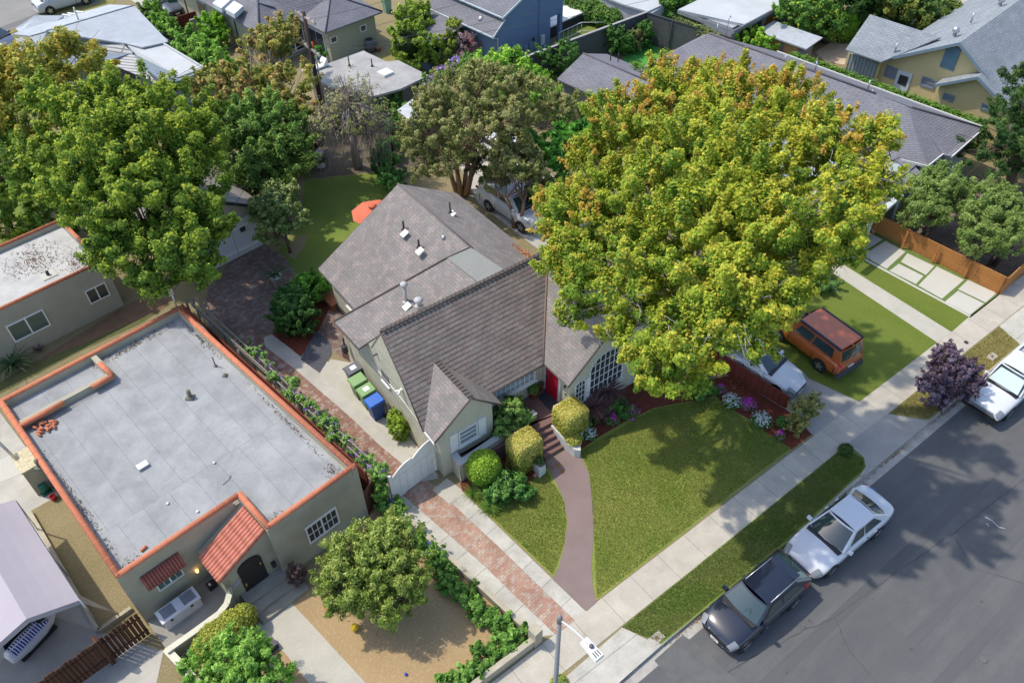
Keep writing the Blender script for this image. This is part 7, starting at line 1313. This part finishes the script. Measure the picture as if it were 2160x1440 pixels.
bush('boundary_shrub', 'ivy mound between the weeping tree and white shed roof', 'shrub', LB((830, 215, 1.2, .9), (850, 240, 1, .9), (800, 230, 1.2, .8), (840, 275, .9, .9)), 9000, .1, [(.07, .15, .03, 3), (.11, .2, .04, 2), (.03, .07, .02, 1)], clump=(90, .3), core=(.6, (.02, .04, .01)), seed=142)
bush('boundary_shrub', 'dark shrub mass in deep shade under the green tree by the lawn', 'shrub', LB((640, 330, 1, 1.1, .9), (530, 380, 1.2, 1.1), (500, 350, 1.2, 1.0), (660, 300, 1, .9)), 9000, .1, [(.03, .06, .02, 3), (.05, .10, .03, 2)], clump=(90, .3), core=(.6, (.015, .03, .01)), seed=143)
T = Thing('low_shed', 'pale flat shed roof behind the ivy mound and olive-brown tree', 'shed', *P(865, 225, 2.0)[:2]); m = MB(); q = [P(838, 232, 2.0), P(885, 198, 2.0), P(910, 215, 2.0), P(872, 262, 2.0)]; m.prism([p[:2] for p in q], 0, 1.9); T.part('wall', m, plain('shed_wall_grey', (.3, .29, .28))); m = MB(); m.prism([p[:2] for p in q], 1.901, 2.0); T.part('flat_roof', m, plain('shed_white_roof', (.52, .54, .57), (.42, .44, .47), 2, .8))
# bright vine over the fence with violet flowers
bv = LB((1060, 155, 2.4, 1.6), (1100, 175, 2.4, 1.6), (1010, 160, 2.3, 1.2), (1150, 210, 2, 1.2), (1080, 140, 2.6, 1.1), (1190, 240, 1.6, .9))
T = Thing('flowering_vine_bank', 'bright lime green vine bank behind the olive tree', 'shrub', *P(1080, 200, 0)[:2]); leafcloud('foliage', bv, 17000, .11, [(.16, .30, .035, 3), (.10, .22, .03, 2), (.22, .36, .05, 2)], T.e, (170, .45), off=T.off, top=(.26, .40, .05, .5), core=(.7, (.04, .08, .01)), seed=24)
T = Thing('violet_flowering_vine', 'vine with violet-blue flowers on the boundary by blue house', 'shrub', *P(960, 170, 0)[:2]); vv = LB((920, 180, 2, .8), (970, 145, 2, .9), (1000, 140, 2.2, .8), (940, 160, 2, .8), (900, 195, 1.8, .6)); leafcloud('foliage', vv, 7500, .1, [(.10, .19, .035, 2), (.06, .13, .02, 2)], T.e, (90, .35), off=T.off, core=(.7, (.03, .06, .01)), seed=25); o = leafcloud('blooms', vv, 900, .08, [(.22, .12, .50, 2), (.35, .22, .62, 1)], T.e, off=T.off, shell=(.98, 1.12), up_b=.8, seed=26); o['kind'] = 'stuff'
# back shrubs
DG = [(.04, .10, .02, 3), (.07, .15, .03, 3), (.11, .21, .04, 1)]
bush('tall_shrub', 'tall bright green shrub column beside the sage house', 'shrub', LB((865, 95, 1.8, 1.5, 1.5), (880, 50, 2.2, 1.3, 1.4), (900, 110, 1.3, 1.2), (860, 50, 2.4, 1.2)), 26000, .1, [(.13, .20, .025, 3), (.18, .25, .035, 2), (.06, .11, .015, 2)], clump=(200, .35), top=(.27, .33, .05, .6), core=(.75, (.03, .05, .01)), seed=27)
bush('slim_shrub', 'narrow yellow-green shrub beside the tall green shrub column', 'shrub', LB((948, 105, 1.4, .7, 1.2), (955, 70, 2, .6, .9)), 6000, .09, [(.15, .20, .03, 3), (.2, .24, .04, 2), (.08, .12, .02, 1)], clump=(60, .3), seed=28)
bush('mauve_shrub', 'thin purplish-pink shrub against blue house lean-to', 'shrub', LB((985, 95, 1.6, .7, .9), (975, 125, .8, .6)), 2800, .06, [(.26, .19, .2, 2), (.30, .10, .12, 1), (.13, .13, .09, 1)], clump=(60, .25), seed=29)
bush('long_hedge', 'long clipped green hedge on the lawn near white flat roofs', 'hedge', [(*P(1195+i*26, 4+i*9, .9)[:2], .8, 1.0, 1.0, .95) for i in range(5)], 16000, .1, DG, core=(.85, (.02, .04, .01)), top=(.14, .2, .04, .5), seed=30)
bush('vine_hedge', 'loose green vine hedge between the pale-roofed and sage houses', 'hedge', LB((335, 60, 1.3, 1.2), (360, 85, 1.3, 1.3), (390, 95, 1.4, 1.4), (410, 120, 1.4, 1.5), (440, 130, 1.4, 1.5), (460, 155, 1.4, 1.5), (320, 35, 1.2, 1)), 26000, .11, [(.10, .21, .03, 3), (.14, .26, .04, 2), (.05, .11, .02, 2)], clump=(210, .45), top=(.19, .3, .05, .5), core=(.7, (.02, .05, .01)), seed=31)
bush('lime_shrub', 'lime green shrub against the sage house side wall', 'shrub', LB((445, 60, 1.5, .9, 1.0), (460, 80, .9, .8)), 7000, .1, [(.16, .30, .02, 2), (.10, .21, .02, 2)], clump=(60, .35), seed=32)
bush('fern_shrub', 'round fresh green shrub below the narrow sage windows', 'shrub', LB((684, 110, .6, .6)), 2600, .08, [(.09, .24, .04, 2), (.05, .14, .02, 1)], clump=(30, .25), seed=33)
for i, (q, r, l) in enumerate((((1190, 140), 1.3, 'feathery green shrub nearest the bright vine by the charcoal wall'), ((1150, 150), 1.2, 'feathery green shrub against the charcoal wall, left of the grey gable'), ((1297, 98), 1.1, 'tall feathery shrub between charcoal wall and turf'), ((1322, 92), .7, 'small dark shrub in the row by the charcoal wall'), ((1340, 85), .7, 'olive-brown shrub in the row by the charcoal wall'), ((1358, 78), .9, 'dark green shrub in the corner of the charcoal wall'))):
    bush('wall_shrub', l, 'shrub', [(*P(*q, .9)[:2], .9 if r < 1 else 1.3, r*.8, r*.8, r)], 3500, .08, DG if i not in (4,) else [(.13, .14, .05)], clump=(50, .25), group='shrubs along the charcoal wall', seed=34+i)
bush('rounded_lime_shrub', 'rounded lime green shrub behind the grey ridge, top right', 'shrub', LB((1570, 80, 1.6, 1.3, 1.0), (1600, 95, 1.4, 1.0, .9), (1550, 70, 1.6, .8)), 9000, .11, [(.20, .34, .03, 3), (.13, .25, .025, 2)], clump=(90, .35), core=(.7, (.05, .1, .01)), top=(.3, .42, .06, .5), seed=41)
T = tree('lemon_tree', 'dense citrus tree dotted with yellow fruit, top right', 'tree', P(1720, 70, 0), LB((1680, 20, 3, 1.6), (1710, 30, 2.6, 1.7), (1740, 45, 2.0, 1.4), (1690, 45, 2, 1.4), (1760, 60, 1.3, .9)), 20000, .11, [(.08, .17, .03, 3), (.12, .22, .04, 2), (.05, .1, .02, 1)], (170, .4), branches=12, top=(.2, .28, .05, .4), core=None, seed=42, trunk_h=1)
o = leafcloud('fruit', [(l[0]-T.off[0], l[1]-T.off[1], l[2], l[3], l[4], l[5]) for l in LB((1680, 25, 3, 1.65), (1715, 35, 2.5, 1.7), (1740, 50, 1.9, 1.4))], 190, .065, [(.68, .52, .04)], T.e, asp=.9, shell=(.9, 1.02), seed=43); o['kind'] = 'stuff'
bush('bamboo_clump', 'upright bright green clump beside lemon tree', 'shrub', LB((1785, 55, 1.2, .8, 1.4)), 4000, .13, [(.13, .29, .03, 2), (.08, .2, .02, 1)], asp=.2, seed=44)
for i, (q, r, z, l, pl) in enumerate((((1800, -20), 4.0, 3, 'very dark green tree behind the lemon tree at top edge', [(.025, .06, .015, 2), (.05, .1, .02, 1)]), ((1880, 10), 3.4, 2.4, 'dark tree mass above yellow house roof', [(.03, .07, .015, 2), (.07, .12, .03, 1)]), ((1920, 30), 2.2, 2.0, 'yellowish green shrub mass just behind the yellow house roof', [(.10, .15, .03, 2), (.2, .22, .05, 1), (.05, .09, .02, 1)]), ((1990, 45), 1.6, 1.4, 'olive shrub behind the right end of the grey roofs', [(.12, .16, .04, 2), (.07, .1, .03, 1)]), ((1700, -30), 3.0, 3.0, 'dark tree at the top edge above lemon tree', [(.04, .09, .02, 2), (.08, .14, .03, 1)]))):
    tree('background_tree', l, 'tree', P(*q, 0), [(*P(*q, z)[:2], z, r, r, r*.75), (*P(q[0]+40, q[1]+12, z*.7)[:2], z*.7, r*.6, r*.6, r*.5), (*P(q[0]-40, q[1]+5, z*.7)[:2], z*.7, r*.6, r*.6, r*.5)], 9000, .16, pl, (90, .6), branches=8, group='trees along the top edge', seed=45+i, trunk_h=1)
bush('corner_foliage', 'leafy shrub behind the white outbuilding near the studio', 'shrub', LB((1425, 15, 2, 1.2), (1440, 5, 2, 1.2), (1415, 35, 1.2, .8)), 6000, .13, [(.12, .24, .04, 2), (.07, .15, .03, 2)], clump=(60, .4), seed=51)
HX = [(*tow((52.45, 12.6+i*1.42, 1.05), 'L')[:2], 1.05, .62, .95, 1.05) for i in range(10)]
HX = [(*tow((52.3, 12.6+i*.72, 1.15), 'L')[:2], 1.15, .55, .8, 1.15) for i in range(19)]
bush('boundary_hedge', 'long clipped green hedge between grey roof and yellow house', 'hedge', HX, 24000, .085, [(.10, .19, .03, 3), (.07, .14, .02, 2), (.15, .22, .05, 1)], core=(.85, (.02, .045, .01)), seed=52)
# conifer right edge
cl = []
for i in range(15):
    z = 1.5+i*.75; r = 3.6*(1-i/18)+.45; a = i*2.4; b0 = P(2128, 395, 0); cl.append((b0[0]+math.cos(a)*r*.45, b0[1]+math.sin(a)*r*.45, z, r*.62, r*.62, .5))
tree('dark_conifer', 'tall dark green conifer at the right edge', 'tree', P(2120, 395, 0), cl, 70000, .10, [(.03, .07, .02, 3), (.05, .10, .025, 2), (.09, .13, .03, 1)], (420, .42), branches=40, asp=.3, top=(.10, .15, .03, .35), flat=.45, seed=53, trunk_h=2)
# olive pair
OL = [(.14, .20, .05, 3), (.11, .16, .04, 3), (.21, .27, .08, 2)]
tree('olive_tree', 'soft grey-green olive tree nearer the orange fence, left of the pair', 'tree', P(1945, 505, 0), LB((1975, 410, 2.4, 1.35), (1945, 450, 1.9, 1.1), (2010, 430, 2, 1.1), (1990, 380, 2.9, .9), (1960, 400, 2.6, 1.0)), 42000, .075, OL, (260, .36), bark=BARK, tr=.12, branches=30, top=(.20, .28, .09, .4), asp=.3, group='olive trees', seed=54, trunk_h=1.0, split=3)
tree('olive_tree', 'soft grey-green olive tree nearer the picture edge, right of the pair', 'tree', P(2090, 560, 0), LB((2090, 470, 2.4, 1.4), (2060, 500, 1.9, 1.1), (2130, 500, 2, 1.2), (2110, 430, 2.8, 1.0), (2075, 420, 2.6, .9), (2150, 450, 2.5, 1.0)), 42000, .075, OL, (260, .36), bark=BARK, tr=.12, branches=30, top=(.20, .28, .09, .4), asp=.3, group='olive trees', seed=55, trunk_h=1.0, split=3)
# purple plum at the kerb
tree('purple_plum_tree', 'small purple-leaved plum tree in the verge near the pickup', 'tree', P(1985, 868, 0), LB((2000, 795, 1.5, 1.0), (1975, 820, 1.2, .85), (2035, 810, 1.3, .75), (2000, 765, 2.0, .75), (1990, 750, 2.3, .5), (2045, 780, 1.8, .5)), 26000, .055, [(.07, .045, .065, 3), (.10, .075, .10, 2), (.15, .12, .16, 1.5), (.03, .018, .028, 1)], (300, .2), tr=.06, branches=40, top=(.16, .11, .15, .4), seed=56, trunk_h=.6)
# neighbour bed under the big tree
bush('low_planting', 'low green planting ringed by a kerb at the turf edge', 'shrub', LB((1735, 590, .4, .9, .4), (1700, 560, .5, 1.0, .5)), 5000, .08, [(.09, .17, .05, 2), (.05, .1, .02, 1)], clump=(50, .3), seed=57)
# front yard tree and bottom tree of the bungalow
FT = [(.14, .19, .035, 3), (.10, .15, .025, 3), (.20, .24, .055, 2), (.06, .095, .018, 1)]
tree('front_yard_tree', 'feathery yellow-green small tree on the bare dirt front yard', 'tree', P(828, 1295, 0), LB((755, 1172, 2.8, 1.0), (825, 1150, 2.9, 1.0), (770, 1225, 2.3, 1.0), (845, 1205, 2.4, .95), (715, 1215, 2.3, .72), (800, 1275, 1.7, .85), (855, 1255, 1.9, .65), (725, 1262, 1.9, .62), (805, 1135, 3.0, .7)), 62000, .06, FT, (460, .32), tr=.12, branches=60, top=(.28, .31, .09, .45), asp=.35, seed=58, trunk_h=1.1, split=3)
tree('green_shrub_tree', 'bright green leafy small tree at the bottom left in the bungalow yard', 'tree', P(500, 1480, 0), LB((500, 1400, 2.0, 1.1), (430, 1425, 1.8, .9), (570, 1430, 1.8, .8), (500, 1450, 1.4, 1.0), (520, 1375, 2.1, .7)), 30000, .06, [(.10, .21, .03, 3), (.15, .27, .05, 3), (.06, .12, .02, 2)], (260, .26), tr=.08, branches=24, top=(.22, .34, .07, .5), asp=.4, seed=59, trunk_h=.8)
bush('golden_hedge', 'clipped yellow-green oval hedge in front of the patio wall', 'hedge', LB((455, 1345, .75, .6, .6), (490, 1320, .75, .6, .6), (515, 1300, .7, .45, .5), (435, 1365, .7, .5, .55)), 24000, .045, [(.22, .23, .04, 3), (.15, .18, .03, 3), (.28, .28, .07, 1), (.25, .16, .12, .4)], core=(.85, (.04, .05, .01)), top=(.30, .30, .06, .5), seed=60)
bush('dark_bare_shrub', 'thin dark reddish shrub at the bungalow corner beside steps', 'shrub', LB((625, 1215, .6, .35, .55)), 1500, .045, [(.07, .05, .045, 2), (.10, .06, .06, 1)], clump=(40, .18), seed=61)
# cottage shrubs
bush('round_shrub', 'large round dark green shrub beside the brick drive behind the cottage', 'shrub', LB((622, 665, .9, 1.05, .95), (615, 640, 1.1, .8, .8)), 26000, .07, [(.035, .085, .018, 3), (.055, .12, .025, 2), (.09, .17, .04, 1)], clump=(280, .22), core=(.78, (.012, .03, .008)), seed=62)
bush('bright_shrub', 'fresh green shrub behind the large round shrub, beside roof corner', 'shrub', LB((655, 610, .8, .75, .7), (680, 595, .7, .6), (635, 615, .7, .55)), 9000, .08, [(.09, .22, .025, 3), (.05, .13, .02, 2), (.14, .3, .04, 1)], clump=(90, .25), seed=63)
bush('side_shrub', 'yellow-green upright shrub against the cottage side wall near the gate', 'shrub', LB((842, 905, .55, .42, .62), (835, 885, .75, .3, .4)), 5500, .06, [(.17, .24, .025, 3), (.10, .17, .02, 2), (.25, .3, .05, 1)], clump=(110, .16), asp=.35, top=(.28, .34, .06, .4), seed=64)
BXL = [(.25, .27, .04, 3), (.17, .21, .03, 2), (.36, .29, .08, 2), (.10, .14, .02, 1)]
def clipped(name, label, lobes, n, pal, seed, top=None, size=.042, **k): return bush(name, label, 'shrub', lobes, n, size, pal, core=(.93, (.05, .065, .012)), seed=seed, top=top, shell=(.94, 1.02), up_b=0, **k)
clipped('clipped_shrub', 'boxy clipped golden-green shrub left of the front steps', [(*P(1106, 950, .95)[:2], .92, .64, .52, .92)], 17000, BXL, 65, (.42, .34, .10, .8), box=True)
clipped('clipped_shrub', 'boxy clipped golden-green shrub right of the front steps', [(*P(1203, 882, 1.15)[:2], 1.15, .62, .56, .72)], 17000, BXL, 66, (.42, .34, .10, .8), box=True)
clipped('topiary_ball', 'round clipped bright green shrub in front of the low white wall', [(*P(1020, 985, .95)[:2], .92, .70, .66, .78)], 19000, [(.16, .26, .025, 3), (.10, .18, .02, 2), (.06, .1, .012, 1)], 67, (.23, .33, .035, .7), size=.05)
bush('mixed_shrub', 'leafy light green shrub growing from porch beside the small gable', 'shrub', LB((1080, 870, 1.6, .6, .6), (1065, 900, 1.3, .5), (1100, 880, 1.2, .45)), 9500, .06, [(.12, .20, .045, 3), (.19, .27, .07, 2), (.06, .11, .03, 2)], clump=(120, .22), seed=68)
bush('bushy_shrub', 'spreading green shrub between the round topiary and lawn', 'shrub', LB((1075, 1020, .5, .55, .45), (1050, 1040, .4, .5), (1100, 1035, .35, .4)), 9500, .065, [(.05, .13, .03, 3), (.09, .19, .04, 2), (.03, .07, .02, 1)], clump=(110, .2), top=(.16, .27, .06, .4), seed=69)
bush('planter_foliage', 'small yellow-green shrub at the end of the curved planter', 'shrub', LB((1210, 925, .6, .38, .25)), 2600, .045, BXL, seed=70)
bush('bed_shrub', 'dark leafy clump beside the burgundy plants in the mulch bed', 'shrub', LB((1300, 860, .35, .5, .35), (1245, 885, .3, .3, .25)), 2600, .08, DG, clump=(40, .2), seed=71)
def flowers(label, q, r, fc, n1, n2, seed, name='flower_clump', green=None, grp=None):
    p = P(*q, .2); T = Thing(name, label, 'flowers', p[0], p[1], 'M', 0, grp); leafcloud('foliage', [(p[0], p[1], .15, r, r, .2)], n1, .045, green or [(.06, .14, .03, 2), (.10, .2, .04, 1)], T.e, off=T.off, shell=(.2, 1), seed=seed)
    o = leafcloud('blooms', [(p[0], p[1], .22, r*.95, r*.95, .16)], n2, .038, fc, T.e, off=T.off, shell=(.9, 1.1), up_b=1.2, asp=.9, seed=seed+1); o['kind'] = 'stuff'
WF = [(.75, .76, .78, 1)]; PF = [(.50, .03, .30, 2), (.62, .10, .42, 1)]
flowers('white flowers beside the right clipped shrub', (1240, 912), .42, WF, 900, 110, 80)
flowers('magenta flowers scattered in the bed beside the burgundy plants', (1330, 868), .5, PF, 500, 110, 82)
flowers('white and magenta flowers in the bed nearer the clipped shrub', (1290, 880), .42, WF+PF, 900, 90, 84)
flowers('white flower mound nearest the big tree in the fence bed', (1543, 845), .45, WF, 800, 190, 86)
flowers('magenta flower mound in the middle of the fence bed', (1578, 852), .42, PF, 500, 150, 88)
flowers('large white flower mound near the end of the fence bed', (1607, 885), .5, WF, 900, 220, 90)
flowers('small magenta flowers near the sidewalk end of the fence bed', (1645, 918), .25, PF, 200, 40, 92)
flowers('tiny white daisies at the edge of small lawn', (1062, 1050), .2, WF, 120, 10, 94)
flowers('pink flowers under the big tree at the fence', (1520, 820), .3, PF, 300, 40, 96)
bush('rose_bush', 'sparse yellowing bush at the sidewalk end of the dark board fence', 'shrub', LB((1690, 868, .8, .5, .6), (1710, 855, .9, .45), (1680, 895, .5, .4)), 5200, .055, [(.20, .19, .06, 3), (.12, .14, .05, 2), (.28, .22, .10, 1)], clump=(110, .2), seed=72)
bush('bed_plant', 'small dark green plant in the fence flower bed', 'shrub', LB((1650, 890, .3, .25, .25)), 900, .05, DG, seed=73)
bush('verge_plant', 'small dark tufty plant in the end of the grass verge', 'shrub', LB((1784, 948, .2, .32, .2)), 1300, .05, [(.04, .08, .02, 2), (.08, .12, .03, 1)], seed=74)
bush('tree_base_plant', 'green clump of leaves under the big tree at the lawn edge', 'shrub', LB((1490, 830, .3, .5, .3), (1470, 815, .4, .4)), 3000, .08, DG, clump=(40, .22), seed=75)
bush('corner_weeds', 'yellow-green weeds at the foot of the street lamp', 'plant', LB((1180, 1440, .1, .3, .15)), 1200, .05, [(.2, .25, .06, 2), (.12, .16, .04, 1)], seed=76)
# flowering vine on the trellis and ivy along the retaining wall
def run(pts, n, r, rz, z, jit=.15, seed=0):
    rg = np.random.default_rng(seed); out = []
    for i in range(n):
        f = i/(n-1)*(len(pts)-1); k = min(int(f), len(pts)-2); t = f-k; x = pts[k][0]+(pts[k+1][0]-pts[k][0])*t; y = pts[k][1]+(pts[k+1][1]-pts[k][1])*t; q = P(x, y, z); s = .7+.6*rg.random(); out.append((q[0]+rg.normal()*jit, q[1]+rg.normal()*jit, z+rg.normal()*jit*.6, r*s, r*s, rz*s))
    return out
vn = run([(520, 728), (565, 768), (612, 820), (655, 862), (692, 895), (722, 925), (765, 972), (800, 1000)], 30, .24, .22, 1.7, .12, 1)
T = Thing('flowering_vine', 'green vine with violet flowers along the trellis beside driveway', 'vine', *P(690, 930, 0)[:2]); leafcloud('foliage', vn, 8500, .065, [(.11, .21, .045, 3), (.16, .27, .07, 2), (.07, .14, .03, 1)], T.e, (200, .17), off=T.off, top=(.22, .32, .09, .4), seed=100); o = leafcloud('blooms', vn, 260, .045, [(.18, .10, .46, 2), (.30, .20, .60, 1)], T.e, off=T.off, shell=(.95, 1.15), up_b=1, asp=.9, seed=101); o['kind'] = 'stuff'
m = MB(); rg = np.random.default_rng(8); o0 = T.off
for l in vn[::2]: m.tube([(l[0]+.1, l[1], 0), (l[0]+rg.normal()*.1, l[1]+.1, .9), (l[0], l[1], l[2])], .014, 4)
T.part('vine_stem', m, BARK)
iv = run([(818, 1060), (850, 1100), (900, 1170), (960, 1230), (1020, 1290), (1085, 1345)], 30, .33, .26, .3, .12, 2)+run([(1085, 1345), (1030, 1385), (970, 1440), (900, 1500)], 16, .34, .24, .3, .1, 3)
T = Thing('ivy_border', 'green ivy border spilling along retaining wall and the sidewalk wall', 'ground cover', *P(1000, 1290, 0)[:2]); o = leafcloud('foliage', iv, 30000, .075, [(.08, .17, .03, 3), (.13, .24, .05, 2), (.05, .11, .02, 2)], T.e, (420, .18), off=T.off, top=(.17, .29, .06, .45), seed=102)
o = leafcloud('blooms', iv[:12], 60, .06, [(.12, .08, .42, 1)], T.e, off=T.off, shell=(1, 1.1), up_b=1, asp=.9, seed=103); o['kind'] = 'stuff'
bush('gate_vine', 'vine spilling over the left post of the white gate', 'vine', LB((805, 1000, 1.5, .3, .3), (800, 1040, .9, .25, .4), (808, 1065, .4, .25)), 3600, .06, [(.11, .22, .04, 2), (.07, .14, .03, 1)], clump=(60, .16), seed=104)
# loose leaves and clover on the lawns
gl_ = []
for (q, r, n, pl, nm, lb_) in (((1430, 1000), (4.6, 2.6), 420, [(.42, .32, .06, 2), (.30, .2, .07, 1)], 'lawn_leaves', None),):
    p = P(*q, .03); o = leafcloud('fallen_leaves', [(p[0], p[1], .025, r[0], r[1], .01)], n, .035, pl, None, shell=(0, 1), seed=110, off=(p[0], p[1], 0)); o.location = (p[0], p[1], 0); o['kind'] = 'stuff'
gp = P(1900, 945, -.12); 
o = leafcloud('gutter_litter', [(*tow((gx, KY-.1, 0), 'S')[:2], -.125, 2.2, .09, .012) for gx in (14, 18, 22.5, 26, 30.5)], 1500, .03, [(.16, .10, .06, 2), (.26, .17, .09, 1), (.09, .07, .05, 1)], None, shell=(0, 1), seed=130); o['kind'] = 'stuff'
p = P(1480, 855, .03); o = leafcloud('fallen_leaves', [(p[0], p[1]-.3, .025, 4.2, 1.0, .01)], 500, .035, [(.42, .32, .06, 2), (.30, .2, .07, 1)], None, shell=(0, 1), seed=131, off=(p[0], p[1], 0)); o.location = (p[0], p[1], 0); o['kind'] = 'stuff'
def grasspatch(name, pts, n, h, pal, seed, zz=.02):
    rg = np.random.default_rng(seed); q = np.array([P(*p)[:2] for p in pts]); q = q.mean(0)+(q-q.mean(0))*1.012; lo = q.min(0); hi = q.max(0); out = []
    c = rg.uniform(lo, hi, (int(n*3), 2)); x, y = c[:, 0], c[:, 1]; ins = np.zeros(len(c), bool); j = len(q)-1
    for i in range(len(q)):
        xi, yi = q[i]; xj, yj = q[j]; ins ^= ((yi > y) != (yj > y)) & (x < (xj-xi)*(y-yi)/(yj-yi+1e-12)+xi); j = i
    c = c[ins][:n]; k = len(c); a = rg.random(k)*6.28; w_ = .009; hh = h*(.5+rg.random(k)); ln = rg.normal(size=(k, 2))*h*.5
    V = np.zeros((k, 4, 3)); sx, sy = np.cos(a)*w_, np.sin(a)*w_
    V[:, 0] = np.stack([c[:, 0]-sx, c[:, 1]-sy, np.full(k, zz)], 1); V[:, 1] = np.stack([c[:, 0]+sx, c[:, 1]+sy, np.full(k, zz)], 1)
    V[:, 2] = np.stack([c[:, 0]+sx*.4+ln[:, 0], c[:, 1]+sy*.4+ln[:, 1], zz+hh], 1); V[:, 3] = np.stack([c[:, 0]-sx*.4+ln[:, 0], c[:, 1]-sy*.4+ln[:, 1], zz+hh], 1)
    pal_ = np.array([p[:3] for p in pal]); f = (np.sin(c[:, 0]*1.3+2*np.sin(c[:, 1]*.7))*np.sin(c[:, 1]*1.7)+1)/2*.6+rg.random(k)*.5
    col = pal_[np.clip((f*len(pal_)).astype(int), 0, len(pal_)-1)]*(.75+.5*rg.random(k))[:, None]
    me = bpy.data.meshes.new(name); me.vertices.add(4*k); me.vertices.foreach_set('co', V.astype(np.float32).ravel()); me.loops.add(4*k); me.loops.foreach_set('vertex_index', np.arange(4*k, dtype=np.int32)); me.polygons.add(k)
    me.polygons.foreach_set('loop_start', np.arange(0, 4*k, 4, dtype=np.int32)); me.polygons.foreach_set('loop_total', np.full(k, 4, dtype=np.int32))
    at = me.color_attributes.new('tint', 'FLOAT_COLOR', 'POINT'); at.data.foreach_set('color', np.repeat(np.hstack([col, np.ones((k, 1))]), 4, axis=0).astype(np.float32).ravel()); me.materials.append(LEAF); me.update(calc_edges=True)
    o = bpy.data.objects.new(name, me); S.collection.objects.link(o); o['kind'] = 'stuff'; return o
GP = [(.14, .23, .03), (.18, .27, .04), (.23, .29, .06), (.35, .32, .11), (.17, .26, .04)]
grasspatch('grass', [(1226, 952), (1380, 864), (1506, 840), (1530, 860), (1613, 913), (1664, 945), (1260, 1258), (1255, 1125), (1246, 1000)], 105000, .028, GP, 120)
grasspatch('grass', [(980, 1036), (1120, 1005), (1152, 992), (1190, 1060), (1194, 1100), (1188, 1150), (1166, 1210), (1105, 1152)], 28000, .028, GP, 121)
grasspatch('grass', [(1316, 1320), (1757, 963), (1779, 946), (1820, 970), (1820, 990), (1655, 1140), (1440, 1317), (1395, 1352)], 62000, .035, [(.12, .22, .04), (.16, .25, .05), (.22, .28, .07), (.32, .29, .12), (.13, .23, .04)], 122)
grasspatch('grass', [(1876, 872), (2107, 690), (2148, 726), (1960, 882)], 14000, .035, [(.26, .22, .08), (.20, .18, .06), (.34, .3, .13)], 123)
